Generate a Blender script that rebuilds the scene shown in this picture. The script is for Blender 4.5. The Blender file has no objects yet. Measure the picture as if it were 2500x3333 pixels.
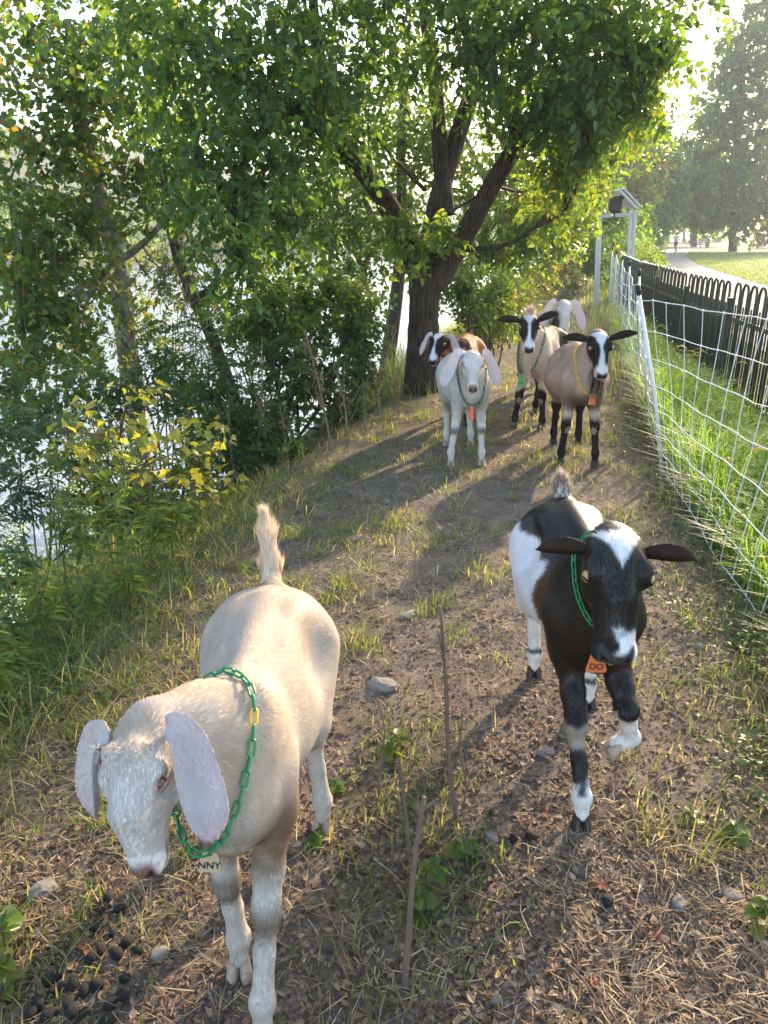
import bpy, math, random
import numpy as np
from mathutils import Vector, Matrix

sc = bpy.context.scene
COL = sc.collection
random.seed(7)
RNG = np.random.default_rng(11)
R = math.radians

# ------------------------------------------------------------------ camera
CAM_H = 1.5
PITCH = 20.0
HAZE = 0.0012
FPX = 760.0                      # focal length in pixels of the 768 x 1024 frame
cam_d = bpy.data.cameras.new('camera')
cam_d.sensor_fit = 'VERTICAL'
cam_d.sensor_height = 36.0
cam_d.lens = 36.0 * FPX / 1024.0
cam_d.clip_start = 0.05
cam_d.clip_end = 3000
cam = bpy.data.objects.new('camera', cam_d)
COL.objects.link(cam)
cam.location = (0, 0, CAM_H)
cam.rotation_euler = (R(90 - PITCH), 0, 0)
sc.camera = cam

# ------------------------------------------------------------------ light
SUN_AZ, SUN_EL = 33.0, 21.0      # degrees right of the view direction, above the horizon
world = bpy.data.worlds.new('World')
sc.world = world
world.use_nodes = True
wn = world.node_tree.nodes
wl = world.node_tree.links
bg = wn['Background']
sky = wn.new('ShaderNodeTexSky')
sky.sky_type = 'NISHITA'
sky.sun_disc = False
sky.sun_elevation = R(SUN_EL)
sky.sun_rotation = R(SUN_AZ)
sky.air_density = 1.0
sky.dust_density = 1.6
sky.ozone_density = 1.0
wl.new(sky.outputs['Color'], bg.inputs['Color'])
bg.inputs['Strength'].default_value = 0.15
sun_d = bpy.data.lights.new('sun', 'SUN')
sun_d.energy = 2.9
sun_d.angle = R(0.9)
sun_d.color = (1.0, 0.76, 0.50)
sun = bpy.data.objects.new('sun', sun_d)
COL.objects.link(sun)
sdir = Vector((math.sin(R(SUN_AZ)) * math.cos(R(SUN_EL)), math.cos(R(SUN_AZ)) * math.cos(R(SUN_EL)), math.sin(R(SUN_EL))))
sun.rotation_euler = sdir.to_track_quat('Z', 'Y').to_euler()
sun.location = (20, 30, 30)

sc.view_settings.view_transform = 'Standard'
sc.view_settings.look = 'None'
sc.view_settings.exposure = 2.15
sc.view_settings.gamma = 1.0
sc.view_settings.use_curve_mapping = False
sc.render.engine = 'CYCLES'
cy = sc.cycles
cy.use_denoising = True
try:
    cy.denoiser = 'OPENIMAGEDENOISE'
except Exception:
    pass
cy.max_bounces = 7
cy.diffuse_bounces = 3
cy.glossy_bounces = 2
cy.transmission_bounces = 4
cy.transparent_max_bounces = 6
cy.volume_bounces = 0
cy.use_adaptive_sampling = True
cy.adaptive_threshold = 0.02
cy.sample_clamp_indirect = 6.0
cy.caustics_reflective = False
cy.caustics_refractive = False

# ------------------------------------------------------------------ helpers
cP, sP = math.cos(R(PITCH)), math.sin(R(PITCH))

def ray(u, v):
    a = (u - 384.0) / FPX
    b = -(v - 512.0) / FPX
    return np.array([a, cP + b * sP, b * cP - sP])

def at_y(u, v, y):
    d = ray(u, v)
    t = y / d[1]
    return np.array([d[0] * t, y, CAM_H + d[2] * t])

def tag(o, label=None, cat=None, group=None, kind=None):
    if label: o['label'] = label
    if cat: o['category'] = cat
    if group: o['group'] = group
    if kind: o['kind'] = kind
    return o

def empty(name, loc=(0, 0, 0), rz=0.0, scale=1.0):
    o = bpy.data.objects.new(name, None)
    o.empty_display_size = 0.1
    o.location = loc
    o.rotation_euler = (0, 0, rz)
    o.scale = (scale,) * 3
    COL.objects.link(o)
    return o

def raw_mesh(name, verts, faces, mats=(), smooth=False, colors=None, mat_idx=None):
    """faces: (n,3) / (n,4) array, or a list of such arrays, or list of lists."""
    me = bpy.data.meshes.new(name)
    verts = np.asarray(verts, dtype=np.float32)
    if isinstance(faces, np.ndarray):
        faces = [faces]
    if len(faces) and isinstance(faces[0], np.ndarray) and faces[0].ndim == 2:
        loops = np.concatenate([f.ravel() for f in faces]).astype(np.int32)
        tot = np.concatenate([np.full(len(f), f.shape[1], np.int32) for f in faces])
    else:
        loops = np.array([i for f in faces for i in f], np.int32)
        tot = np.array([len(f) for f in faces], np.int32)
    start = np.concatenate([[0], np.cumsum(tot)[:-1]]).astype(np.int32)
    me.vertices.add(len(verts))
    me.vertices.foreach_set('co', verts.ravel())
    me.loops.add(len(loops))
    me.loops.foreach_set('vertex_index', loops)
    me.polygons.add(len(tot))
    me.polygons.foreach_set('loop_start', start)
    me.polygons.foreach_set('loop_total', tot)
    if mat_idx is not None:
        me.polygons.foreach_set('material_index', np.asarray(mat_idx, np.int32))
    me.polygons.foreach_set('use_smooth', np.full(len(tot), bool(smooth)))
    for m in mats:
        me.materials.append(m)
    if colors is not None:
        ca = me.color_attributes.new('Col', 'FLOAT_COLOR', 'POINT')
        c4 = np.ones((len(verts), 4), np.float32)
        c4[:, :3] = colors
        ca.data.foreach_set('color', c4.ravel())
    me.update(calc_edges=True)
    return me

def add_obj(name, me, parent=None, loc=None, rot=None):
    o = bpy.data.objects.new(name, me)
    COL.objects.link(o)
    if parent is not None: o.parent = parent
    if loc is not None: o.location = loc
    if rot is not None: o.rotation_euler = rot
    return o

def mesh_obj(name, verts, faces, mats=(), parent=None, smooth=False, colors=None, mat_idx=None):
    if not isinstance(mats, (list, tuple)): mats = (mats,)
    return add_obj(name, raw_mesh(name, verts, faces, mats, smooth, colors, mat_idx), parent)

class MB:
    """collects shapes for one mesh"""
    def __init__(s): s.v = []; s.f = []; s.m = []
    def add(s, v, f, m=0):
        o = len(s.v); s.v += [tuple(p) for p in v]; s.f += [[i + o for i in q] for q in f]; s.m += [m] * len(f)
    def box(s, c, d, rot=None, m=0, bev=0.0):
        hx, hy, hz = d[0] / 2, d[1] / 2, d[2] / 2
        if bev <= 0:
            vs = [Vector((x, y, z)) for x in (-hx, hx) for y in (-hy, hy) for z in (-hz, hz)]
            fs = [[0, 1, 3, 2], [4, 6, 7, 5], [0, 4, 5, 1], [2, 3, 7, 6], [0, 2, 6, 4], [1, 5, 7, 3]]
        else:
            b = min(bev, hx * .9, hy * .9, hz * .9)
            vs = []; idx = {}
            for sx in (-1, 1):
                for sy in (-1, 1):
                    for sz in (-1, 1):
                        for ax in range(3):
                            p = [sx * (hx - b), sy * (hy - b), sz * (hz - b)]
                            p[ax] = (sx * hx, sy * hy, sz * hz)[ax]
                            idx[(sx, sy, sz, ax)] = len(vs); vs.append(Vector(p))
            fs = []
            for ax in range(3):
                o1, o2 = [(1, 2), (2, 0), (0, 1)][ax]
                for sg in (-1, 1):
                    q = []
                    for a, b2 in ((-1, -1), (1, -1), (1, 1), (-1, 1)):
                        k = [0, 0, 0]; k[ax] = sg; k[o1] = a; k[o2] = b2
                        q.append(idx[(k[0], k[1], k[2], ax)])
                    fs.append(q if sg > 0 else q[::-1])
            for ax in range(3):
                o1, o2 = [(1, 2), (2, 0), (0, 1)][ax]
                for s1 in (-1, 1):
                    for s2 in (-1, 1):
                        k0 = [0, 0, 0]; k0[o1] = s1; k0[o2] = s2
                        a = list(k0); a[ax] = -1; b2 = list(k0); b2[ax] = 1
                        q = [idx[(*a, o1)], idx[(*b2, o1)], idx[(*b2, o2)], idx[(*a, o2)]]
                        fs.append(q if s1 * s2 > 0 else q[::-1])
            for sx in (-1, 1):
                for sy in (-1, 1):
                    for sz in (-1, 1):
                        q = [idx[(sx, sy, sz, a)] for a in range(3)]
                        fs.append(q if sx * sy * sz > 0 else q[::-1])
        M = rot if rot is not None else Matrix.Identity(3)
        c = Vector(c)
        s.add([M @ p + c for p in vs], fs, m)
    def tube(s, pts, rad, n=6, m=0, cap=True, flat=None):
        pts = [Vector(p) for p in pts]
        if not isinstance(rad, (list, tuple, np.ndarray)): rad = [rad] * len(pts)
        vs = []; fs = []
        ref = None
        for i, p in enumerate(pts):
            t = (pts[min(i + 1, len(pts) - 1)] - pts[max(i - 1, 0)]).normalized()
            if ref is None:
                ref = Vector((0, 0, 1)) if abs(t.z) < .9 else Vector((1, 0, 0))
            a = t.cross(ref)
            if a.length < 1e-6: a = t.orthogonal()
            a.normalize(); b = a.cross(t).normalized(); ref = b
            for k in range(n):
                an = 2 * math.pi * k / n
                vs.append(p + (a * math.cos(an) + b * math.sin(an)) * rad[i])
        for i in range(len(pts) - 1):
            for k in range(n):
                k2 = (k + 1) % n
                fs.append([i * n + k2, i * n + k, (i + 1) * n + k, (i + 1) * n + k2])
        if cap:
            fs.append(list(range(n))); fs.append([(len(pts) - 1) * n + k for k in range(n)][::-1])
        s.add(vs, fs, m)
    def lathe(s, prof, n=12, c=(0, 0, 0), M=None, m=0):
        vs = []; fs = []
        for (r_, z_) in prof:
            for k in range(n):
                an = 2 * math.pi * k / n
                p = Vector((r_ * math.cos(an), r_ * math.sin(an), z_))
                if M is not None: p = M @ p
                vs.append(p + Vector(c))
        for i in range(len(prof) - 1):
            for k in range(n):
                k2 = (k + 1) % n
                fs.append([i * n + k, i * n + k2, (i + 1) * n + k2, (i + 1) * n + k])
        fs.append(list(range(n))[::-1]); fs.append([(len(prof) - 1) * n + k for k in range(n)])
        s.add(vs, fs, m)
    def build(s, name, mats, parent=None, smooth=False):
        if not isinstance(mats, (list, tuple)): mats = (mats,)
        return mesh_obj(name, s.v, s.f, mats, parent, smooth, mat_idx=s.m)
    def data(s, name, mats, smooth=False):
        if not isinstance(mats, (list, tuple)): mats = (mats,)
        return raw_mesh(name, s.v, s.f, mats, smooth, mat_idx=s.m)

# value noise on numpy arrays (any dimension of points)
_perm = np.random.default_rng(3).random(4096).astype(np.float32)
def vnoise(P, seed=0):
    P = np.asarray(P, np.float32)
    I = np.floor(P).astype(np.int64); F = P - I
    F = F * F * (3 - 2 * F)
    dim = P.shape[1]
    out = np.zeros(len(P), np.float32)
    pr = (73856093, 19349663, 83492791)
    for c in range(2 ** dim):
        w = np.ones(len(P), np.float32); h = np.full(len(P), seed * 7919, np.int64)
        for d in range(dim):
            b = (c >> d) & 1
            w *= F[:, d] if b else 1 - F[:, d]
            h ^= (I[:, d] + b) * pr[d]
        h = (h ^ (h >> 13)) * 1274126177
        out += w * _perm[(h ^ (h >> 16)) & 4095]
    return out
def fbm(P, oct=3, seed=0):
    P = np.asarray(P, np.float32); a = .5; s = np.zeros(len(P), np.float32); t = 0
    for i in range(oct):
        s += a * vnoise(P * (2 ** i), seed + i); t += a; a *= .5
    return s / t
def sstep(a, b, x):
    t = np.clip((x - a) / (b - a), 0, 1)
    return t * t * (3 - 2 * t)

# ------------------------------------------------------------------ materials
def new_mat(name):
    m = bpy.data.materials.new(name); m.use_nodes = True
    nt = m.node_tree
    return m, nt, nt.nodes['Principled BSDF'], nt.nodes['Material Output']

def mat_plain(name, col, rough=.6, metal=0.0, var=0.12, scale=30.0, bump=0.0, spec=.4):
    m, nt, b, out = new_mat(name)
    tc = nt.nodes.new('ShaderNodeTexCoord')
    nz = nt.nodes.new('ShaderNodeTexNoise'); nz.inputs['Scale'].default_value = scale; nz.inputs['Detail'].default_value = 4
    nt.links.new(tc.outputs['Object'], nz.inputs['Vector'])
    mx = nt.nodes.new('ShaderNodeMix'); mx.data_type = 'RGBA'
    mx.inputs['A'].default_value = (*[c * (1 - var) for c in col], 1)
    mx.inputs['B'].default_value = (*[min(1, c * (1 + var)) for c in col], 1)
    nt.links.new(nz.outputs['Fac'], mx.inputs['Factor'])
    nt.links.new(mx.outputs['Result'], b.inputs['Base Color'])
    b.inputs['Roughness'].default_value = rough
    b.inputs['Metallic'].default_value = metal
    b.inputs['Specular IOR Level'].default_value = spec
    if bump:
        bp = nt.nodes.new('ShaderNodeBump'); bp.inputs['Strength'].default_value = bump; bp.inputs['Distance'].default_value = .01
        nt.links.new(nz.outputs['Fac'], bp.inputs['Height']); nt.links.new(bp.outputs['Normal'], b.inputs['Normal'])
    return m

def mat_attr(name, rough=.7, spec=.25, trans=0.0, tgain=(1, 1, 1), noise=0.0, nscale=60, bump=0.0):
    """colour from the 'Col' attribute, optional translucency"""
    m, nt, b, out = new_mat(name)
    at = nt.nodes.new('ShaderNodeAttribute'); at.attribute_name = 'Col'
    src = at.outputs['Color']
    if noise:
        tc = nt.nodes.new('ShaderNodeTexCoord')
        nz = nt.nodes.new('ShaderNodeTexNoise'); nz.inputs['Scale'].default_value = nscale; nz.inputs['Detail'].default_value = 3
        nt.links.new(tc.outputs['Object'], nz.inputs['Vector'])
        mr = nt.nodes.new('ShaderNodeMapRange'); mr.inputs['To Min'].default_value = 1 - noise; mr.inputs['To Max'].default_value = 1 + noise
        nt.links.new(nz.outputs['Fac'], mr.inputs['Value'])
        vm = nt.nodes.new('ShaderNodeVectorMath'); vm.operation = 'SCALE'
        nt.links.new(src, vm.inputs[0]); nt.links.new(mr.outputs['Result'], vm.inputs['Scale'])
        src = vm.outputs['Vector']
        if bump:
            bp = nt.nodes.new('ShaderNodeBump'); bp.inputs['Strength'].default_value = bump; bp.inputs['Distance'].default_value = .01
            nt.links.new(nz.outputs['Fac'], bp.inputs['Height']); nt.links.new(bp.outputs['Normal'], b.inputs['Normal'])
    nt.links.new(src, b.inputs['Base Color'])
    b.inputs['Roughness'].default_value = rough
    b.inputs['Specular IOR Level'].default_value = spec
    if trans > 0:
        tr = nt.nodes.new('ShaderNodeBsdfTranslucent')
        vm2 = nt.nodes.new('ShaderNodeVectorMath'); vm2.operation = 'MULTIPLY'
        vm2.inputs[1].default_value = tgain
        nt.links.new(src, vm2.inputs[0]); nt.links.new(vm2.outputs['Vector'], tr.inputs['Color'])
        ms = nt.nodes.new('ShaderNodeMixShader'); ms.inputs[0].default_value = trans
        nt.links.new(b.outputs['BSDF'], ms.inputs[1]); nt.links.new(tr.outputs['BSDF'], ms.inputs[2])
        nt.links.new(ms.outputs['Shader'], out.inputs['Surface'])
    return m

M_LEAF = mat_attr('leaf', rough=.42, spec=.4, trans=.50, tgain=(3.4, 3.1, 1.0))
M_GRASS = mat_attr('grass_blade', rough=.5, spec=.3, trans=.5, tgain=(2.5, 2.7, .9))
M_STRAW = mat_attr('straw', rough=.6, spec=.2, trans=.25, tgain=(1.3, 1.2, 1.0))
M_SKIN = mat_attr('goat_coat', rough=.85, spec=.1, noise=.05, nscale=40)
M_FUR = mat_attr('goat_fur', rough=.55, spec=.18, trans=.35, tgain=(1.1, 1.05, 1.0))
M_FUR_DARK = mat_attr('dark_goat_fur', rough=.36, spec=.55, trans=.25)
M_EAR = mat_attr('goat_ear', rough=.7, spec=.2, trans=.22, tgain=(1.05, .88, .78), noise=.08, nscale=70)
M_EYE = mat_attr('goat_eye', rough=.08, spec=.6)
M_ROUGH = mat_attr('rough_matter', rough=.85, spec=.15, noise=.25, nscale=80, bump=.5)

# ------------------------------------------------------------------ implicit bodies
class Field:
    """smooth union of simple solids on a grid, meshed with surface nets"""
    def __init__(s, lo, hi, h):
        s.lo = np.array(lo, np.float32); s.h = h
        s.n = np.ceil((np.array(hi) - s.lo) / h).astype(int) + 1
        s.D = np.full(s.n, .5, np.float32)
        s.ax = [(s.lo[i] + h * np.arange(s.n[i])).astype(np.float32) for i in range(3)]
    def _put(s, lo, hi, fn, k, cut=False):
        a = np.clip(np.floor((np.array(lo) - s.lo) / s.h).astype(int), 0, s.n)
        b = np.clip(np.ceil((np.array(hi) - s.lo) / s.h).astype(int) + 1, 0, s.n)
        if np.any(b - a < 2): return
        sl = tuple(slice(a[i], b[i]) for i in range(3))
        X = s.ax[0][sl[0]][:, None, None]; Y = s.ax[1][sl[1]][None, :, None]; Z = s.ax[2][sl[2]][None, None, :]
        d = fn(X, Y, Z); A = s.D[sl]
        hh = np.maximum(k - np.abs(A - (-d if cut else d)), 0) / k
        if cut: s.D[sl] = np.maximum(A, -d) + hh * hh * k * .25
        else: s.D[sl] = np.minimum(A, d) - hh * hh * k * .25
    def cone(s, a, b, r1, r2, k=.03, sx=1.0, cut=False):
        a = np.array(a, np.float32); b = np.array(b, np.float32); ba = b - a
        ba2 = ba.copy(); ba2[0] /= sx
        L = float(ba2 @ ba2) + 1e-9
        m = max(r1, r2) * max(sx, 1) + .07
        def fn(X, Y, Z):
            px, py, pz = (X - a[0]) / sx, Y - a[1], Z - a[2]
            t = np.clip((px * ba2[0] + py * ba2[1] + pz * ba2[2]) / L, 0, 1)
            return (np.sqrt((px - t * ba2[0]) ** 2 + (py - t * ba2[1]) ** 2 + (pz - t * ba2[2]) ** 2) - (r1 + (r2 - r1) * t)) * min(1, sx)
        s._put(np.minimum(a, b) - m, np.maximum(a, b) + m, fn, k, cut)
    def chain(s, pts, rad, k=.02):
        for i in range(len(pts) - 1): s.cone(pts[i], pts[i + 1], rad[i], rad[i + 1], k)
    def ell(s, c, r, k=.03, M=None, cut=False):
        c = np.array(c, np.float32); r = np.array(r, np.float32); m = float(r.max()) + .07
        def fn(X, Y, Z):
            px, py, pz = X - c[0], Y - c[1], Z - c[2]
            if M is not None:
                q = [M[i][0] * px + M[i][1] * py + M[i][2] * pz for i in range(3)]
            else: q = (px, py, pz)
            k0 = np.sqrt((q[0] / r[0]) ** 2 + (q[1] / r[1]) ** 2 + (q[2] / r[2]) ** 2)
            k1 = np.sqrt((q[0] / r[0] ** 2) ** 2 + (q[1] / r[1] ** 2) ** 2 + (q[2] / r[2] ** 2) ** 2) + 1e-6
            return k0 * (k0 - 1) / k1
        s._put(c - m, c + m, fn, k, cut)
    def val(s, P):
        I = np.clip(np.round((np.asarray(P) - s.lo) / s.h).astype(int), 0, s.n - 1)
        return s.D[I[..., 0], I[..., 1], I[..., 2]]
    def mesh(s):
        D = s.D; S = D < 0
        nx, ny, nz = s.n
        cnt = np.zeros((nx - 1, ny - 1, nz - 1), np.uint8)
        for i in (0, 1):
            for j in (0, 1):
                for k in (0, 1):
                    cnt += S[i:nx - 1 + i, j:ny - 1 + j, k:nz - 1 + k]
        act = np.argwhere((cnt > 0) & (cnt < 8))
        idx = np.full(cnt.shape, -1, np.int64)
        idx[act[:, 0], act[:, 1], act[:, 2]] = np.arange(len(act))
        acc = np.zeros((len(act), 3)); w = np.zeros(len(act))
        cor = [(0, 0, 0), (1, 0, 0), (0, 1, 0), (1, 1, 0), (0, 0, 1), (1, 0, 1), (0, 1, 1), (1, 1, 1)]
        vals = [D[act[:, 0] + c[0], act[:, 1] + c[1], act[:, 2] + c[2]] for c in cor]
        for a, b in ((0, 1), (2, 3), (4, 5), (6, 7), (0, 2), (1, 3), (4, 6), (5, 7), (0, 4), (1, 5), (2, 6), (3, 7)):
            m = (vals[a] < 0) != (vals[b] < 0)
            t = vals[a][m] / (vals[a][m] - vals[b][m])
            p = np.array(cor[a])[None] + t[:, None] * (np.array(cor[b]) - np.array(cor[a]))[None]
            acc[m] += p; w[m] += 1
        V = (act + acc / w[:, None]) * s.h + s.lo
        Q = []
        for ax in range(3):
            o1, o2 = (ax + 1) % 3, (ax + 2) % 3
            sl0 = [slice(1, -1)] * 3; sl0[ax] = slice(0, s.n[ax] - 1)
            sl1 = [slice(1, -1)] * 3; sl1[ax] = slice(1, s.n[ax])
            A = S[tuple(sl0)]; B = S[tuple(sl1)]
            E = np.argwhere(A != B); off = np.ones(3, int); off[ax] = 0
            flip = A[E[:, 0], E[:, 1], E[:, 2]]
            E = E + off
            e1 = np.zeros(3, int); e1[o1] = 1; e2 = np.zeros(3, int); e2[o2] = 1
            g = lambda P: idx[P[:, 0], P[:, 1], P[:, 2]]
            q = np.stack([g(E - e1 - e2), g(E - e2), g(E), g(E - e1)], 1)
            q[~flip] = q[~flip][:, ::-1]
            Q.append(q)
        Q = np.concatenate(Q); Q = Q[(Q >= 0).all(1)]
        return V, Q

def smooth_mesh(V, Q, it=2, lam=.5):
    n = len(V)
    for _ in range(it):
        acc = np.zeros_like(V); w = np.zeros(n)
        for i in range(4):
            j = (i + 1) % 4
            np.add.at(acc, Q[:, i], V[Q[:, j]]); np.add.at(w, Q[:, i], 1)
            np.add.at(acc, Q[:, j], V[Q[:, i]]); np.add.at(w, Q[:, j], 1)
        V = V + lam * (acc / np.maximum(w, 1)[:, None] - V)
    return V

def vert_normals(V, Q):
    fn = np.cross(V[Q[:, 2]] - V[Q[:, 0]], V[Q[:, 3]] - V[Q[:, 1]])
    N = np.zeros_like(V)
    for i in range(4): np.add.at(N, Q[:, i], fn)
    return N / (np.linalg.norm(N, axis=1, keepdims=True) + 1e-12)

def nrm(a):
    a = np.asarray(a, float)
    return a / (np.linalg.norm(a, axis=-1, keepdims=True) + 1e-12)

def strands(P, N, F, L, W, C, curl=.35, bend=None):
    """one thin two-segment blade for each root; returns verts, tris, colors"""
    n = len(P)
    side = nrm(np.cross(F, N))
    d0 = nrm(F + N * curl)
    d1 = nrm(F * 1.0 + N * curl * .35) if bend is None else nrm(F + bend)
    mid = P + d0 * (L * .55)[:, None]
    tip = mid + d1 * (L * .45)[:, None]
    w = W[:, None]
    V = np.stack([P - side * w, P + side * w, mid - side * w * .7, mid + side * w * .7, tip], 1).reshape(-1, 3)
    b = (np.arange(n) * 5)[:, None]
    quads = b + np.array([[0, 1, 3, 2]]); tris = b + np.array([[2, 3, 4]])
    col = np.repeat(C, 5, axis=0)
    return V, [quads, tris], col

def face_sample(V, Q, n, rng, weight=None):
    a = np.linalg.norm(np.cross(V[Q[:, 2]] - V[Q[:, 0]], V[Q[:, 3]] - V[Q[:, 1]]), axis=1)
    if weight is not None: a = a * weight
    i = rng.choice(len(Q), n, p=a / a.sum())
    r = rng.random((n, 2)); w = np.stack([(1 - r[:, 0]) * (1 - r[:, 1]), r[:, 0] * (1 - r[:, 1]), r[:, 0] * r[:, 1], (1 - r[:, 0]) * r[:, 1]], 1)
    return i, w

# ------------------------------------------------------------------ goats
M_HOOF = mat_plain('hoof_horn', (.035, .028, .024), .45, var=.3, scale=60, bump=.2)
M_HOOF_PALE = mat_plain('hoof_pale', (.40, .30, .22), .5, var=.2, scale=60, bump=.2)
M_GREEN_P = mat_plain('green_plastic', (.012, .22, .075), .35, var=.1, scale=40, spec=.5)
M_DKGREEN_P = mat_plain('dark_green_plastic', (.012, .09, .045), .4, var=.1, scale=40, spec=.5)
M_YELLOW_P = mat_plain('yellow_plastic', (.85, .48, .02), .35, var=.08, scale=40, spec=.5)
M_ORANGE_T = mat_plain('orange_tag', (.62, .15, .035), .5, var=.12, scale=30)
M_RED_T = mat_plain('bright_orange_tag', (.85, .13, .045), .45, var=.1, scale=30)
M_GREEN_T = mat_plain('green_tag', (.10, .50, .20), .45, var=.1, scale=30)
M_WOOD_T = mat_plain('pale_wood_tag', (.50, .38, .24), .6, var=.15, scale=40)
M_INK = mat_plain('tag_ink', (.02, .018, .018), .6, var=.1)
M_STEEL = mat_plain('steel_ring', (.5, .5, .5), .35, metal=.9, var=.1)

def link_data(name, mat, L=.034, Wd=.0160, r=.0025):
    mb = MB(); pts = []
    hs = (L - Wd) / 2; rr = Wd / 2 - r
    for k in range(7):
        a = -math.pi / 2 + math.pi * k / 6; pts.append((hs + rr * math.cos(a), rr * math.sin(a), 0))
    for k in range(7):
        a = math.pi / 2 + math.pi * k / 6; pts.append((-hs + rr * math.cos(a), rr * math.sin(a), 0))
    n = 6; vs = []; fs = []; m = len(pts)
    for i, p in enumerate(pts):
        p = Vector(p); t = (Vector(pts[(i + 1) % m]) - Vector(pts[i - 1])).normalized()
        a = Vector((0, 0, 1)); b = t.cross(a)
        for k in range(n):
            an = 2 * math.pi * k / n; vs.append(p + a * math.cos(an) * r + b * math.sin(an) * r)
    for i in range(m):
        for k in range(n):
            j = (i + 1) % m; k2 = (k + 1) % n
            fs.append([i * n + k, i * n + k2, j * n + k2, j * n + k])
    mb.add(vs, fs); return mb.data(name, mat, True)

LINKS = {'green': link_data('chain_link', M_GREEN_P), 'dark': link_data('chain_link', M_DKGREEN_P), 'yellow': link_data('chain_link', M_YELLOW_P)}

def text_geo(body, size):
    cu = bpy.data.curves.new('lettering', 'FONT'); cu.body = body; cu.size = size
    cu.align_x = 'CENTER'; cu.align_y = 'CENTER'; cu.extrude = .0004
    cu.offset = size * .012
    ob = bpy.data.objects.new('lettering', cu); COL.objects.link(ob)
    dg = bpy.context.evaluated_depsgraph_get(); dg.update()
    me = ob.evaluated_get(dg).to_mesh()
    v = [tuple(p.co) for p in me.vertices]; f = [list(p.vertices) for p in me.polygons]
    ob.evaluated_get(dg).to_mesh_clear()
    bpy.data.objects.remove(ob); bpy.data.curves.remove(cu)
    return v, f

def tag_mesh(w_top, w_bot, h, mat, text=None, tsize=.016, tz=None):
    """plate in the x-z plane hanging from the origin, face towards -y"""
    mb = MB(); th = .0022; n = 10
    out = []
    c = h * .12
    out += [(-w_top / 2 + .004, 0), (w_top / 2 - .004, 0), (w_top / 2, -.004)]
    out += [(w_bot / 2, -h + c), (w_bot / 2 - c * .35, -h + c * .3), (w_bot / 2 - c, -h), (-w_bot / 2 + c, -h), (-w_bot / 2 + c * .35, -h + c * .3), (-w_bot / 2, -h + c), (-w_top / 2, -.004)]
    m = len(out)
    rings = [(-th, .94), (-th * .6, 1.0), (th * .6, 1.0), (th, .94)]
    vs = []; cz = -h / 2
    for (y, s_) in rings: vs += [(x * s_, y, cz + (z - cz) * s_) for x, z in out]
    fs = []
    for i in range(3):
        for k in range(m):
            k2 = (k + 1) % m; fs.append([i * m + k, i * m + k2, (i + 1) * m + k2, (i + 1) * m + k])
    fs.append(list(range(m))[::-1]); fs.append([3 * m + k for k in range(m)])
    mb.add(vs, fs, 0)
    mb.lathe([(.0045, 0), (.0045, .0006)], 10, (0, -th - .0004, -h * .16), Matrix.Rotation(math.pi / 2, 3, 'X'), 1)
    if text:
        v, f = text_geo(text, tsize)
        z0 = tz if tz is not None else -h * .68
        mb.add([(x, -th - .0007 - zz, z0 + y) for x, y, zz in v], [q for q in f], 1)
    return mb.data('name_tag', (mat, M_INK))

def hoof_mesh(mat):
    mb = MB()
    for sx in (-1, 1):
        prof = [  # z, centre y, half length front, half length back, half width, centre x
            (.050, .004, .012, .012, .0085, .0105), (.030, -.002, .019, .015, .0120, .0125), (.012, -.006, .025, .018, .0135, .0140), (.0, -.008, .029, .019, .0135, .0145)]
        vs = []; fs = []; n = 10
        for (z, cyy, lf, lb, hw, cx) in prof:
            for k in range(n):
                a = 2 * math.pi * k / n
                x = math.sin(a) * hw; y = -math.cos(a)
                y = y * lf if y < 0 else y * lb
                if y < -lf * .5: x *= .8
                vs.append((sx * cx + x, cyy + y, z))
        for i in range(len(prof) - 1):
            for k in range(n):
                k2 = (k + 1) % n; fs.append([i * n + k, (i + 1) * n + k, (i + 1) * n + k2, i * n + k2])
        fs.append([(len(prof) - 1) * n + k for k in range(n)]); fs.append(list(range(n))[::-1])
        mb.add(vs, fs)
    return mb.data('hoof', mat, True)
HOOF = {'dark': hoof_mesh(M_HOOF), 'pale': hoof_mesh(M_HOOF_PALE)}

def catmull(pts, n):
    P = np.array(pts, float); P = np.vstack([2 * P[0] - P[1], P, 2 * P[-1] - P[-2]])
    out = []
    m = len(P) - 3
    for t in np.linspace(0, m - 1e-6, n):
        i = int(t); f = t - i; p0, p1, p2, p3 = P[i:i + 4]
        out.append(.5 * (2 * p1 + (p2 - p0) * f + (2 * p0 - 5 * p1 + 4 * p2 - p3) * f * f + (3 * p1 - p0 - 3 * p2 + p3) * f ** 3))
    return np.array(out)

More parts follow.
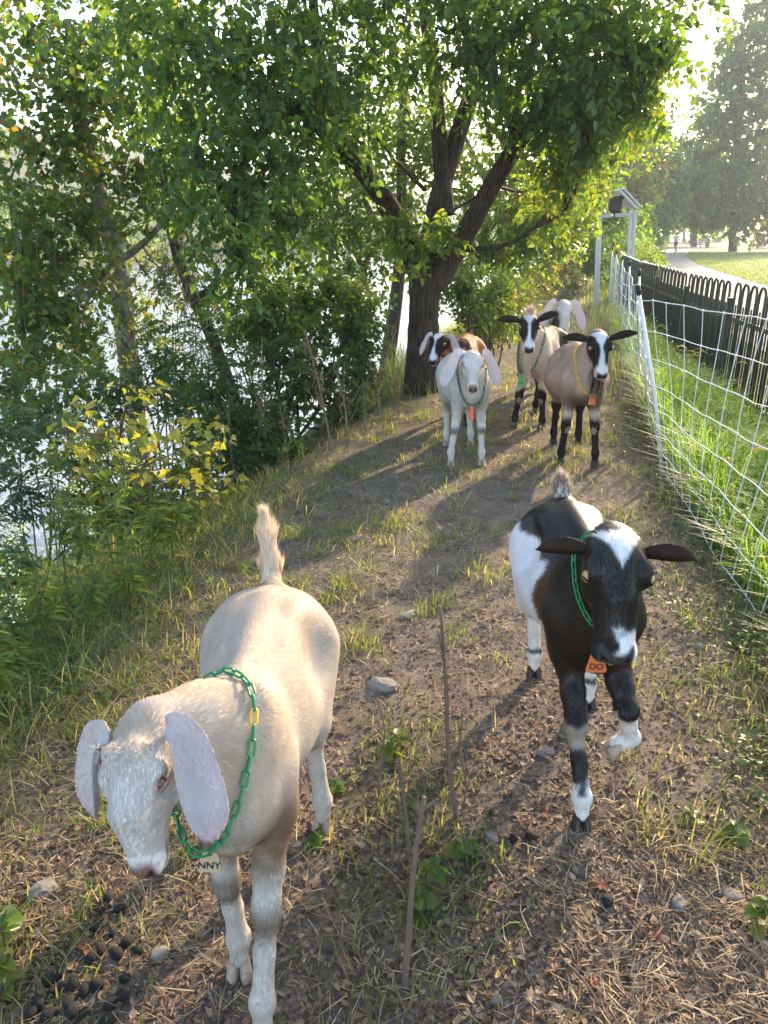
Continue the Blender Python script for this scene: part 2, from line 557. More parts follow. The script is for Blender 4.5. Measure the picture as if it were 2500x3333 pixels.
def ear_geo(path, wdir, wmax, prof, cup, thick=.004, n=16, m=9, ridge=.10, asym=0.0):
    """leaf shaped ear: path points, width direction at each end, cup>0 folds edges towards +normal"""
    C = catmull(path, n); T = nrm(np.gradient(C, axis=0))
    t = np.linspace(0, 1, n)
    wd = nrm(np.array(wdir[0])[None] * (1 - t)[:, None] + np.array(wdir[1])[None] * t[:, None])
    wd = nrm(wd - (wd * T).sum(1)[:, None] * T); nn = np.cross(T, wd)
    W = np.interp(t, prof[0], prof[1]) * wmax
    s = np.linspace(-1, 1, m)
    F = []; B = []
    for i in range(n):
        cu = cup * (1 - .35 * t[i]); cu = cu if abs(cu) > 1e-3 else 1e-3
        for sj in s:
            a = sj * cu
            off = wd[i] * (math.sin(a) / cu) * W[i] * (1 + asym * sj) + nn[i] * ((1 - math.cos(a)) / cu) * W[i]
            off = off - nn[i] * (W[i] * ridge * math.exp(-((sj - .1) / .22) ** 2) * math.sin(math.pi * min(1, t[i] * 1.1)) * (1 if cu > 0 else -1))
            th = thick * (1 - .8 * sj * sj) * (1 - .5 * t[i])
            F.append(C[i] + off + nn[i] * th); B.append(C[i] + off - nn[i] * th)
    V = np.array(F + B); q = []
    o = n * m
    for i in range(n - 1):
        for j in range(m - 1):
            a = i * m + j; q.append([a, a + m, a + m + 1, a + 1]); q.append([o + a, o + a + 1, o + a + m + 1, o + a + m])
    for i in range(n - 1):
        for j in (0, m - 1):
            a = i * m + j; qq = [a, a + m, o + a + m, o + a]; q.append(qq if j else qq[::-1])
    for i in (0, n - 1):
        for j in range(m - 1):
            a = i * m + j; qq = [a, a + 1, o + a + 1, o + a]; q.append(qq[::-1] if i else qq)
    return V, np.array(q), np.repeat(t, m), o

def goat(label, loc, yaw, scale, head_p, head_f, head_u, feet, coat, ear, h=.008, fur_n=30000, fur_w=.0011, fur_len=1.0,
         tail=None, hs=1.14, hooves='dark', collar=None, beard=None, eye=(.32, .21, .08), roman=0.0, raised=None, udder=False, belly=1.0, stance=1.0, seed=1, collar_t=.45, eye_closed=False, drop_collar=.05, bumps=(), muz=1.0, fur_var=.12, chest=1.0, fur_mat=None):
    rng = np.random.default_rng(seed)
    root = empty('goat', loc, yaw, scale)
    tag(root, label, 'goat', 'goats walking along the riverside trail')
    cz_, sz_ = math.cos(-yaw), math.sin(-yaw)
    unyaw = lambda v: np.array((v[0] * cz_ - v[1] * sz_, v[0] * sz_ + v[1] * cz_, v[2]), float)
    hp = np.array(head_p, float); f = nrm(unyaw(head_f)); u = unyaw(head_u); u = nrm(u - (u @ f) * f); r = np.cross(f, u)
    if r[0] < 0: r = -r          # r points to image right (+x) for a goat that faces the camera
    H = np.array([r, f, u])
    HX, HS = hs * 1.15, hs
    hd = lambda x, y, z: hp + r * x * HX + f * y * HS + u * z * HS
    hr = np.array((HX, HS, HS)); hc = hs * 1.06
    F = Field((-.42, -.75, -.03), (.42, .62, 1.12), h)
    # trunk
    F.ell((0, .02, .530), (.118, .29, .158), .05)
    F.ell((0, .10, .490), (.152 * belly, .23, .150), .06)
    F.ell((0, -.19, .565), (.068 * chest, .13, .140), .05)
    F.ell((0, -.225, .492), (.060 * chest, .105, .104), .05)
    F.ell((0, .27, .565), (.112, .15, .122), .05)
    F.ell((0, .16, .575), (.112, .17, .115), .06)
    for sx in (-1, 1):
        F.ell((sx * .075, .285, .50), (.062, .115, .15), .05)
        F.ell((sx * .064, .20, .652), (.022, .045, .020), .05)
        F.ell((sx * .050 * chest, -.175, .51), (.036 * chest, .080, .15), .045)
        F.ell((sx * .052 * chest, -.185, .60), (.020, .045, .11), .03)
    for sx in (-1, 1):
        F.ell((sx * .160, .135, .595), (.050, .085, .060), .07, cut=True)
    F.cone((0, -.20, .69), (0, .22, .680), .020, .020, .035)
    # neck
    nb = np.array((0, -.20, .60)); back = hd(0, -.025, -.040)
    mid = nb * .5 + back * .5 + np.array((0, 0, .012))
    F.cone(nb, mid, .088, .061, .06, sx=.85); F.cone(mid, back, .061, .055, .05, sx=.95)
    th0 = np.array((0, -.27, .52)); th1 = hd(0, .01, -.065)
    F.cone(th0, th1, .068, .040, .05, sx=.85)
    # head
    F.ell(hd(0, .015, -.010), np.array((.050, .060, .038)) * hr, .02, H)
    F.cone(hd(0, .03, -.020), hd(0, .165, -.036), hc * (.047), hc * (.029 * muz), .02)
    F.cone(hd(0, .02, .012), hd(0, .10, .004 + roman), hc * (.036), hc * (.027 + roman * .4), .02)
    F.cone(hd(0, .10, .004 + roman), hd(0, .178, -.024), hc * (.027 + roman * .4), hc * (.020 * muz), .02)
    for sx in (-1, 1):
        F.ell(hd(sx * .037, .052, .012), np.array((.018, .028, .017)) * hr, .010, H)
        F.ell(hd(sx * .030, .040, .020), np.array((.014, .022, .012)) * hr, .012, H)
        F.ell(hd(sx * .026, .045, -.052), np.array((.022, .052, .034)) * hr, .02, H)
        F.ell(hd(sx * .020 * muz, .178, -.046), np.array((.013 * muz, .022, .016)) * hr, .012, H)
    F.cone(hd(0, .05, -.066), hd(0, .165, -.064), hc * (.024), hc * (.016), .02)
    F.ell(hd(0, .186, -.036), np.array((.027 * muz, .020, .021)) * hr, .014, H)
    F.ell(hd(0, .176, -.068), np.array((.019, .024, .013)) * hr, .012, H)
    for sx in (-1, 1):
        F.cone(hd(sx * .009 * muz, .209, -.042), hd(sx * .021 * muz, .197, -.025), hc * (.0045), hc * (.0060), .004, cut=True)
        F.cone(hd(sx * .0, .204, -.059), hd(sx * .022, .186, -.0585), hc * (.0026), hc * (.0026), .004, cut=True)
        F.cone(hd(sx * .022, .186, -.0585), hd(sx * .033, .150, -.054), hc * (.0026), hc * (.002), .004, cut=True)
    F.cone(hd(0, .208, -.058), hd(0, .208, -.044), hc * (.0022), hc * (.0018), .004, cut=True)
    for sx in (-1, 1):
        F.ell(hd(sx * .052, .060, .010), np.array((.010, .013, .010)) * hr, .006, H, cut=True)
    for sx, bx_, by_, bz_, br_ in bumps:
        F.ell(hd(bx_, by_, bz_), np.array((br_ * .9, br_, br_ * .8)) * hr, .012, H)
    # legs
    hoof_at = []
    fx = .058 * stance
    for i, sx in ((0, -1), (1, 1)):
        ft = np.array(feet[i], float)
        S0 = np.array((sx * .052 * chest, -.175, .52)); E = np.array((sx * fx, -.165, .42))
        if raised is not None and i == raised['leg']:
            K, FL, HF = [np.array(p, float) for p in raised['joints']]
            F.cone(S0, E, .056 * chest, .043, .04); F.cone(E, E * .4 + K * .6, .043, .030, .03); F.cone(E * .4 + K * .6, K, .032, .028, .02)
            F.ell(K, (.029, .029, .032), .02)
            F.chain([K, K * .5 + FL * .5, FL, FL * .45 + HF * .55], [.026, .021, .0255, .021], .015)
            hoof_at.append((HF, nrm(HF - FL), True))
            continue
        FL = ft + np.array((0, .014, .085)); PA = ft + np.array((0, .002, .042))
        K = E * .47 + FL * .53 + np.array((0, -.012, 0)); K[2] = .245
        F.cone(S0, E, .056 * chest, .043, .04)
        F.cone(E, E * .4 + K * .6, .043, .029, .03); F.cone(E * .4 + K * .6, K, .031, .027, .02)
        F.ell(K, (.0265, .027, .036), .02); F.ell(K + np.array((0, .014, -.005)), (.018, .016, .024), .015)
        F.chain([K + np.array((0, .006, -.02)), K * .5 + FL * .5 + np.array((0, .004, 0)), FL], [.024, .0195, .0235], .015)
        F.ell(FL, (.0245, .026, .024), .012)
        F.cone(FL, PA, .022, .020, .012)
        hoof_at.append((ft, None, False))
    for i, sx in ((2, -1), (3, 1)):
        ft = np.array(feet[i], float)
        H0 = np.array((sx * .075, .27, .53)); ST = np.array((sx * .088, .155 + .25 * (ft[1] - .30), .405))
        FL = ft + np.array((0, .016, .085)); PA = ft + np.array((0, .003, .042))
        HK = np.array((sx * .072 * .5 + ft[0] * .5, ft[1] + .05, .265))
        F.cone(H0, ST, .095, .062, .05); F.cone(ST, HK, .058, .027, .03); F.cone(H0 + np.array((0, .06, -.05)), HK, .06, .024, .04)
        F.ell(HK + np.array((0, .006, .008)), (.023, .030, .034), .015)
        F.chain([HK, HK * .5 + FL * .5, FL], [.026, .0205, .024], .015)
        F.ell(FL, (.0245, .026, .024), .012)
        F.cone(FL, PA, .022, .020, .012)
        hoof_at.append((ft, None, False))
    if udder: F.ell((0, .22, .33), (.075, .085, .075), .04)
    tl = None
    if tail is not None:
        tp = [np.array(p, float) for p in tail['pts']]
        F.chain(tp, tail['rad'], .02); tl = tp
    V, Q = F.mesh()
    V = smooth_mesh(V, Q, 2, .45)
    N = vert_normals(V, Q)
    HL = (V - hp) @ H.T / hr               # head coordinates: right, forward, up
    is_head = (HL[:, 1] > -.07) & (np.abs(HL[:, 0]) < .085) & (np.abs(HL[:, 2]) < .12) & (((V - hp) ** 2).sum(1) < .33 ** 2) & (V[:, 1] < -.2)
    nz = fbm(V * 22, 3, seed); nz2 = fbm(V * 60, 2, seed + 5)
    coat_in = HL.copy(); tpr = sstep(.09, .16, HL[:, 1]); coat_in[:, 0] = HL[:, 0] / (1 + (muz - 1) * tpr)
    C = coat(V, coat_in, is_head, nz, nz2)
    # nose, nostril and mouth colour
    mouth = is_head & (HL[:, 1] > .15) & (np.abs(HL[:, 2] + .0585) < .0045)
    C[mouth] *= .35
    me = raw_mesh('body', V, Q, (M_SKIN,), True, C)
    body = add_obj('body', me, root)
    # fur
    fz = V[Q].mean(1)
    far_head = ((fz - hp) @ H.T) / hr
    wgt = np.where((far_head[:, 1] > .17) & (np.linalg.norm(fz - hp, axis=1) < .34), .15, 1.0)
    fi, w4 = face_sample(V, Q, fur_n, rng, wgt)
    P = (V[Q[fi]] * w4[:, :, None]).sum(1); NN = nrm((N[Q[fi]] * w4[:, :, None]).sum(1)); CC = (C[Q[fi]] * w4[:, :, None]).sum(1)
    ph = (P - hp) @ H.T / hr
    headm = (ph[:, 1] > -.015) & (ph[:, 1] < .25) & (np.abs(ph[:, 0]) < .075) & (np.abs(ph[:, 2]) < .095) & (P[:, 1] < -.2)
    flow = np.tile(np.array((0, .75, -.66)), (fur_n, 1))
    flow[P[:, 2] < .38] = (0, .1, -1)
    flow[headm] = -f * .9 - u * .1
    Lh = np.full(fur_n, .018) * fur_len
    Lh[P[:, 2] < .34] = .008 * fur_len
    Lh[headm] = .009 * fur_len
    if tl is not None:
        tm = (P[:, 1] > tl[0][1] - .02) & (P[:, 2] > tl[0][2] + .015)
        flow[tm] = nrm(tl[-1] - tl[0]) + rng.normal(0, .12, (tm.sum(), 3)); Lh[tm] = tail.get('hair', .05)
    wv = np.stack([fbm(P * 9, 2, 61), fbm(P * 9, 2, 62), fbm(P * 9, 2, 63)], 1) - .5
    flow = nrm(flow + wv * .8 + rng.normal(0, .09, flow.shape)); flow = flow - (flow * NN).sum(1)[:, None] * NN; flow = nrm(flow)
    Lh = Lh * rng.uniform(.6, 1.3, fur_n)
    if tl is not None and 'tip' in tail:
        CC[tm] = np.where((rng.random(tm.sum()) < tail.get('tip_p', .7))[:, None], np.array(tail['tip'])[None], CC[tm])
    fv = np.where(CC.mean(1) < .15, fur_var, min(.12, fur_var))
    CC = CC * (1 + fv * rng.uniform(-1, .8, fur_n))[:, None]
    CC = CC * (.88 + .24 * fbm(P * np.array([[70, 26, 26]]), 2, 77))[:, None]
    sv, sf, scol = strands(P, NN, flow, Lh, rng.uniform(.7, 1.2, fur_n) * fur_w, CC, .13)
    fur = mesh_obj('fur', sv, sf, fur_mat or M_FUR, root, True, scol)
    fur['kind'] = 'stuff'
    if tl is not None and tail.get('plume'):
        n = tail['plume']; rr = rng.random(n)
        base = tl[-2][None] * (1 - rr)[:, None] + tl[-1][None] * rr[:, None]
        ddir = nrm(nrm(tl[-1] - tl[-2])[None] * 1.0 + rng.normal(0, tail.get('spread', .25), (n, 3)))
        sd = nrm(rng.normal(0, 1, (n, 3)))
        pc = np.where(rng.random((n, 1)) < tail.get('tip_p', .7), np.array([tail['tip']]), np.array([tail.get('core', tail['tip'])])) * rng.uniform(.8, 1.15, (n, 1))
        sv, sf, scol = strands(base, sd, ddir, rng.uniform(.5, 1.1, n) * tail.get('hair', .06), np.full(n, fur_w * .6), pc, .05)
        th = mesh_obj('tail_hair', sv, sf, M_FUR, root, True, scol); th['kind'] = 'stuff'
    # hooves
    for (p, d, up) in hoof_at:
        o = add_obj('hoof', HOOF['pale' if up else hooves], root)
        if up:
            q = Vector(d).to_track_quat('-Z', 'Y').to_matrix()
            o.matrix_local = Matrix.Translation(Vector(p)) @ q.to_4x4()
        else:
            o.location = p; o.rotation_euler = (0, 0, rng.normal(0, .08))
    # eyes
    for sx in (-1, 1):
        n1, n2 = 32, 24; ev = []; ec = []
        for i in range(n2 + 1):
            th_ = math.pi * i / n2
            for k in range(n1):
                a = 2 * math.pi * k / n1
                q = np.array((math.sin(th_) * math.cos(a), math.sin(th_) * math.sin(a), math.cos(th_)))   # z = optical axis
                ev.append(q * (.0105 if eye_closed else .0135) * hs)
                if q[2] > .25:
                    ring = abs(q[1]) < .22 and abs(q[0]) < .55
                    ec.append((.008, .007, .006) if ring else eye)
                else: ec.append((.02, .015, .012))
        ev = np.array(ev); zax = nrm(r * sx * .62 + f * .70 + u * .36); xax = nrm(np.cross(u, zax)); yax = np.cross(zax, xax)
        ev = ev[:, :1] * xax + ev[:, 1:2] * yax + ev[:, 2:] * zax + hd(sx * .0442, .0600, .0085)
        eq = np.array([[i * n1 + k, (i + 1) * n1 + k, (i + 1) * n1 + (k + 1) % n1, i * n1 + (k + 1) % n1] for i in range(n2) for k in range(n1)])
        eo = mesh_obj('eye', ev, eq, M_EYE, root, True, np.array(ec))
        # lids
        mb = MB()
        for s2 in (-1, 1):
            drop = (.72 if not eye_closed else -.30) if s2 > 0 else .62
            pts = []
            for k in range(9):
                a = math.pi * k / 8
                q = np.array((math.cos(a) * .95, s2 * (drop + .35 * math.sin(a)) * 1.0, 0)); q[2] = math.sqrt(max(.05, 1 - q[0] ** 2 * .8 - q[1] ** 2))
                pts.append(hd(sx * .0442, .0600, .0085) + (xax * q[0] + yax * q[1] + zax * q[2]) * (.0118 if eye_closed else .0138) * hs)
            mb.tube(pts, [.0014] + [.0024] * 7 + [.0014], 6)
        lid = mesh_obj('eyelid', mb.v, mb.f, M_SKIN, root, True, np.tile(np.array(ear.get('lid', (.03, .02, .018))), (len(mb.v), 1)))
    # ears
    for sx in (-1, 1):
        E_ = ear['make'](sx, hd, r, f, u)
        ev, eq, et, o_ = ear_geo(E_['path'], E_['wdir'], E_['w'], E_['prof'], E_['cup'] * sx, n=E_.get('n', 18), m=15, asym=E_.get('asym', 0))
        ec = ear['col'](sx, ev, et, o_, fbm(ev * 45, 3, seed + 9))
        ep = mesh_obj('ear', ev, eq, M_EAR, root, True, ec)
        n = int(fur_n * .018); ii, w4 = face_sample(ev, eq, n, rng)
        eN = vert_normals(ev, eq)
        p_ = (ev[eq[ii]] * w4[:, :, None]).sum(1); nn_ = nrm((eN[eq[ii]] * w4[:, :, None]).sum(1)); c_ = (ec[eq[ii]] * w4[:, :, None]).sum(1) * rng.uniform(.98, 1.03, (n, 1))
        dr = nrm(nrm(np.array(E_['path'][-1]) - np.array(E_['path'][0]))[None] + rng.normal(0, .25, (n, 3)))
        sv, sf, scol = strands(p_, nn_, nrm(dr - (dr * nn_).sum(1)[:, None] * nn_), rng.uniform(.004, .008, n), np.full(n, fur_w * .8), c_, .25)
        ef = mesh_obj('ear_fur', sv, sf, M_FUR, ep, True, scol); ef['kind'] = 'stuff'
    # beard and forelock style tufts
    for bd in (beard or []):
        n = bd['n']; rr = rng.normal(0, 1, (n, 3)) * np.array(bd.get('root', (.008, .015, .004)))
        root_p = hp + ((np.array(bd['at'])[None] + rr) * hr) @ H
        dr = nrm(np.array(bd['dir'])[None] + rng.normal(0, bd.get('spread', .10), (n, 3)))
        sd = nrm(rng.normal(0, 1, (n, 3)))
        cc = np.array(bd['cols'])[rng.integers(0, len(bd['cols']), n)] * rng.uniform(.8, 1.2, (n, 1))
        sv, sf, scol = strands(root_p, sd, dr, rng.uniform(.5, 1.05, n) * bd['len'], np.full(n, bd.get('w', fur_w)), cc, .06, np.array((0, 0, -.15))[None] + rng.normal(0, .15, (n, 3)))
        bo = mesh_obj(bd.get('name', 'beard'), sv, sf, M_FUR, root, True, scol); bo['kind'] = 'stuff'
    # chain collar with its tag
    if collar:
        co = empty('collar'); co.parent = root
        co.name = 'collar'
        cen = nb * (1 - collar_t) + back * collar_t
        ax = nrm(nrm(back - nb) + np.array(collar.get('tilt', (0, 0, .25)))); a1 = nrm(np.cross(ax, (0, 0, 1))); a2 = np.cross(ax, a1)
        if a2[2] > 0: a2 = -a2; a1 = -a1
        ang = np.linspace(0, 2 * math.pi, 181); ring = []
        for a in ang:
            d = a1 * math.sin(a) + a2 * math.cos(a)
            rr = np.arange(.02, .2, .001); vv = F.val(cen[None] + d[None] * rr[:, None])
            hit = np.argmax(vv > .003) if (vv > .003).any() else 60
            q = cen + d * (rr[hit] + .004)
            ring.append(q)
        ring = np.array(ring); 
        for _ in range(14): ring = (np.roll(ring[:-1], 1, 0) + ring[:-1] * 2 + np.roll(ring[:-1], -1, 0)) / 4; ring = np.vstack([ring, ring[:1]])
        ring = ring + nrm(ring - cen[None]) * .004 + np.array((0, -.1, -1)) * drop_collar * (.5 + .5 * np.cos(ang))[:, None] ** 2
        seg = np.linalg.norm(np.diff(ring, axis=0), axis=1); cum = np.concatenate([[0], np.cumsum(seg)])
        k = collar.get('size', 1.0); nl = max(8, int(round(cum[-1] / (.0265 * k))));  nl += nl % 2
        for i in range(nl):
            s0 = cum[-1] * i / nl; s1 = cum[-1] * (i + 1) / nl
            g = lambda s_: np.array([np.interp(s_, cum, ring[:, j]) for j in range(3)])
            A, B = g(s0), g(s1); t = nrm(B - A); m = (A + B) / 2; outw = nrm(m - cen); outw = nrm(outw - (outw @ t) * t); bt = np.cross(t, outw)
            roll = 0.9 if i % 2 else -.75
            y_ = bt * math.cos(roll) + outw * math.sin(roll); z_ = np.cross(t, y_)
            colr = collar['alt'] if 'alt_f' in collar and i == int(collar['alt_f'] * nl) else collar['col']
            o = add_obj('chain_link', LINKS[colr], co)
            M = Matrix([[t[j] * k, y_[j] * k, z_[j] * k, m[j]] for j in range(3)] + [[0, 0, 0, 1]])
            o.matrix_local = M
        if collar.get('tag'):
            tp = ring[int(collar.get('tag_at', 0.0) * 180) % 180] + np.array(collar.get('tag_off', (0, -.008, -.006)))
            o = add_obj('name_tag', collar['tag'], co)
            o.location = tp; o.rotation_euler = collar.get('tag_rot', (-.2, 0, 0))
            mb = MB(); pts = [tuple(tp + np.array((.006 * math.sin(a), 0, .004 + .009 * math.cos(a)))) for a in np.linspace(0, 2 * math.pi, 13)]
            mb.tube(pts, .0013, 5); mb.build('tag_ring', M_STEEL, co, True)
    return root

# ear styles -----------------------------------------------------------------
def alpine_ears(lift_l=.0, lift_r=.0, L=.15, back=-.05, W=.034):
    def make(sx, hd, r, f, u):
        lift = lift_l if sx < 0 else lift_r
        d = nrm(r * sx + u * lift + f * back)
        p0 = hd(sx * .043, .006, -.006)
        path = [p0, p0 + d * L * .35 + u * .006, p0 + d * L * .7 + u * .004, p0 + d * L - u * .004]
        wd = nrm(u * .85 - f * .45 - r * sx * lift * .8)
        return dict(path=path, wdir=(wd, wd), w=W, prof=([0, .12, .40, .65, .85, .96, 1], [.50, .70, 1, .86, .50, .20, .04]), cup=-1.15)
    return make

def nubian_ears(L=.22, W=.05, splay=(.25, .25), fwd=(-.1, -.1), face=.5):
    def make(sx, hd, r, f, u):
        s = 0 if sx < 0 else 1
        p0 = hd(sx * .047, -.016, .002)
        dn = np.array((0, 0, -1.0)); out = nrm(np.array((r[0] * sx, r[1] * sx, 0)))
        fw = nrm(np.array((f[0], f[1], 0))) if abs(f[0]) + abs(f[1]) > .2 else np.array((0, -1, 0))
        fw = np.array((0, -1.0, 0))
        p1 = p0 + r * sx * .020 + np.array((0, 0, -.006))
        p2 = p0 + out * (.026 + L * .25 * splay[s]) + dn * L * .40 + fw * fwd[s] * .4
        p3 = p0 + out * (.030 + L * .6 * splay[s]) + dn * L * .75 + fw * fwd[s] * .8
        p4 = p0 + out * (.034 + L * .95 * splay[s]) + dn * L * 1.0 + fw * fwd[s] * 1.0
        wd = nrm(out * face + fw * -(1 - face))
        return dict(path=[p0, p1, p2, p3, p4], wdir=(nrm(wd * .35 - f), wd), w=W, prof=([0, .08, .2, .4, .62, .82, .94, 1], [.52, .58, .72, .95, 1, .84, .52, .14]), cup=1.2, n=26, asym=.28)
    return make

# ------------------------------------------------------------------ the goats themselves
def mix(C, m, col):
    m = np.asarray(m, float)[:, None]
    return C * (1 - m) + np.array(col, float)[None] * m

def face_marks(C, HL, hm, nose, rim):
    n = sstep(.172, .188, HL[:, 1]) * sstep(.032, .022, np.abs(HL[:, 0])) * sstep(-.058, -.050, HL[:, 2]) * sstep(.0, -.014, HL[:, 2]) * hm
    C = mix(C, n, nose)
    nos = sum(((HL - np.array((s * .016, .199, -.031))) ** 2).sum(1) < .0085 ** 2 for s in (-1, 1)) * hm
    C = mix(C, nos * .85, (.012, .008, .008))
    for s in (-1, 1):
        d = np.sqrt((((HL - np.array((s * .046, .060, .009))) / np.array((1, 1.25, 1))) ** 2).sum(1))
        C = mix(C, sstep(.019, .013, d) * hm * .8, rim)
    return C

def coat_cream(V, HL, hm, nz, nz2):
    C = np.tile(np.array((.57, .51, .44)), (len(V), 1)) * (.93 + .14 * nz2[:, None])
    C = mix(C, sstep(.52, .66, V[:, 2]) * (.4 + .7 * nz) * ~hm, (.58, .475, .36))
    C = mix(C, sstep(.56, .40, V[:, 2]) * sstep(-.02, -.20, V[:, 1]) * sstep(.28, .36, V[:, 2]) * ~hm * (.45 + .9 * nz), (.27, .175, .105))
    kn = sstep(.055, .02, np.abs(V[:, 2] - .235)) * (V[:, 1] < -.02) * (~hm)
    C = mix(C, kn * (.5 + .7 * nz), (.24, .185, .14))
    C = mix(C, sstep(.12, .03, V[:, 2]) * .35 * nz, (.42, .30, .2))
    C = mix(C, hm * sstep(-.04, .05, HL[:, 1]) * .7, (.64, .60, .56))
    C = mix(C, hm * sstep(.03, .0, HL[:, 1]) * sstep(-.03, .03, HL[:, 2]) * .6 * nz, (.52, .36, .22))
    return face_marks(C, HL, hm, (.20, .105, .085), (.36, .20, .16))

def coat_white(V, HL, hm, nz, nz2):
    C = np.tile(np.array((.60, .55, .49)), (len(V), 1)) * (.94 + .12 * nz2[:, None])
    kn = sstep(.035, .012, np.abs(V[:, 2] - .235)) * (V[:, 1] < -.02) * (~hm)
    C = mix(C, kn * .75, (.13, .10, .08))
    C = mix(C, sstep(.40, .34, V[:, 2]) * sstep(.28, .34, V[:, 2]) * .5 * nz, (.35, .25, .16))
    return face_marks(C, HL, hm, (.22, .13, .11), (.45, .22, .17))

def coat_black(V, HL, hm, nz, nz2):
    x, y, z = V.T
    C = np.tile(np.array((.017, .014, .013)), (len(V), 1))
    C = mix(C, sstep(-.24, -.08, y + .08 * (nz - .5)) * sstep(.66, .56, z) * sstep(.05, .12, np.abs(x)) * ~hm * .95, (.13, .064, .032))
    C = mix(C, sstep(.50, .40, z) * sstep(.25, .40, z) * (y < -.1) * .35 * nz, (.085, .040, .020))
    # white saddle on the flank
    e = .05 * (nz - .5) + .02 * (nz2 - .5)
    w = sstep(-.06, -.045, y + e - .10 * (z - .5)) * sstep(.62, .605, z + e) * sstep(.42, .37, y) * (x < .02)
    w2 = sstep(.05, .07, y + e) * sstep(.60, .58, z + e) * sstep(.30, .26, y) * (x >= .02)
    C = mix(C, np.maximum(w, w2) * ~hm, (.82, .80, .80))
    C = mix(C, sstep(.05, .10, y) * sstep(.40, .36, z) * ~hm, (.78, .74, .70))   # white hind legs
    C = mix(C, sstep(.05, .10, y) * sstep(.105, .10, np.abs(z - .02) + e) * 0, (0, 0, 0))
    C = mix(C, (y > .05) * sstep(.012, .006, np.abs(z - .105 + e * .3)) * .9, (.02, .016, .015))
    fr = (y < .0) & ~hm
    left = x > .0
    C = mix(C, (fr & left) * sstep(.285, .27, z + e), (.80, .76, .72))
    C = mix(C, (fr & ~left) * sstep(.265, .25, z + e * .6) * sstep(.19, .205, z + e * .6), (.36, .30, .24))
    C = mix(C, (fr & ~left) * sstep(.125, .105, z + e * 1.2), (.78, .74, .70))
    # head
    a, b, c = HL.T
    tri = sstep(.0, .006, (.038 - (b + .020) * .48) - np.abs(a) + .12 * e) * sstep(-.028, -.020, b + e * .3) * (c > .0) * (b < .062)
    C = mix(C, tri * hm, (.80, .78, .76))
    muz = sstep(-.010, .000, a + .5 * e) * sstep(.150, .160, b + e * .8 - .25 * np.maximum(0, .012 - a)) * sstep(-.075, -.06, c)
    C = mix(C, muz * hm, (.74, .72, .72))
    chin = sstep(-.058, -.062, c) * sstep(.15, .16, b)
    C = mix(C, chin * hm * .8, (.5, .47, .45))
    C = mix(C, sstep(.03, .045, np.abs(a)) * sstep(.08, .04, b) * hm * .30, (.07, .035, .02))
    C = mix(C, sstep(.172, .182, b) * sstep(.028, .022, np.abs(a)) * sstep(-.058, -.052, c) * sstep(-.006, -.014, c) * hm, (.055, .053, .055))
    nos = sum(((HL - np.array((s * .017, .199, -.031))) ** 2).sum(1) < .0065 ** 2 for s in (-1, 1)) * hm
    return mix(C, nos * .9, (.004, .004, .004))

def alpine_face(C, HL, hm, e, dark=(.016, .013, .012), white=(.64, .62, .61)):
    a, b, c = HL.T
    blaze = sstep(.0, .008, np.interp(b, (-.03, .02, .06, .10, .14, .2), (.036, .028, .011, .009, .015, .024)) - np.abs(a + .004) + e * .25)
    ster = mix(C, hm * sstep(-.055, -.04, c + e * .4) * sstep(.165, .14, b) * sstep(-.055, -.02, b), dark)
    C = mix(ster, blaze * hm * (c > -.045) * sstep(-.035, -.02, b), white)
    C = mix(C, hm * sstep(.150, .162, b) * np.maximum(sstep(.027, .021, np.abs(a)), sstep(-.052, -.06, c)) * .9, white)
    C = mix(C, hm * sstep(.176, .187, b) * sstep(.027, .019, np.abs(a)) * sstep(-.058, -.05, c) * sstep(-.008, -.018, c), (.03, .028, .03))
    nos = sum(((HL - np.array((s * .016, .199, -.031))) ** 2).sum(1) < .0065 ** 2 for s in (-1, 1)) * hm
    return mix(C, nos * .9, (.004, .004, .004))

def coat_tan(V, HL, hm, nz, nz2):
    x, y, z = V.T; e = .05 * (nz - .5)
    C = np.tile(np.array((.46, .31, .23)), (len(V), 1)) * (.85 + .3 * nz[:, None])
    C = mix(C, sstep(.52, .40, z) * sstep(-.1, -.24, y) * .8 * ~hm, (.09, .055, .035))
    C = mix(C, sstep(-.10, -.16, y) * sstep(.08, .12, np.abs(x)) * .35 * nz, (.62, .50, .42))
    C = mix(C, sstep(.37, .33, z), (.50, .38, .28))
    C = mix(C, sstep(.31, .27, z + e - .10 * np.abs(x)), (.014, .012, .012))
    kp = (np.sqrt((z - .225) ** 2 + (np.abs(x) - .075) ** 2) < .022) & (y < -.1)
    C = mix(C, kp * .8, (.35, .27, .2))
    return alpine_face(C, HL, hm, e)

def coat_pied(V, HL, hm, nz, nz2):
    x, y, z = V.T; e = .06 * (nz - .5)
    C = np.tile(np.array((.62, .52, .40)), (len(V), 1)) * (.9 + .2 * nz2[:, None])
    C = mix(C, sstep(.02, .10, y + e * 1.5) * sstep(.36, .42, z + e) * sstep(.3, .62, nz + .25), (.06, .045, .042))
    C = mix(C, sstep(.30, .34, y) * sstep(.5, .55, z), (.02, .017, .016))
    C = mix(C, sstep(.315, .285, z + e), (.014, .012, .012))
    kp = (np.sqrt((z - .22) ** 2 + (np.abs(x) - .075) ** 2) < .022) & (y < -.1)
    C = mix(C, kp * .8, (.4, .32, .24))
    C = mix(C, sstep(.06, .04, z) * .6, (.5, .45, .4))
    return alpine_face(C, HL, hm, e)

def coat_brown(V, HL, hm, nz, nz2):
    x, y, z = V.T; e = .05 * (nz - .5)
    C = np.tile(np.array((.45, .19, .095)), (len(V), 1)) * (.85 + .3 * nz[:, None])
    C = mix(C, sstep(-.08, -.18, y) * sstep(.45, .62, nz + .1), (.06, .035, .025))
    C = mix(C, sstep(.34, .30, z + e), (.02, .016, .015))
    return alpine_face(C, HL, hm, e)

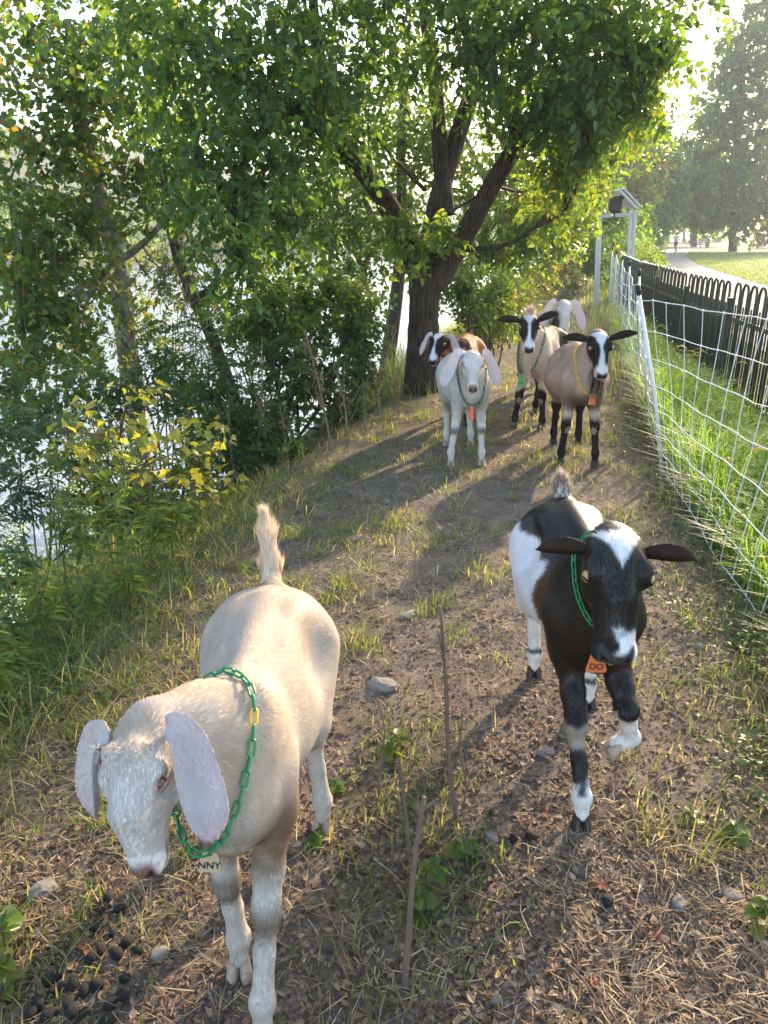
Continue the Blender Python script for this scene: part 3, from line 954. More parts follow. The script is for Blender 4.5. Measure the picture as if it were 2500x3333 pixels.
def ear_col(inner, outer, rim=None):
    def fn(sx, V, t, o, nz):
        C = np.empty((len(V), 3)); C[:o] = inner; C[o:] = outer
        if sx < 0: C[:o], C[o:] = inner, outer
        C *= (.9 + .2 * nz[:, None])
        tt = np.concatenate([t, t])[:len(V)]
        C *= 1 - np.array([[.0, .16, .13]]) * sstep(.72, 1.0, tt)[:, None] * (C.mean() > .2)
        return C
    return fn
EAR_BLACK = dict(make=alpine_ears(-.02, .02, L=.118, back=.02, W=.031), col=ear_col((.05, .026, .016), (.05, .03, .02)))
EAR_DARK = dict(make=alpine_ears(.28, .60, L=.155, back=-.05, W=.033), col=ear_col((.016, .012, .011), (.02, .016, .014)))
EAR_DARK2 = dict(make=alpine_ears(.16, .42, L=.165, back=-.05, W=.033), col=ear_col((.016, .012, .011), (.02, .016, .014)))
PINKW = (.72, .60, .60)

gt = lambda x, y: (x, y, float(ground_z(np.array([[x, y]]))[0]) - .004)

def make_goats():
    # 1. cream goat close to the camera, head low
    goat('cream white lop-eared goat nearest the camera, head lowered, green chain collar with one yellow link',
         gt(-.285, 1.41), 0.0, 1.0, (-.128, -.345, .700), (.05, -.62, -.78), (-.30, -.74, .58),
         [(-.028, -.20, .0), (.045, -.345, .0), (-.08, .33, 0), (.12, .22, 0)], coat_cream,
         dict(make=nubian_ears(.168, .044, (.10, .28), (.01, .04), .62), col=ear_col((.58, .53, .53), (.60, .56, .55)), lid=(.30, .17, .14)),
         h=.0065, fur_n=190000, fur_w=.0006, hs=1.02, bumps=[(1, -.020, .012, .042, .016), (1, .022, .012, .042, .017)], hooves='pale', roman=.006, eye=(.10, .06, .03), eye_closed=True,
         tail=dict(pts=[(0, .33, .655), (-.005, .372, .70), (-.012, .395, .78), (-.018, .40, .825)], rad=[.028, .022, .016, .010], hair=.045, tip=(.86, .70, .52), tip_p=.7, plume=2200, spread=.16),
         collar=dict(col='green', alt='yellow', alt_f=.58, tilt=(.0, -.1, .15), tag=tag_mesh(.030, .042, .046, M_WOOD_T, 'NNY', .019), tag_at=.0, tag_off=(.062, -.03, -.018), tag_rot=(-.15, .12, .1)),
         collar_t=.30, belly=.93, muz=.76, seed=1, drop_collar=.045,
         beard=[dict(name='horn_tuft', n=70, at=(-.012, .012, .050), root=(.013, .010, .004), dir=(-.25, -.6, .1), len=.018, cols=[(.60, .54, .48)], spread=.5, w=.0006),
                dict(name='horn_tuft', n=70, at=(.024, .010, .050), root=(.011, .010, .004), dir=(.35, -.6, .1), len=.018, cols=[(.60, .54, .48)], spread=.5, w=.0006)])
    # 2. black goat with white saddle, one foreleg raised
    goat('black and white goat walking with one foreleg raised, orange tag lettered DO',
         gt(.575, 2.02), R(-2), 1.0, (-.020, -.385, .802), (-.10, -.70, -.70), (-.06, -.70, .70),
         [(-.035, -.395, 0), (.09, -.3, .1), (-.05, .34, 0), (.10, .15, 0)], coat_black,
         dict(make=EAR_BLACK['make'], col=EAR_BLACK['col'], lid=(.03, .02, .016)), h=.0065, fur_n=160000, fur_w=.0006,
         tail=dict(pts=[(0, .33, .665), (0, .36, .695), (-.003, .366, .728)], rad=[.03, .025, .012], hair=.05, tip=(.80, .68, .52), core=(.02, .017, .015), tip_p=.6, plume=4000, spread=.6),
         raised=dict(leg=1, joints=[(.085, -.285, .295), (.125, -.225, .165), (.055, -.245, .135)]),
         collar=dict(col='green', tilt=(0, -.3, .2), tag=tag_mesh(.030, .050, .050, M_ORANGE_T, 'DO', .022), tag_at=.985, tag_off=(-.045, -.05, -.030), tag_rot=(-.1, 0, 0)),
         collar_t=.62, eye=(.36, .25, .10), hs=1.27, muz=1.10, chest=1.25, fur_mat=M_FUR_DARK, fur_var=.7, fur_len=1.25, seed=2, drop_collar=.06, belly=1.06)
    # 3. white lop-eared goat with bright orange tag
    goat('white lop-eared goat facing the camera with a bright orange tag on a dark chain',
         gt(.575, 5.33), R(4), 1.02, (-.03, -.37, .745), (-.02, -.74, -.67), (.0, -.67, .74),
         [(-.125, -.24, 0), (.085, -.24, 0), (-.08, .28, 0), (.10, .27, 0)], coat_white,
         dict(make=nubian_ears(.205, .052, (.45, .45), (-.03, -.03), .75), col=ear_col((.64, .56, .55), (.66, .61, .60)), lid=(.45, .22, .17)),
         h=.009, fur_n=30000, fur_w=.0017, hooves='pale', roman=.005, muz=.8, eye=(.2, .12, .06), eye_closed=True, belly=1.15, chest=1.3, stance=1.25,
         tail=dict(pts=[(0, .33, .655), (.0, .38, .67), (.0, .40, .62)], rad=[.03, .025, .012], hair=.03),
         collar=dict(col='dark', tilt=(0, -.35, .1), tag=tag_mesh(.022, .030, .082, M_RED_T, None), tag_off=(.004, -.012, -.01), tag_rot=(-.1, 0, 0), size=1.15), collar_t=.42, seed=3, drop_collar=.09)
    # 4. tan goat with black legs beside the net
    goat('tan goat with black lower legs and white blaze standing beside the netting',
         gt(1.36, 5.30), R(-5), 1.10, (.035, -.36, .80), (.02, -.62, -.78), (.0, -.78, .62),
         [(-.105, -.235, 0), (.10, -.255, 0), (-.09, .28, 0), (.075, .26, 0)], coat_tan,
         dict(make=EAR_DARK2['make'], col=EAR_DARK2['col']), h=.009, fur_n=30000, fur_w=.0017, belly=1.36, chest=1.3, stance=1.25,
         tail=dict(pts=[(0, .33, .655), (.0, .38, .67), (.0, .40, .62)], rad=[.03, .025, .012], hair=.03),
         beard=[dict(n=700, at=(0, .15, -.078), dir=(-.08, -.1, -1), len=.15, cols=[(.012, .011, .011), (.012, .011, .011), (.03, .024, .02), (.55, .42, .3)], w=.0013, root=(.012, .018, .003))],
         collar=dict(col='yellow', tilt=(0, -.3, .1), tag=tag_mesh(.030, .046, .052, M_ORANGE_T, None), tag_off=(-.01, -.03, .0), tag_rot=(-.25, .1, .2), size=.9), collar_t=.42, seed=4, drop_collar=.12)
    # 5. pied goat with green tag
    goat('cream and black pied goat with dark ears and a green tag lettered DICE',
         gt(1.29, 6.32), R(-26), 1.12, (.0, -.375, .80), (-.06, -.70, -.71), (-.04, -.71, .70),
         [(-.10, -.245, 0), (.095, -.215, 0), (-.09, .28, 0), (.09, .27, 0)], coat_pied,
         dict(make=alpine_ears(.05, .75, L=.155, back=-.05, W=.033), col=EAR_DARK['col']), h=.010, fur_n=30000, fur_w=.0019, fur_len=1.4, chest=1.15, stance=1.15, belly=1.05,
         tail=dict(pts=[(0, .33, .655), (.0, .375, .69), (.0, .385, .75)], rad=[.03, .025, .012], hair=.06, tip=(.03, .025, .02), tip_p=.7),
         beard=[dict(n=300, at=(-.006, .15, -.078), dir=(.1, .0, -1), len=.26, cols=[(.75, .62, .45), (.72, .5, .32)], w=.0014, root=(.006, .012, .003), spread=.04),
                dict(name='head_tuft', n=260, at=(.005, -.02, .036), dir=(-.3, .3, 1), len=.065, cols=[(.62, .52, .38), (.5, .4, .28)], w=.0012, root=(.012, .012, .004), spread=.3)],
         collar=dict(col='dark', tilt=(0, -.3, .1), tag=tag_mesh(.030, .056, .075, M_GREEN_T, 'DICE', .019, -.052), tag_off=(.0, -.02, -.008), tag_rot=(-.1, 0, R(24)), size=1.1), collar_t=.40, seed=5, drop_collar=.14)
    # 6. brown goat half hidden behind the white one
    goat('reddish brown goat with upright black tail half hidden behind the white goat',
         gt(.66, 6.42), R(-14), 1.02, (-.135, -.36, .735), (-.30, -.75, -.60), (-.2, -.6, .75),
         [(-.085, -.22, 0), (.08, -.22, 0), (-.09, .28, 0), (.08, .27, 0)], coat_brown,
         dict(make=nubian_ears(.155, .040, (.45, .35), (-.02, -.02), .6), col=ear_col((.5, .42, .4), (.62, .55, .52))), h=.011, fur_n=20000, fur_w=.002, belly=1.05,
         tail=dict(pts=[(0, .33, .655), (.0, .37, .70), (.0, .375, .80)], rad=[.03, .026, .014], hair=.05, tip=(.02, .016, .015), tip_p=.9, plume=300, core=(.4, .3, .2)),
         seed=6)
    # 7. white lop-eared goat at the back
    goat('white lop-eared goat at the back of the group, only head and neck showing',
         gt(1.66, 7.62), R(0), 1.12, (-.005, -.36, .80), (-.10, -.62, -.77), (-.06, -.77, .62),
         [(-.085, -.22, 0), (.08, -.22, 0), (-.09, .28, 0), (.08, .27, 0)], coat_white,
         dict(make=nubian_ears(.21, .052, (.35, .45), (-.03, -.03), .75), col=ear_col((.64, .56, .55), (.66, .61, .60)), lid=(.35, .2, .16)),
         h=.011, fur_n=20000, fur_w=.002, hooves='pale', roman=.005, muz=.8, eye=(.2, .12, .06), belly=1.05,
         tail=dict(pts=[(0, .33, .655), (.0, .38, .67), (.0, .40, .62)], rad=[.03, .025, .012], hair=.03),
         collar=dict(col='dark', tilt=(0, -.3, .1)), collar_t=.42, seed=7, drop_collar=.08)

# ------------------------------------------------------------------ terrain
EDGE_Y = np.array([-30, 0, 1, 2.8, 4.0, 5.1, 7.0, 10, 15, 29, 60, 120, 300, 700.])
EDGE_X = np.array([-3.5, -2.1, -1.9, -1.5, -1.0, -.5, -.05, .55, 2.0, 5.0, 13.0, 36, 110, 290.])
WATER_Z = -2.2
PATH_P = np.array([(5.6, -12), (5.7, 0), (6.2, 7), (7.6, 14.5), (9.8, 22.5), (12.3, 32), (16.3, 46), (22.5, 64), (31, 85), (46, 118), (64, 155), (90, 205)], float)
PATH_W = 3.1

def ground_z(P):
    P = np.asarray(P, float); x, y = P[:, 0], P[:, 1]
    s = np.interp(y, EDGE_Y, EDGE_X) - x
    z = -2.9 * sstep(0, 4.2, s) - .10 * sstep(-.8, .6, s)
    far = s - 62 - 6 * (fbm(np.stack([x, y], 1) * .02, 2, 4) - .5)
    z = z + 3.3 * sstep(0, 5, far) + 26 * sstep(8, 110, far) * (.7 + .6 * fbm(np.stack([x, y], 1) * .008, 2, 8))
    n = np.clip(1 - s / -.0001, 0, 1) if False else 1.0
    z = z + .05 * (fbm(P[:, :2] * .9, 2, 1) - .5) * sstep(40, 15, y) * sstep(-1, .2, x - np.interp(y, EDGE_Y, EDGE_X) + 1.2)
    z = z + .030 * (fbm(P[:, :2] * 5, 3, 2) - .5) * sstep(20, 8, y)
    # lawn climbs gently to the right of the path, flat bench under the path itself
    d = x - np.interp(y, PATH_P[:, 1], PATH_P[:, 0])
    z = z + .9 * sstep(4, 40, d) * sstep(5, 20, y)
    return z

def grid_axis(marks):
    out = []
    for a, b, st in marks: out += list(np.arange(a, b, st))
    return np.array(out + [marks[-1][1]])

def mat_dirt():
    m, nt, b, out = new_mat('trail_dirt')
    L = nt.links; tc = nt.nodes.new('ShaderNodeTexCoord')
    def noise(sc_, det, ro=.6):
        n = nt.nodes.new('ShaderNodeTexNoise'); n.inputs['Scale'].default_value = sc_; n.inputs['Detail'].default_value = det; n.inputs['Roughness'].default_value = ro
        L.new(tc.outputs['Object'], n.inputs['Vector']); return n.outputs['Fac']
    def ramp(fac, stops):
        r = nt.nodes.new('ShaderNodeValToRGB'); L.new(fac, r.inputs['Fac'])
        while len(r.color_ramp.elements) < len(stops): r.color_ramp.elements.new(.5)
        for e, (p, c) in zip(r.color_ramp.elements, stops): e.position = p; e.color = (*c, 1)
        return r.outputs['Color']
    c1 = ramp(noise(7, 8, .68), [(.30, (.118, .089, .066)), (.52, (.205, .158, .118)), (.72, (.285, .23, .178))])
    c2 = ramp(noise(90, 6), [(.35, (.55, .53, .5)), (.6, (1, 1, 1)), (.75, (1.25, 1.2, 1.1))])
    mx = nt.nodes.new('ShaderNodeMix'); mx.data_type = 'RGBA'; mx.blend_type = 'MULTIPLY'; mx.inputs['Factor'].default_value = .8
    L.new(c1, mx.inputs['A']); L.new(c2, mx.inputs['B'])
    at = nt.nodes.new('ShaderNodeAttribute'); at.attribute_name = 'Col'
    m2 = nt.nodes.new('ShaderNodeMix'); m2.data_type = 'RGBA'
    sp = nt.nodes.new('ShaderNodeSeparateColor'); L.new(at.outputs['Color'], sp.inputs['Color'])
    L.new(sp.outputs['Red'], m2.inputs['Factor'])
    c3 = ramp(noise(1.3, 8, .7), [(.35, (.030, .042, .014)), (.55, (.060, .085, .024)), (.75, (.11, .115, .045))])
    L.new(mx.outputs['Result'], m2.inputs['A']); L.new(c3, m2.inputs['B'])
    L.new(m2.outputs['Result'], b.inputs['Base Color'])
    b.inputs['Roughness'].default_value = .92; b.inputs['Specular IOR Level'].default_value = .2
    bp = nt.nodes.new('ShaderNodeBump'); bp.inputs['Strength'].default_value = .9; bp.inputs['Distance'].default_value = .02
    L.new(noise(38, 9, .75), bp.inputs['Height']); L.new(bp.outputs['Normal'], b.inputs['Normal'])
    return m

def ribbon(points, offs_l, offs_r, z_off, step=1.0):
    C = catmull(points, 220); T = nrm(np.gradient(C, axis=0)); Nn = np.stack([T[:, 1], -T[:, 0]], 1)
    m = 7; rows = []
    for k in range(m):
        o = offs_l + (offs_r - offs_l) * k / (m - 1); rows.append(C + Nn * o)
    P = np.stack(rows, 1).reshape(-1, 2); Z = ground_z(np.repeat(C, m, 0)) + z_off
    V = np.column_stack([P, Z]); n = len(C)
    a = (np.arange(n - 1)[:, None] * m + np.arange(m - 1)[None]).ravel()
    return V, np.stack([a, a + 1, a + m + 1, a + m], 1), C, Nn

def make_setting():
    xs = grid_axis([(-420, -120, 12), (-120, -12, 3), (-12, -4, .5), (-4, -2, .08), (-2, 2.6, .035), (2.6, 6, .12), (6, 14, .6), (14, 60, 2), (60, 420, 12)])
    ys = grid_axis([(-30, 0, 2), (0, .6, .2), (.6, 4, .035), (4, 9, .08), (9, 20, .3), (20, 60, 1.5), (60, 160, 4), (160, 700, 15)])
    X, Y = np.meshgrid(xs, ys, indexing='xy')
    P = np.stack([X.ravel(), Y.ravel()], 1); Z = ground_z(P)
    V = np.column_stack([P, Z]); nx, ny = len(xs), len(ys)
    a = (np.arange(ny - 1)[:, None] * nx + np.arange(nx - 1)[None]).ravel()
    Q = np.stack([a, a + 1, a + nx + 1, a + nx], 1)
    ex = np.interp(P[:, 1], EDGE_Y, EDGE_X); d = P[:, 0] - ex
    g = sstep(.25, -.6, d + .5 * (fbm(P * 1.3, 2, 6) - .5)) * .8
    g = np.maximum(g, sstep(-.35, .35, P[:, 0] - net_x(P[:, 1]) + .3 * (fbm(P * 2, 2, 7) - .5)) * .75)
    g = np.maximum(g, sstep(8.5, 13, P[:, 1]) * .7)
    col = np.stack([g, g, g], 1)
    o = mesh_obj('ground', V, Q, mat_dirt(), None, True, col); o['kind'] = 'structure'
    # river
    m, nt, b, out = new_mat('river_water')
    b.inputs['Base Color'].default_value = (.24, .26, .27, 1); b.inputs['Roughness'].default_value = .10; b.inputs['IOR'].default_value = 1.40
    b.inputs['Specular IOR Level'].default_value = 1.0
    tc = nt.nodes.new('ShaderNodeTexCoord'); mp = nt.nodes.new('ShaderNodeMapping'); mp.inputs['Scale'].default_value = (1.6, .8, 1); mp.inputs['Rotation'].default_value = (0, 0, .4)
    nz = nt.nodes.new('ShaderNodeTexNoise'); nz.inputs['Scale'].default_value = 2.2; nz.inputs['Detail'].default_value = 5
    nt.links.new(tc.outputs['Object'], mp.inputs['Vector']); nt.links.new(mp.outputs['Vector'], nz.inputs['Vector'])
    bp = nt.nodes.new('ShaderNodeBump'); bp.inputs['Strength'].default_value = .9; bp.inputs['Distance'].default_value = .15
    nt.links.new(nz.outputs['Fac'], bp.inputs['Height']); nt.links.new(bp.outputs['Normal'], b.inputs['Normal'])
    W = [(-300, -29, WATER_Z), (60, -29, WATER_Z), (330, 690, WATER_Z), (-300, 690, WATER_Z)]
    o = mesh_obj('river', W, [[0, 1, 2, 3]], m); o['kind'] = 'structure'
    # paved path and its dashes
    m_asph = mat_plain('asphalt_path', (.20, .18, .17), .9, var=.18, scale=14, bump=.25)
    V, Q, C, Nn = ribbon(PATH_P, -PATH_W / 2, PATH_W / 2, .012)
    path = mesh_obj('path', V, Q, m_asph, None, True); path['kind'] = 'structure'
    m_line = mat_plain('yellow_line_paint', (.62, .50, .16), .7, var=.2, scale=8)
    seg = np.concatenate([[0], np.cumsum(np.linalg.norm(np.diff(C, axis=0), axis=1))])
    s0 = 20.0
    while s0 < 120:
        ss = np.linspace(s0, s0 + 1.5, 5); cx = np.interp(ss, seg, C[:, 0]); cyy = np.interp(ss, seg, C[:, 1])
        t = nrm(np.gradient(np.stack([cx, cyy], 1), axis=0)); nn = np.stack([t[:, 1], -t[:, 0]], 1) * .07
        Pl = np.stack([cx, cyy], 1); z = ground_z(Pl) + .018
        V = np.concatenate([np.column_stack([Pl - nn, z]), np.column_stack([Pl + nn, z])])
        mesh_obj('path_marking', V, np.array([[i, i + 5, i + 6, i + 1] for i in range(4)]), m_line, path)
        s0 += 3.2
    # lawn beyond the path
    m, nt, b, out = new_mat('lawn_grass')
    L = nt.links; tc = nt.nodes.new('ShaderNodeTexCoord')
    n1 = nt.nodes.new('ShaderNodeTexNoise'); n1.inputs['Scale'].default_value = .6; n1.inputs['Detail'].default_value = 8; n1.inputs['Roughness'].default_value = .7
    L.new(tc.outputs['Object'], n1.inputs['Vector'])
    rp = nt.nodes.new('ShaderNodeValToRGB'); L.new(n1.outputs['Fac'], rp.inputs['Fac'])
    rp.color_ramp.elements[0].position = .3; rp.color_ramp.elements[0].color = (.06, .10, .022, 1)
    rp.color_ramp.elements[1].position = .7; rp.color_ramp.elements[1].color = (.14, .17, .045, 1)
    L.new(rp.outputs['Color'], b.inputs['Base Color']); b.inputs['Roughness'].default_value = .9
    n2 = nt.nodes.new('ShaderNodeTexNoise'); n2.inputs['Scale'].default_value = 6; n2.inputs['Detail'].default_value = 6
    L.new(tc.outputs['Object'], n2.inputs['Vector'])
    bp = nt.nodes.new('ShaderNodeBump'); bp.inputs['Strength'].default_value = .7; bp.inputs['Distance'].default_value = .12
    L.new(n2.outputs['Fac'], bp.inputs['Height']); L.new(bp.outputs['Normal'], b.inputs['Normal'])
    C = catmull(PATH_P, 140); T = nrm(np.gradient(C, axis=0)); Nn = np.stack([T[:, 1], -T[:, 0]], 1)
    offs = np.concatenate([np.linspace(PATH_W / 2, 8, 8), np.linspace(10, 60, 18)])
    rows = np.stack([C + Nn * o for o in offs], 1); mm = len(offs)
    P = rows.reshape(-1, 2); Z = ground_z(P) + .02
    Z[::mm] = ground_z(C) + .016
    n = len(C); a = (np.arange(n - 1)[:, None] * mm + np.arange(mm - 1)[None]).ravel()
    o = mesh_obj('lawn', np.column_stack([P, Z]), np.stack([a, a + 1, a + mm + 1, a + mm], 1), m, None, True); o['kind'] = 'structure'

# ------------------------------------------------------------------ foliage
def rot_basis(d, roll, rng):
    d = nrm(d); ref = np.where(np.abs(d[:, 2:3]) < .95, np.array([[0, 0, 1.0]]), np.array([[1.0, 0, 0]]))
    a = nrm(np.cross(d, ref)); b = np.cross(a, d)
    return d, a * np.cos(roll)[:, None] + b * np.sin(roll)[:, None], -a * np.sin(roll)[:, None] + b * np.cos(roll)[:, None]

LEAF_SHAPES = {   # outline on one side: (along, across); folded along the midrib
    'ovate': [(.0, .0), (.22, .27), (.55, .25), (1.0, .0)],
    'lance': [(.0, .0), (.25, .13), (.6, .12), (1.0, .0)],
    'round': [(.0, .0), (.25, .40), (.65, .36), (1.0, .0)],
}
def leaves_geo(P, D, L, roll, shape='ovate', fold=.22, droop=.12, rng=None):
    """P roots, D directions, L lengths -> verts (n*6), two quads each"""
    d, a, n = rot_basis(D, roll, rng)
    o = LEAF_SHAPES[shape]
    pts = []
    for (al, ac), sg in ((o[0], 0), (o[1], 1), (o[2], 1), (o[3], 0), (o[2], -1), (o[1], -1)):
        w = ac * sg
        pts.append(P + d * (al * L)[:, None] + a * (w * L)[:, None] + n * ((abs(w) * fold - droop * al * al) * L)[:, None])
    V = np.stack(pts, 1).reshape(-1, 3)
    b = (np.arange(len(P)) * 6)[:, None]
    return V, np.concatenate([b + np.array([[0, 1, 2, 3]]), b + np.array([[0, 3, 4, 5]])])

def leaf_cols(n, pal, rng, k=6, var=.22):
    pal = np.array(pal); i = rng.integers(0, len(pal), n); t = rng.random((n, 1))
    c = pal[i] * (1 - t * .5) + pal[rng.integers(0, len(pal), n)] * t * .5
    return np.repeat(c * rng.uniform(1 - var, 1 + var, (n, 1)), k, 0)

def twig_cloud(clumps, rng, twig=.35, per=11, leaf=.07, droop=.5, shape='ovate', pal=None, shell=.55, flat=1.0, twig_r=.0022, up=0.0, lv=.25):
    """clumps: (centre, radii, number of twigs).  Returns leaf geometry and twig geometry"""
    A = []; Dd = []
    for c, r, n in clumps:
        n = int(n)
        q = nrm(rng.normal(0, 1, (n, 3))); rad = rng.random(n) ** shell
        rr = np.array(r if hasattr(r, '__len__') else (r, r, r), float)
        A.append(np.array(c)[None] + q * rad[:, None] * rr[None])
        Dd.append(nrm(q * .8 + rng.normal(0, .55, (n, 3)) + np.array((0, 0, up - droop * .6))))
    A = np.concatenate(A); Dd = np.concatenate(Dd); n = len(A)
    Dd = nrm(Dd * np.array((1, 1, flat)))
    tl = twig * rng.uniform(.55, 1.25, n)
    start = A - Dd * (tl * .5)[:, None]
    k = np.arange(per)
    tt = (k[None] + rng.random((n, per)) * .6) / per
    sag = np.zeros((n, per, 3)); sag[..., 2] = -droop * .45 * (tt ** 2) * tl[:, None]
    pos = start[:, None] + Dd[:, None] * (tt * tl[:, None])[..., None] + sag
    _, a, b = rot_basis(Dd, rng.random(n) * 6.28, rng)
    side = np.where(k % 2 == 0, 1.0, -1.0)[None, :, None]
    ld = Dd[:, None] * .55 + a[:, None] * side * .8 + rng.normal(0, .28, (n, per, 3)); ld[..., 2] -= droop * .55
    P = pos.reshape(-1, 3); D = ld.reshape(-1, 3); N = len(P)
    L = leaf * rng.uniform(1 - lv * 1.6, 1 + lv, N)
    V, Q = leaves_geo(P, D, L, rng.normal(0, .7, N), shape, rng=rng)
    C = leaf_cols(N, pal, rng)
    # twig as a three sided spike
    e = start + Dd * tl[:, None] + np.array((0, 0, -1))[None] * (droop * .45 * tl)[:, None]
    mid = start + Dd * (tl * .5)[:, None] + np.array((0, 0, -1))[None] * (droop * .11 * tl)[:, None]
    tv = np.stack([start + a * twig_r, start - a * twig_r * .5 + b * twig_r, start - a * twig_r * .5 - b * twig_r, mid + a * twig_r * .7, mid - a * twig_r * .35 + b * twig_r * .7, mid - a * twig_r * .35 - b * twig_r * .7, e], 1).reshape(-1, 3)
    bb = (np.arange(n) * 7)[:, None]
    tq = np.concatenate([bb + np.array([[i, (i + 1) % 3, 3 + (i + 1) % 3, 3 + i]]) for i in range(3)])
    tt3 = np.concatenate([bb + np.array([[3 + i, 3 + (i + 1) % 3, 6]]) for i in range(3)])
    return (V, Q, C), (tv, [tq, tt3]), (P, D, L), start

def bark_mat(name, dark, light, scale=(30, 30, 5), bump=1.0, dist=.03):
    m, nt, b, out = new_mat(name); L = nt.links
    tc = nt.nodes.new('ShaderNodeTexCoord'); mp = nt.nodes.new('ShaderNodeMapping'); mp.inputs['Scale'].default_value = scale
    L.new(tc.outputs['Object'], mp.inputs['Vector'])
    nz = nt.nodes.new('ShaderNodeTexNoise'); nz.inputs['Scale'].default_value = 1.0; nz.inputs['Detail'].default_value = 7; nz.inputs['Roughness'].default_value = .65
    nz.inputs['Distortion'].default_value = .6
    L.new(mp.outputs['Vector'], nz.inputs['Vector'])
    rp = nt.nodes.new('ShaderNodeValToRGB'); L.new(nz.outputs['Fac'], rp.inputs['Fac'])
    rp.color_ramp.elements[0].position = .36; rp.color_ramp.elements[0].color = (*dark, 1)
    rp.color_ramp.elements[1].position = .66; rp.color_ramp.elements[1].color = (*light, 1)
    L.new(rp.outputs['Color'], b.inputs['Base Color']); b.inputs['Roughness'].default_value = .9; b.inputs['Specular IOR Level'].default_value = .15
    bp = nt.nodes.new('ShaderNodeBump'); bp.inputs['Strength'].default_value = bump; bp.inputs['Distance'].default_value = dist
    L.new(nz.outputs['Fac'], bp.inputs['Height']); L.new(bp.outputs['Normal'], b.inputs['Normal'])
    return m
M_BARK = bark_mat('furrowed_bark', (.032, .023, .018), (.13, .094, .07), (42, 42, 5), 1.0, .06)
M_BARK2 = bark_mat('grey_bark', (.05, .04, .032), (.17, .135, .11), (26, 26, 6), .8, .02)
M_SYC = bark_mat('mottled_pale_bark', (.16, .13, .10), (.50, .46, .40), (9, 9, 4), .35, .01)
M_TWIG = mat_plain('twig_bark', (.060, .042, .030), .85, var=.35, scale=20)
M_STEM = mat_plain('green_stem', (.10, .11, .035), .7, var=.3, scale=15)
M_DRY = mat_plain('dry_stalk', (.22, .155, .095), .85, var=.35, scale=25, bump=.3)

def limb(mb, pts, r0, r1, n=10, seed=0, wob=.0, k=10):
    C = catmull(pts, k); rng = np.random.default_rng(seed)
    rad = np.linspace(r0, r1, k) * rng.uniform(.93, 1.07, k)
    if wob: C[1:-1] += rng.normal(0, wob, C[1:-1].shape)
    mb.tube([tuple(p) for p in C], list(rad), n)
    return C

def trunk_ridged(pts, rad, n=40, k=60, seed=3, amp=.07):
    """trunk surface with real vertical furrows"""
    C = catmull(pts, k); T = nrm(np.gradient(C, axis=0)); rr = np.interp(np.linspace(0, 1, k), np.linspace(0, 1, len(rad)), rad)
    a = nrm(np.cross(T, np.array([[0, 1.0, 0]]))); b = np.cross(T, a)
    th = np.linspace(0, 2 * np.pi, n, endpoint=False)
    zz = np.arange(k) / k * 10
    G = np.array([[t, z] for z in zz for t in th])
    f = fbm(np.column_stack([np.cos(G[:, 0]) * 7, np.sin(G[:, 0]) * 7, G[:, 1] * .45]), 3, seed).reshape(k, n)
    f = np.abs(f - .5) * 2
    R_ = rr[:, None] * (1 + amp * (f - .3) * 1.6)
    V = C[:, None] + a[:, None] * (np.cos(th)[None] * R_)[..., None] + b[:, None] * (np.sin(th)[None] * R_)[..., None]
    V = V.reshape(-1, 3); i = np.arange(k - 1)[:, None] * n; j = np.arange(n)[None]; j2 = (j + 1) % n
    Q = np.stack([(i + j), (i + j2), (i + n + j2), (i + n + j)], -1).reshape(-1, 4)
    return V, Q

def put_crown(root, geo, name='crown', mat=None, stuff=True):
    V, Q, C = geo
    o = mesh_obj(name, V, Q, mat or M_LEAF, root, True, C)
    if stuff: o['kind'] = 'stuff'
    return o
def put_twigs(root, geo, name='twigs', mat=None):
    V, F = geo
    o = mesh_obj(name, V, F, mat or M_TWIG, root, False); o['kind'] = 'stuff'
    return o

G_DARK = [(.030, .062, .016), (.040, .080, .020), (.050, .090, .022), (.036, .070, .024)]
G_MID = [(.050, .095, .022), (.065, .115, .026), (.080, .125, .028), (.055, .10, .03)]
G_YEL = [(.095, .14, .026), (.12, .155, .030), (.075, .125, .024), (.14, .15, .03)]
G_GOLD = [(.19, .19, .04), (.24, .215, .045), (.15, .17, .035), (.11, .145, .032)]
G_AUT = [(.16, .12, .03), (.10, .11, .028), (.20, .10, .03), (.07, .095, .025)]
G_BLUE = [(.045, .085, .045), (.055, .10, .05), (.04, .075, .035)]

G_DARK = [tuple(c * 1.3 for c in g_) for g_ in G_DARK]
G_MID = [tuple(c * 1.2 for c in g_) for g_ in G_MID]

def px(u, v, y):    # photo pixel (768 wide) at forward distance y
    return at_y(u, v, y)

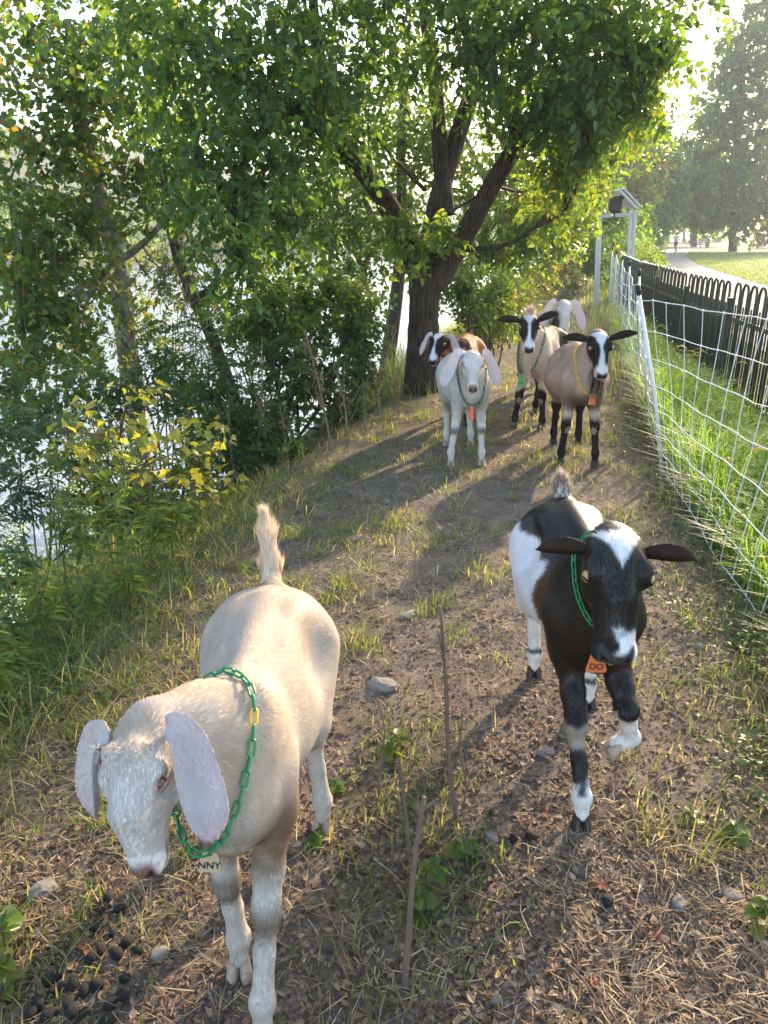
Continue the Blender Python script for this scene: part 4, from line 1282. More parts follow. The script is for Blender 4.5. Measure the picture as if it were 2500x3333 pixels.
def main_tree():
    rng = np.random.default_rng(21)
    base = np.array((.40, 7.95, float(ground_z(np.array([[.40, 7.95]]))[0]) - .05))
    t = tag(empty('tree', tuple(base)), 'big dark-barked tree with forked trunk and leaning limbs beside the trail', 'tree')
    rel = lambda p: np.array(p) - base
    fork = px(428, 280, 7.95)
    V, Q = trunk_ridged([rel(base), rel(px(423, 345, 7.95)), rel(px(424, 310, 7.95)), rel(fork) + np.array((0, 0, .12))], [.205, .158, .150, .172], n=72, k=70, seed=4, amp=.13)
    mesh_obj('trunk', V, Q, M_BARK, t, True)
    limbs = [
        ([px(434, 285, 7.95), px(462, 240, 7.9), px(492, 185, 7.7), px(520, 140, 7.5), px(560, 80, 7.2), px(610, 10, 6.9)], [.135, .100, .088, .078, .06, .04]),
        ([px(428, 290, 7.98), px(432, 235, 8.1), px(444, 180, 8.2), px(468, 105, 8.3), px(490, 40, 8.3), px(500, -60, 8.3)], [.135, .108, .095, .085, .07, .05]),
        ([px(424, 285, 7.95), px(404, 235, 7.9), px(378, 190, 7.7), px(345, 150, 7.4), px(300, 110, 7.1), px(230, 80, 6.8)], [.125, .105, .095, .085, .07, .04]),
        ([px(446, 215, 8.1), px(440, 150, 8.2), px(436, 90, 8.3), px(425, 10, 8.4), px(420, -80, 8.4)], [.09, .08, .07, .06, .05]),
        ([px(468, 250, 7.9), px(505, 245, 7.6), px(535, 228, 7.3), px(562, 214, 7.1)], [.026, .02, .014, .006]),
        ([px(425, 190, 8.0), px(400, 165, 7.8), px(370, 130, 7.6)], [.022, .018, .01]),
        ([px(520, 140, 7.5), px(500, 90, 7.3), px(470, 40, 7.1), px(450, -30, 6.9)], [.07, .06, .045, .03]),
        ([px(345, 150, 7.4), px(320, 60, 7.2), px(310, -40, 7.1)], [.06, .05, .03]),
        ([px(300, 110, 7.1), px(255, 140, 6.6), px(235, 200, 6.2), px(235, 250, 6.0)], [.05, .035, .025, .012]),
        ([px(560, 80, 7.2), px(590, 75, 7.0), px(615, 60, 6.8)], [.04, .03, .012]),
    ]
    for i, (pp, rr) in enumerate(limbs):
        V, Q = trunk_ridged([rel(p) for p in pp], rr, n=20, k=28, seed=10 + i, amp=.05)
        mesh_obj('limb', V, Q, M_BARK, t, True)
    # crown: clumps read off the photograph, hung at the tree's distance
    cl = []
    def c(u, v, y, r, n, pal=0):
        p = rel(px(u, v, y)); r = r * 1.25; cl.append((p, np.array((r, r * 1.1, r * .75)), n, pal))
    for a in [(235, 30, 6.8, .75, 150), (300, 20, 7.0, .8, 170), (370, 10, 7.2, .8, 150), (450, -10, 7.4, .9, 170), (540, 0, 7.2, .9, 190), (595, 10, 6.9, .7, 150), (625, 35, 6.8, .45, 70),
              (240, 100, 6.5, .65, 150), (310, 85, 6.9, .6, 120), (270, 160, 6.4, .6, 150), (235, 210, 6.1, .42, 100), (240, 262, 6.0, .30, 60), (290, 215, 6.6, .45, 70), (345, 120, 7.2, .45, 70),
              (500, 40, 7.0, .6, 130), (565, 65, 6.9, .6, 140), (605, 88, 6.8, .42, 70), (638, 60, 6.8, .32, 40), (545, 115, 7.2, .38, 66), (585, 122, 6.9, .34, 50),
              (200, 160, 6.4, .4, 60), (190, 60, 6.6, .6, 110), (140, 20, 6.8, .6, 90)]: c(*a)
    # skirt on the right, sunlight put into its yellower leaf palette
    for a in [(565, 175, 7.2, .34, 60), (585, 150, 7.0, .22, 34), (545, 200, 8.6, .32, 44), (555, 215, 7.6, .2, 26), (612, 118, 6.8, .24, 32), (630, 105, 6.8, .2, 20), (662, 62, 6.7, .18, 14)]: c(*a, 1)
    # tufts sprouting from the fork
    for a in [(425, 250, 7.7, .25, 26), (400, 225, 7.6, .22, 18), (445, 225, 7.6, .15, 10)]: c(*a, 1)
    # the part of the crown above the frame
    for (x, y, z, r, n) in [(-1.2, 7.0, 4.3, 1.1, 130), (.2, 7.6, 4.9, 1.2, 140), (1.4, 7.2, 4.4, 1.0, 120), (.3, 6.2, 4.2, .9, 90), (-2.2, 6.6, 3.9, .9, 90)]:
        cl.append((np.array((x, y, z)) - base, np.array((r, r, r * .8)), n, 0))
    A = [(p, r, n * (.52 if p[0] < -1.2 else .72)) for p, r, n, k in cl if k == 0]; B = [(p, r, n) for p, r, n, k in cl if k == 1]
    g1, t1, l1, s1 = twig_cloud(A, rng, .46, 15, .076, .55, 'ovate', G_DARK + G_DARK + G_MID + G_YEL[:1], lv=.35)  # mostly dark greens: shade inside the crown put into the leaf colours
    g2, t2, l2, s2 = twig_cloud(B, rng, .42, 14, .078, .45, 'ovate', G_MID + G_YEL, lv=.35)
    # the leaves that show largest are parts of their own
    P = np.concatenate([l1[0], l2[0]]) + base; d = P - np.array((0, 0, CAM_H))
    dep = d[:, 1] * cP - d[:, 2] * sP; uu = 384 + FPX * d[:, 0] / dep; vv = 512 - FPX * (d[:, 1] * sP + d[:, 2] * cP) / dep
    vis = (uu > 5) & (uu < 760) & (vv > 5); score = np.where(vis, np.concatenate([l1[2], l2[2]]) / dep, 0)
    pick = np.argsort(-score)[:290]
    n1 = len(l1[0]); V = np.concatenate([g1[0], g2[0]]); C = np.concatenate([g1[2], g2[2]])
    for i in pick:
        vv_ = V[i * 6:i * 6 + 6]; o_ = vv_[0]
        lo = mesh_obj('leaf', vv_ - o_, np.array([[0, 1, 2, 3], [0, 3, 4, 5]]), M_LEAF, t, True, C[i * 6:i * 6 + 6]); lo.location = o_
    keep = np.ones(len(P), bool); keep[pick] = False
    idx = np.where(keep)[0]; vi = (idx[:, None] * 6 + np.arange(6)[None]).ravel(); b = (np.arange(len(idx)) * 6)[:, None]
    put_crown(t, (V[vi], np.concatenate([b + np.array([[0, 1, 2, 3]]), b + np.array([[0, 3, 4, 5]])]), C[vi]))
    put_twigs(t, t1); put_twigs(t, t2)
    # secondary boughs that carry the clumps
    src = [rel(p) for pp, rr in limbs for p in pp[2:]]
    for p, r, n, k in cl:
        q = min(src, key=lambda s_: np.linalg.norm(s_ - p)); m = (p + q) / 2 + rng.normal(0, .08, 3)
        mb = MB(); mb.tube([tuple(x) for x in catmull([q, m, p + rng.normal(0, .1, 3)], 7)], list(np.linspace(.022, .007, 7)), 5); mb.build('bough', M_BARK, t, True)

def make_tree(name, label, base, trunk_pts, rad, clumps, pal, leaf=.08, twig=.4, per=10, droop=.5, shape='ovate', seed=1, bark=None, group=None, cat='tree', boughs=True, furrow=.05, shell=.55, mult=1.0, twig_r=.0025, up=0.0, n=16, k=24):
    """trunk_pts / clumps in world coordinates"""
    rng = np.random.default_rng(seed); base = np.array(base, float)
    t = tag(empty(name, tuple(base)), label, cat, group)
    tips = []
    for i, (pp, rr) in enumerate(zip(trunk_pts, rad)):
        V, Q = trunk_ridged([np.array(p) - base for p in pp], rr, n=n, k=k, seed=seed + i, amp=furrow)
        mesh_obj('trunk' if i == 0 else 'limb', V, Q, bark or M_BARK2, t, True); tips += [np.array(p) - base for p in catmull(pp, 8)[3:]]
    if clumps:
        g, tw, l, s = twig_cloud([(np.array(c) - base, r, n_ * mult) for c, r, n_ in clumps], rng, twig, per, leaf, droop, shape, pal, shell, twig_r=twig_r, up=up)
        put_crown(t, g); put_twigs(t, tw)
        if boughs and tips:
            for c, r, n_ in clumps:
                mb = MB(); p = np.array(c) - base; q = min(tips, key=lambda s_: np.linalg.norm(s_ - p)); L = np.linalg.norm(p - q)
                m = (p + q) / 2 + rng.normal(0, .06 * L, 3)
                r0 = min(.05, .012 + .012 * L)
                mb.tube([tuple(x) for x in catmull([q, m, p], 6)], list(np.linspace(r0, r0 * .3, 6)), 5); mb.build('bough', bark or M_BARK2, t, True)
    return t

def pinnate_plant(name, label, base, heads, rng, pal, group=None, leaflet=.075, fronds=7, flen=.45, stem_r=.008):
    """tree-of-heaven / sumac like: heads carry arching compound leaves"""
    base = np.array(base, float); t = tag(empty(name, tuple(base)), label, 'shrub', group)
    mb = MB(); PP = []; DD = []
    for hpos in heads:
        p = np.array(hpos) - base; m = p * .5 + rng.normal(0, .06, 3)
        mb.tube([tuple(x) for x in catmull([np.zeros(3), m, p], 8)], list(np.linspace(stem_r * 1.6, stem_r * .5, 8)), 5)
        for i in range(fronds):
            az = rng.random() * 6.28; d = np.array((math.cos(az), math.sin(az), rng.uniform(-.1, .75))); d = nrm(d); L = flen * rng.uniform(.7, 1.2)
            pts = [p, p + d * L * .5 + np.array((0, 0, .02)), p + d * L + np.array((0, 0, -.28 * L))]
            C = catmull(pts, 14); mb.tube([tuple(x) for x in C], list(np.linspace(.0028, .0012, 14)), 4)
            T = nrm(np.gradient(C, axis=0)); s = nrm(np.cross(T, np.array([[0, 0, 1.0]])))
            for sg in (-1, 1):
                PP.append(C[2:]); DD.append(nrm(s[2:] * sg + T[2:] * .35 + np.array([[0, 0, -.28]]) + rng.normal(0, .08, (12, 3))))
    P = np.concatenate(PP); D = np.concatenate(DD); n = len(P)
    V, Q = leaves_geo(P, D, leaflet * rng.uniform(.7, 1.15, n), rng.normal(0, .3, n), 'lance', rng=rng)
    put_crown(t, (V, Q, leaf_cols(n, pal, rng)), 'foliage'); mb.build('stems', M_STEM, t, True)
    return t

MAPLE = None
def maple_leaf_mesh():
    """five pointed leaf, slightly folded; unit size, root at the origin, along +y"""
    out = [(0, .0), (.10, .06), (.34, .02), (.28, .20), (.52, .34), (.34, .42), (.36, .62), (.18, .58), (.0, 1.0)]
    full = out + [(-x, y) for x, y in out[-2:0:-1]]
    V = [(x, y, .18 * abs(x) - .16 * y * y) for x, y in full] + [(0, .32, -.03)]
    n = len(full); F = [[i, (i + 1) % n, n] for i in range(n)]
    return V, F

def maple_sapling():
    rng = np.random.default_rng(5)
    base = np.array((-1.62, 4.3, 0)); base[2] = ground_z(base[None, :2])[0] - .03
    t = tag(empty('maple_sapling', tuple(base)), 'golden-leaved maple sapling growing from the bank above the water', 'sapling')
    spots = [(80, 405), (95, 400), (130, 387), (145, 390), (155, 392), (70, 425), (110, 420), (140, 430), (165, 425), (190, 405), (195, 420), (215, 440), (222, 425), (105, 460), (85, 455), (130, 462), (160, 455),
             (180, 470), (195, 480), (75, 480), (95, 490), (120, 500), (150, 510), (175, 500), (205, 495), (225, 490), (235, 480), (65, 500), (85, 470), (140, 480), (170, 440), (110, 440), (150, 440), (125, 405), (60, 440), (200, 455), (185, 440), (100, 515), (130, 525), (165, 530), (75, 520)]
    V, F = maple_leaf_mesh(); V = np.array(V)
    datas = []
    for k in range(5):
        c = np.array(G_GOLD[k % 4]) * rng.uniform(.8, 1.15)
        VV = V.copy(); VV[:, 2] += rng.normal(0, .02, len(V))
        datas.append(raw_mesh('leaf', VV, F, (M_LEAF,), False, np.tile(c, (len(V), 1))))
    mb = MB(); stem = [np.zeros(3), px(128, 500, 4.2) - base, px(120, 440, 4.15) - base, px(130, 392, 4.1) - base]
    SC = catmull(stem, 16); mb.tube([tuple(p) for p in SC], list(np.linspace(.014, .005, 16)), 6)
    for (u, v) in spots:
        hub = px(u + rng.normal(0, 4), v + rng.normal(0, 4), 4.15 + rng.uniform(-.45, .45)) - base
        j = int(np.argmin(np.linalg.norm(SC - hub + np.array((0, 0, .12)), axis=1)))
        C = catmull([SC[j], (SC[j] + hub) / 2 + np.array((0, 0, .03)), hub], 7); mb.tube([tuple(p) for p in C], list(np.linspace(.004, .0016, 7)), 4)
        for k in range(rng.integers(6, 9)):
            s = rng.uniform(.04, .085); az = rng.random() * 6.28
            d = nrm(np.array((math.cos(az), math.sin(az) * .7, rng.uniform(-.7, .15)))); p0 = hub + rng.normal(0, .03, 3)
            p1 = p0 + d * s * .6; mb.tube([tuple(hub), tuple(p1)], .0012, 3)
            nrm_ = nrm(np.array((0, 0, 1.0)) + rng.normal(0, .45, 3)); y_ = nrm(d + np.array((0, 0, -.25))); x_ = nrm(np.cross(y_, nrm_)); z_ = np.cross(x_, y_)
            o = add_obj('leaf', datas[rng.integers(0, 5)], t)
            o.matrix_local = Matrix([[x_[i] * s, y_[i] * s, z_[i] * s, p1[i]] for i in range(3)] + [[0, 0, 0, 1]])
    mb.build('stem', M_TWIG, t, True)

def weed(name, label, base, h, rng, pal, group, leaf=.06, pairs=9, flowers=False, lean=(0, 0), shape='lance', branches=3):
    base = np.array(base, float); base[2] = ground_z(base[None, :2])[0] - .02
    t = tag(empty(name, tuple(base)), label, 'plant', group)
    mb = MB(); PP = []; DD = []; LL = []; FP = []
    top = np.array((lean[0], lean[1], h))
    axes = [[np.zeros(3), top * .5 + np.append(rng.normal(0, .02, 2), 0), top]]
    for b in range(branches):
        s = rng.uniform(.35, .75); az = rng.random() * 6.28; p = top * s
        axes.append([p, p + np.array((math.cos(az) * .4, math.sin(az) * .4, .7)) * h * .22, p + np.array((math.cos(az) * .55, math.sin(az) * .55, 1.1)) * h * .3])
    for ai, ax in enumerate(axes):
        C = catmull(ax, 14); mb.tube([tuple(p) for p in C], list(np.linspace(.005 if ai == 0 else .003, .0014, 14)), 5)
        k = pairs if ai == 0 else max(4, pairs // 2)
        for j in range(k):
            f = .12 + .86 * j / k; p = C[int(f * 13)]; az = j * 1.57 + rng.normal(0, .3)
            for sg in (0, math.pi):
                PP.append(p); DD.append((math.cos(az + sg), math.sin(az + sg), .25 - .4 * (1 - f))); LL.append(leaf * (1.25 - .75 * f) * rng.uniform(.8, 1.2))
        FP.append(C[-1])
    P = np.array(PP); D = nrm(np.array(DD) + rng.normal(0, .12, (len(PP), 3))); L = np.array(LL)
    V, Q = leaves_geo(P, D, L, rng.normal(0, .3, len(P)), shape, droop=.3, rng=rng)
    put_crown(t, (V, Q, leaf_cols(len(P), pal, rng)), 'foliage'); mb.build('stem', M_STEM, t, True)
    if flowers:
        fp = np.concatenate([p[None] + np.column_stack([rng.normal(0, .03, (24, 2)), rng.normal(.01, .012, 24)]) for p in FP])
        d = nrm(np.column_stack([rng.normal(0, 1, (len(fp), 2)), rng.uniform(.1, 1, len(fp))]))
        V, Q = leaves_geo(fp, d, rng.uniform(.006, .012, len(fp)), rng.normal(0, 1, len(fp)), 'round', rng=rng)
        put_crown(t, (V, Q, leaf_cols(len(fp), [(.55, .6, .5), (.65, .68, .6)], rng)), 'flowers')
    return t

def shrub(label, base, clumps, pal, seed, leaf=.06, twig=.3, per=10, group='shrubs on the river bank', stems=6, shape='ovate', mult=1.0, droop=.35, name='shrub', twig_r=.0018):
    rng = np.random.default_rng(seed); base = np.array(base, float); base[2] = ground_z(base[None, :2])[0] - .05
    t = tag(empty(name, tuple(base)), label, 'shrub', group)
    g, tw, l, s = twig_cloud([(np.array(c) - base, r, n * mult) for c, r, n in clumps], rng, twig, per, leaf, droop, shape, pal, .6, twig_r=twig_r, up=.15)
    put_crown(t, g, 'foliage'); put_twigs(t, tw)
    mb = MB()
    for c, r, n in clumps:
        p = np.array(c) - base
        for k in range(max(1, stems // len(clumps) + 1)):
            e = p + rng.normal(0, .35, 3) * np.min(r); b0 = np.append(rng.normal(0, .12, 2), 0)
            mb.tube([tuple(x) for x in catmull([b0, (b0 + e) / 2 + rng.normal(0, .08, 3), e], 8)], list(np.linspace(.016, .004, 8)), 5)
    mb.build('stems', M_TWIG, t, True)
    return t

# ------------------------------------------------------------------ the plants where they stand
NET_Y = np.array([-2, 0, 2.6, 3.5, 4.8, 9, 16, 30, 60, 200.]); NET_XX = np.array([.9, 1.15, 1.50, 1.64, 1.86, 2.86, 4.65, 8.2, 16.5, 55.])
def net_x(y): return np.interp(y, NET_Y, NET_XX)
FEN_Y = np.array([-4, 2.5, 6.5, 12.5, 17.5, 22.]); FEN_X = np.array([2.1, 2.62, 3.1, 4.05, 5.2, 6.6])
def fence_x(y): return np.interp(y, FEN_Y, FEN_X)
GZ = lambda x, y: float(ground_z(np.array([[x, y]]))[0])

def make_plants():
    main_tree()
    P = px
    # pale sycamore on the bank, leaning limb and tall crown
    b = P(132, 372, 9.0); b[2] = GZ(b[0], b[1]) - .1
    make_tree('tree', 'pale mottled sycamore leaning over the water at left', b,
              [[b, P(130, 370, 9), P(122, 300, 9), P(112, 240, 9), P(100, 200, 9), P(80, 120, 9), P(70, 20, 9)],
               [P(116, 262, 9), P(135, 250, 8.9), P(160, 225, 8.8), P(190, 170, 8.7)], [P(104, 215, 9), P(60, 195, 8.8), P(10, 180, 8.5)], [P(0, 118, 8.6), P(30, 140, 8.8), P(96, 190, 9)]],
              [[.14, .125, .115, .11, .10, .08, .06], [.05, .04, .03, .02], [.05, .035, .02], [.05, .05, .06]],
              [(P(30, 30, 8.5), .9, 90), (P(100, 40, 8.8), .9, 90), (P(60, 100, 8.4), .7, 80), (P(20, 150, 8.2), .55, 48), (P(130, 110, 8.8), .7, 70), (P(90, 170, 8.5), .45, 40), (P(170, 70, 9.0), .8, 80), (P(150, 170, 8.8), .45, 34),
               (P(40, 215, 8.2), .45, 44), (P(90, 235, 8.4), .4, 34), (P(20, 290, 7.6), .42, 44), (P(60, 310, 7.8), .48, 50), (P(150, 215, 8.8), .35, 14), (P(160, 270, 8.9), .3, 12), (P(15, 250, 8), .4, 30), (P(30, 350, 7.4), .45, 40), (P(85, 350, 8), .4, 26), (P(10, 390, 7.0), .4, 34), (P(100, 290, 8.6), .3, 18), (P(65, 260, 8.3), .4, 30)],
              G_MID + G_DARK[:2] + G_AUT[:2], .078, .5, 12, .55, 'round', 31, M_SYC, mult=.9)
    # slanting trunk wrapped in dead vines
    b = P(252, 440, 7.6); b[2] = GZ(b[0], b[1]) - .1
    t = make_tree('tree', 'slanting dark trunk wrapped in dry tangled vines', b,
              [[b, P(240, 420, 7.6), P(215, 345, 7.7), P(190, 290, 7.8), P(172, 235, 7.9), P(160, 150, 8)], [P(196, 300, 7.8), P(240, 262, 8.2), P(265, 230, 8.4)], [P(172, 240, 7.9), P(206, 195, 8.1), P(215, 120, 8.2)]],
              [[.075, .07, .06, .055, .045, .03], [.035, .03, .015], [.03, .025, .015]],
              [(P(170, 150, 8), .5, 40), (P(215, 130, 8.2), .55, 46), (P(190, 215, 7.8), .28, 16), (P(265, 230, 8.4), .45, 40), (P(215, 290, 7.6), .25, 14), (P(180, 190, 8.0), .35, 20)], G_DARK + G_MID, .085, .4, 9, .6, 'ovate', 33, M_BARK, mult=1.2)
    rng = np.random.default_rng(8); mb = MB()
    ax = catmull([P(235, 400, 7.6) - b, P(205, 320, 7.65) - b, P(180, 250, 7.8) - b, P(168, 190, 7.9) - b], 40)
    for k in range(70):
        i = rng.integers(0, 34); q = ax[i] + rng.normal(0, .07, 3); pts = [q]
        for s in range(5): pts.append(pts[-1] + np.array((rng.normal(.02, .09), rng.normal(0, .08), rng.normal(-.10, .10))))
        mb.tube([tuple(p) for p in catmull(pts, 10)], rng.uniform(.0022, .0055), 4)
    mb.build('vines', M_DRY, t, True)['kind'] = 'stuff'
    tw_r = np.random.default_rng(9)
    for k in range(46):        # bare branches crossing in front of the water
        q = P(tw_r.uniform(60, 250), tw_r.uniform(170, 380), tw_r.uniform(7.6, 9)) - b; d = nrm(np.array((tw_r.normal(0, 1), tw_r.normal(0, .4), tw_r.normal(.25, .6)))); pts = [q]
        for s in range(5): d = nrm(d + tw_r.normal(0, .28, 3)); pts.append(pts[-1] + d * tw_r.uniform(.08, .22))
        mb = MB(); C = catmull(pts, 12); r0 = tw_r.uniform(.004, .010); mb.tube([tuple(p) for p in C], list(np.linspace(r0, r0 * .25, 12)), 5)
        for j in (4, 6, 8, 10):
            e = C[j] + nrm(d + tw_r.normal(0, .8, 3)) * tw_r.uniform(.08, .28); mb.tube([tuple(C[j]), tuple((C[j] + e) / 2 + tw_r.normal(0, .015, 3)), tuple(e)], [r0 * .4, r0 * .3, r0 * .12], 4)
        mb.build('bare_branch', M_BARK2, t, True)
    # trees close behind the big one, sunlit from behind
    def bank_tree(label, u, v, y, hgt, cl, pal, seed, leaf=.10, mult=1.0):
        b = P(u, v, y); b[2] = GZ(b[0], b[1]) - .1; top = b + np.array((.3, .2, hgt))
        make_tree('tree', label, b, [[b, b + (top - b) * .4 + np.array((.1, 0, 0)), b + (top - b) * .75, top], [b + (top - b) * .4, b + (top - b) * .6 + np.array((-.6, 0, .1)), b + (top - b) * .8 + np.array((-1.1, .2, .1))]],
                  [[.12, .09, .06, .03], [.05, .04, .02]], cl, pal, leaf, .5, 10, .45, 'ovate', seed, M_BARK2, mult=mult)
    bank_tree('bright backlit tree standing just behind the forked tree', 385, 320, 11.5, 4.5,
              [(P(330, 150, 11), .8, 80), (P(380, 130, 11.5), .9, 90), (P(350, 215, 10.8), .7, 70), (P(395, 215, 11.2), .7, 70), (P(320, 240, 10.6), .6, 60), (P(410, 160, 11.8), .7, 60), (P(300, 180, 11), .6, 55), (P(360, 270, 10.5), .5, 44), (P(400, 90, 12), .8, 60), (P(330, 90, 12), .8, 70), (P(440, 150, 12), .6, 44), (P(465, 190, 11.5), .55, 44), (P(445, 120, 12), .6, 40)], G_YEL + G_MID, 41, mult=1.1)
    bank_tree('leafy tree overhanging the trail to the right of the forked trunk', 495, 300, 13.5, 4.5,
              [(P(500, 200, 12.5), .8, 90), (P(540, 180, 12.5), .9, 100), (P(570, 185, 12.5), .65, 70), (P(520, 240, 12), .6, 60), (P(552, 235, 12.5), .5, 50), (P(578, 215, 12.8), .4, 40), (P(480, 245, 12.2), .5, 50), (P(590, 140, 13), .75, 60), (P(630, 130, 13.5), .5, 36), (P(540, 120, 13.5), 1.0, 80), (P(600, 90, 13.5), .9, 70), (P(650, 100, 13.5), .6, 44), (P(500, 262, 12.4), .4, 36)], G_YEL + G_MID, 43, mult=1.1)
    bank_tree('dense tree farther along the bank beyond the trail bend', 560, 268, 24, 6.5,
              [(P(540, 230, 22), 1.2, 80), (P(575, 215, 23), 1.3, 80), (P(600, 235, 23), .9, 60), (P(520, 215, 22), 1.2, 70), (P(590, 180, 24), 1.4, 70), (P(560, 170, 24), 1.3, 70), (P(610, 200, 24.5), 1.0, 50), (P(548, 258, 21), .7, 50), (P(590, 258, 22), .6, 40), (P(620, 225, 26), 1.0, 50)], G_MID + G_DARK, 44, .17, mult=1.1)
    # shrubs
    def sh(label, u, v, y, cl, pal, seed, **k): shrub(label, P(u, v, y), [(P(a, b_, c), r, n) for a, b_, c, r, n in cl], pal, seed, **k)
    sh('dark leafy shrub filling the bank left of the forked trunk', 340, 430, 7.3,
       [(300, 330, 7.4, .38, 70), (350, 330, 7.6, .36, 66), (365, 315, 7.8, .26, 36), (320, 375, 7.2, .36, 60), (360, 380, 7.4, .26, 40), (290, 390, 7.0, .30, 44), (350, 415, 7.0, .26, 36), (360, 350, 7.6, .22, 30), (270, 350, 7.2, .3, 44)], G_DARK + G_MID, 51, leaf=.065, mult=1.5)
    sh('sunlit shrub with yellow-green top between vine trunk and forked tree', 285, 400, 7.0,
       [(265, 300, 6.9, .30, 60), (300, 300, 7.1, .26, 44), (330, 290, 7.3, .26, 40), (355, 300, 7.5, .22, 30), (245, 325, 6.8, .24, 36), (290, 320, 6.8, .22, 34)], G_YEL + G_MID, 52, leaf=.07, mult=1.3)
    sh('low bright shrub behind the right side of the forked trunk', 480, 335, 9.3,
       [(465, 290, 9.3, .34, 70), (490, 300, 9.5, .32, 64), (470, 315, 9.2, .25, 40), (505, 320, 9.6, .25, 36), (455, 270, 9.6, .28, 36), (500, 285, 9.8, .26, 36)], G_YEL + G_MID, 53, leaf=.065, mult=1.4)
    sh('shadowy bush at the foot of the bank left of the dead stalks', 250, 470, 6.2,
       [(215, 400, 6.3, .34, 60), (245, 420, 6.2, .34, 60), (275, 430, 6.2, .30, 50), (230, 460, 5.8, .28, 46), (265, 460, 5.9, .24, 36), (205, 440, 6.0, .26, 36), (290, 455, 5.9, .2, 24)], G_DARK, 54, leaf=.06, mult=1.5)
    sh('tangled greenery over the water behind the golden sapling', 150, 480, 6.0,
       [(140, 400, 7.0, .36, 44), (170, 360, 7.4, .36, 40), (110, 400, 6.8, .36, 40), (180, 400, 6.8, .32, 36), (60, 400, 6.4, .38, 46), (20, 430, 6.0, .38, 50), (100, 560, 5.0, .3, 40), (140, 545, 5.2, .28, 34), (180, 540, 5.2, .26, 40), (215, 520, 5.4, .28, 46), (240, 500, 5.6, .25, 40)], G_DARK + G_BLUE, 55, leaf=.065, mult=1.2)
    sh('far weeds and brush closing the trail bend', 560, 300, 19,
       [(540, 285, 18, .55, 50), (565, 275, 20, .6, 50), (520, 292, 16, .45, 44), (505, 300, 13.5, .35, 40), (585, 268, 22, .6, 44), (545, 262, 20, .6, 44), (575, 285, 20, .3, 20)], G_MID + G_AUT, 56, leaf=.09, mult=1.3)
    sh('bramble along the left edge of the trail beyond the goats', 500, 325, 11,
       [(495, 318, 11, .28, 44), (512, 308, 12.5, .3, 40), (478, 330, 10, .22, 34), (525, 300, 14, .35, 40)], G_MID + G_AUT, 57, leaf=.06, mult=1.2)
    sh('thin twiggy brush over the water left of the slanting trunk', 150, 380, 9.2,
       [(110, 245, 9.6, .45, 40), (150, 250, 9.6, .45, 40), (185, 290, 9.2, .4, 40), (135, 300, 9.4, .42, 40), (75, 335, 9.0, .42, 40), (155, 335, 9.0, .4, 40), (30, 300, 9.0, .42, 36), (100, 370, 8.6, .38, 36)], G_MID + G_AUT[:2], 58, leaf=.06, mult=1.1)
    sh('leafy green bush low on the near bank at the left edge', 40, 640, 3.3,
       [(15, 590, 3.4, .22, 50), (50, 600, 3.4, .22, 50), (30, 640, 3.0, .2, 46), (80, 625, 3.2, .2, 46), (10, 670, 2.7, .18, 36), (20, 720, 2.35, .14, 30), (65, 690, 2.6, .14, 30), (105, 665, 2.85, .15, 30)], G_MID + G_YEL + G_YEL, 59, leaf=.045, twig=.2, mult=1.7)
    sh('leafy green bush on the bank below the golden sapling', 150, 600, 3.9,
       [(115, 585, 3.9, .22, 50), (150, 575, 3.9, .22, 50), (185, 580, 3.9, .2, 46), (140, 610, 3.5, .2, 46), (215, 560, 4.3, .2, 46), (175, 550, 4.3, .22, 46)], G_MID + G_YEL + G_YEL, 60, leaf=.045, twig=.2, mult=1.8)
    sh('ivy-like greenery spilling over the bank edge behind the cream goat', 255, 540, 4.7,
       [(235, 535, 4.6, .18, 44), (260, 525, 4.9, .18, 44), (285, 505, 5.3, .18, 44), (245, 560, 4.2, .15, 34), (310, 490, 5.6, .15, 30)], G_MID + G_YEL + G_YEL, 61, leaf=.042, twig=.18, mult=1.8)
    # compound-leaved saplings
    rng = np.random.default_rng(61)
    def pin(label, u, v, y, heads, pal, **k):
        b = P(u, v, y); b[2] = GZ(b[0], b[1]) - .04
        pinnate_plant('sapling', label, b, [P(*h) for h in heads], rng, pal, 'compound-leaved saplings on the bank', **k)
    pin('feathery dark green sapling at the left edge above the water', 30, 540, 4.9, [(20, 440, 4.9), (50, 430, 5.1), (70, 470, 4.8), (30, 490, 4.7), (5, 470, 4.8), (55, 500, 4.8), (85, 500, 4.7), (15, 520, 4.6)], G_BLUE, fronds=8, flen=.42)
    pin('feathery sapling beside the dead stalks left of the forked tree', 255, 470, 6.6, [(240, 330, 6.7), (262, 350, 6.5), (280, 375, 6.4), (255, 395, 6.4), (225, 370, 6.6), (295, 350, 6.7)], G_MID + G_BLUE, fronds=7, flen=.45)
    pin('feathery branch hanging low behind the vine-wrapped trunk', 190, 420, 7.0, [(175, 330, 7.2), (200, 345, 7.0), (160, 360, 7.2), (190, 380, 6.8), (215, 400, 6.6)], G_DARK, fronds=6, flen=.42)
    pin('drooping feathery sapling far left over the river', 10, 330, 7.4, [(10, 205, 7.4), (35, 225, 7.6), (20, 240, 7.4), (55, 205, 7.8)], G_MID, fronds=6, flen=.5)
    maple_sapling()
    sh('yellow-green leafy growth below the golden sapling', 150, 560, 4.5,
       [(90, 500, 4.5, .26, 44), (130, 490, 4.6, .26, 44), (170, 500, 4.6, .24, 40), (205, 505, 4.7, .2, 34), (110, 530, 4.3, .22, 40), (155, 530, 4.3, .22, 40), (75, 450, 4.8, .2, 24), (120, 445, 4.8, .22, 26), (190, 460, 4.8, .2, 24)], G_YEL + G_GOLD, 62, leaf=.055, twig=.22, mult=1.0)
    # flowering weeds and leafy weeds on the near bank
    rng = np.random.default_rng(71)
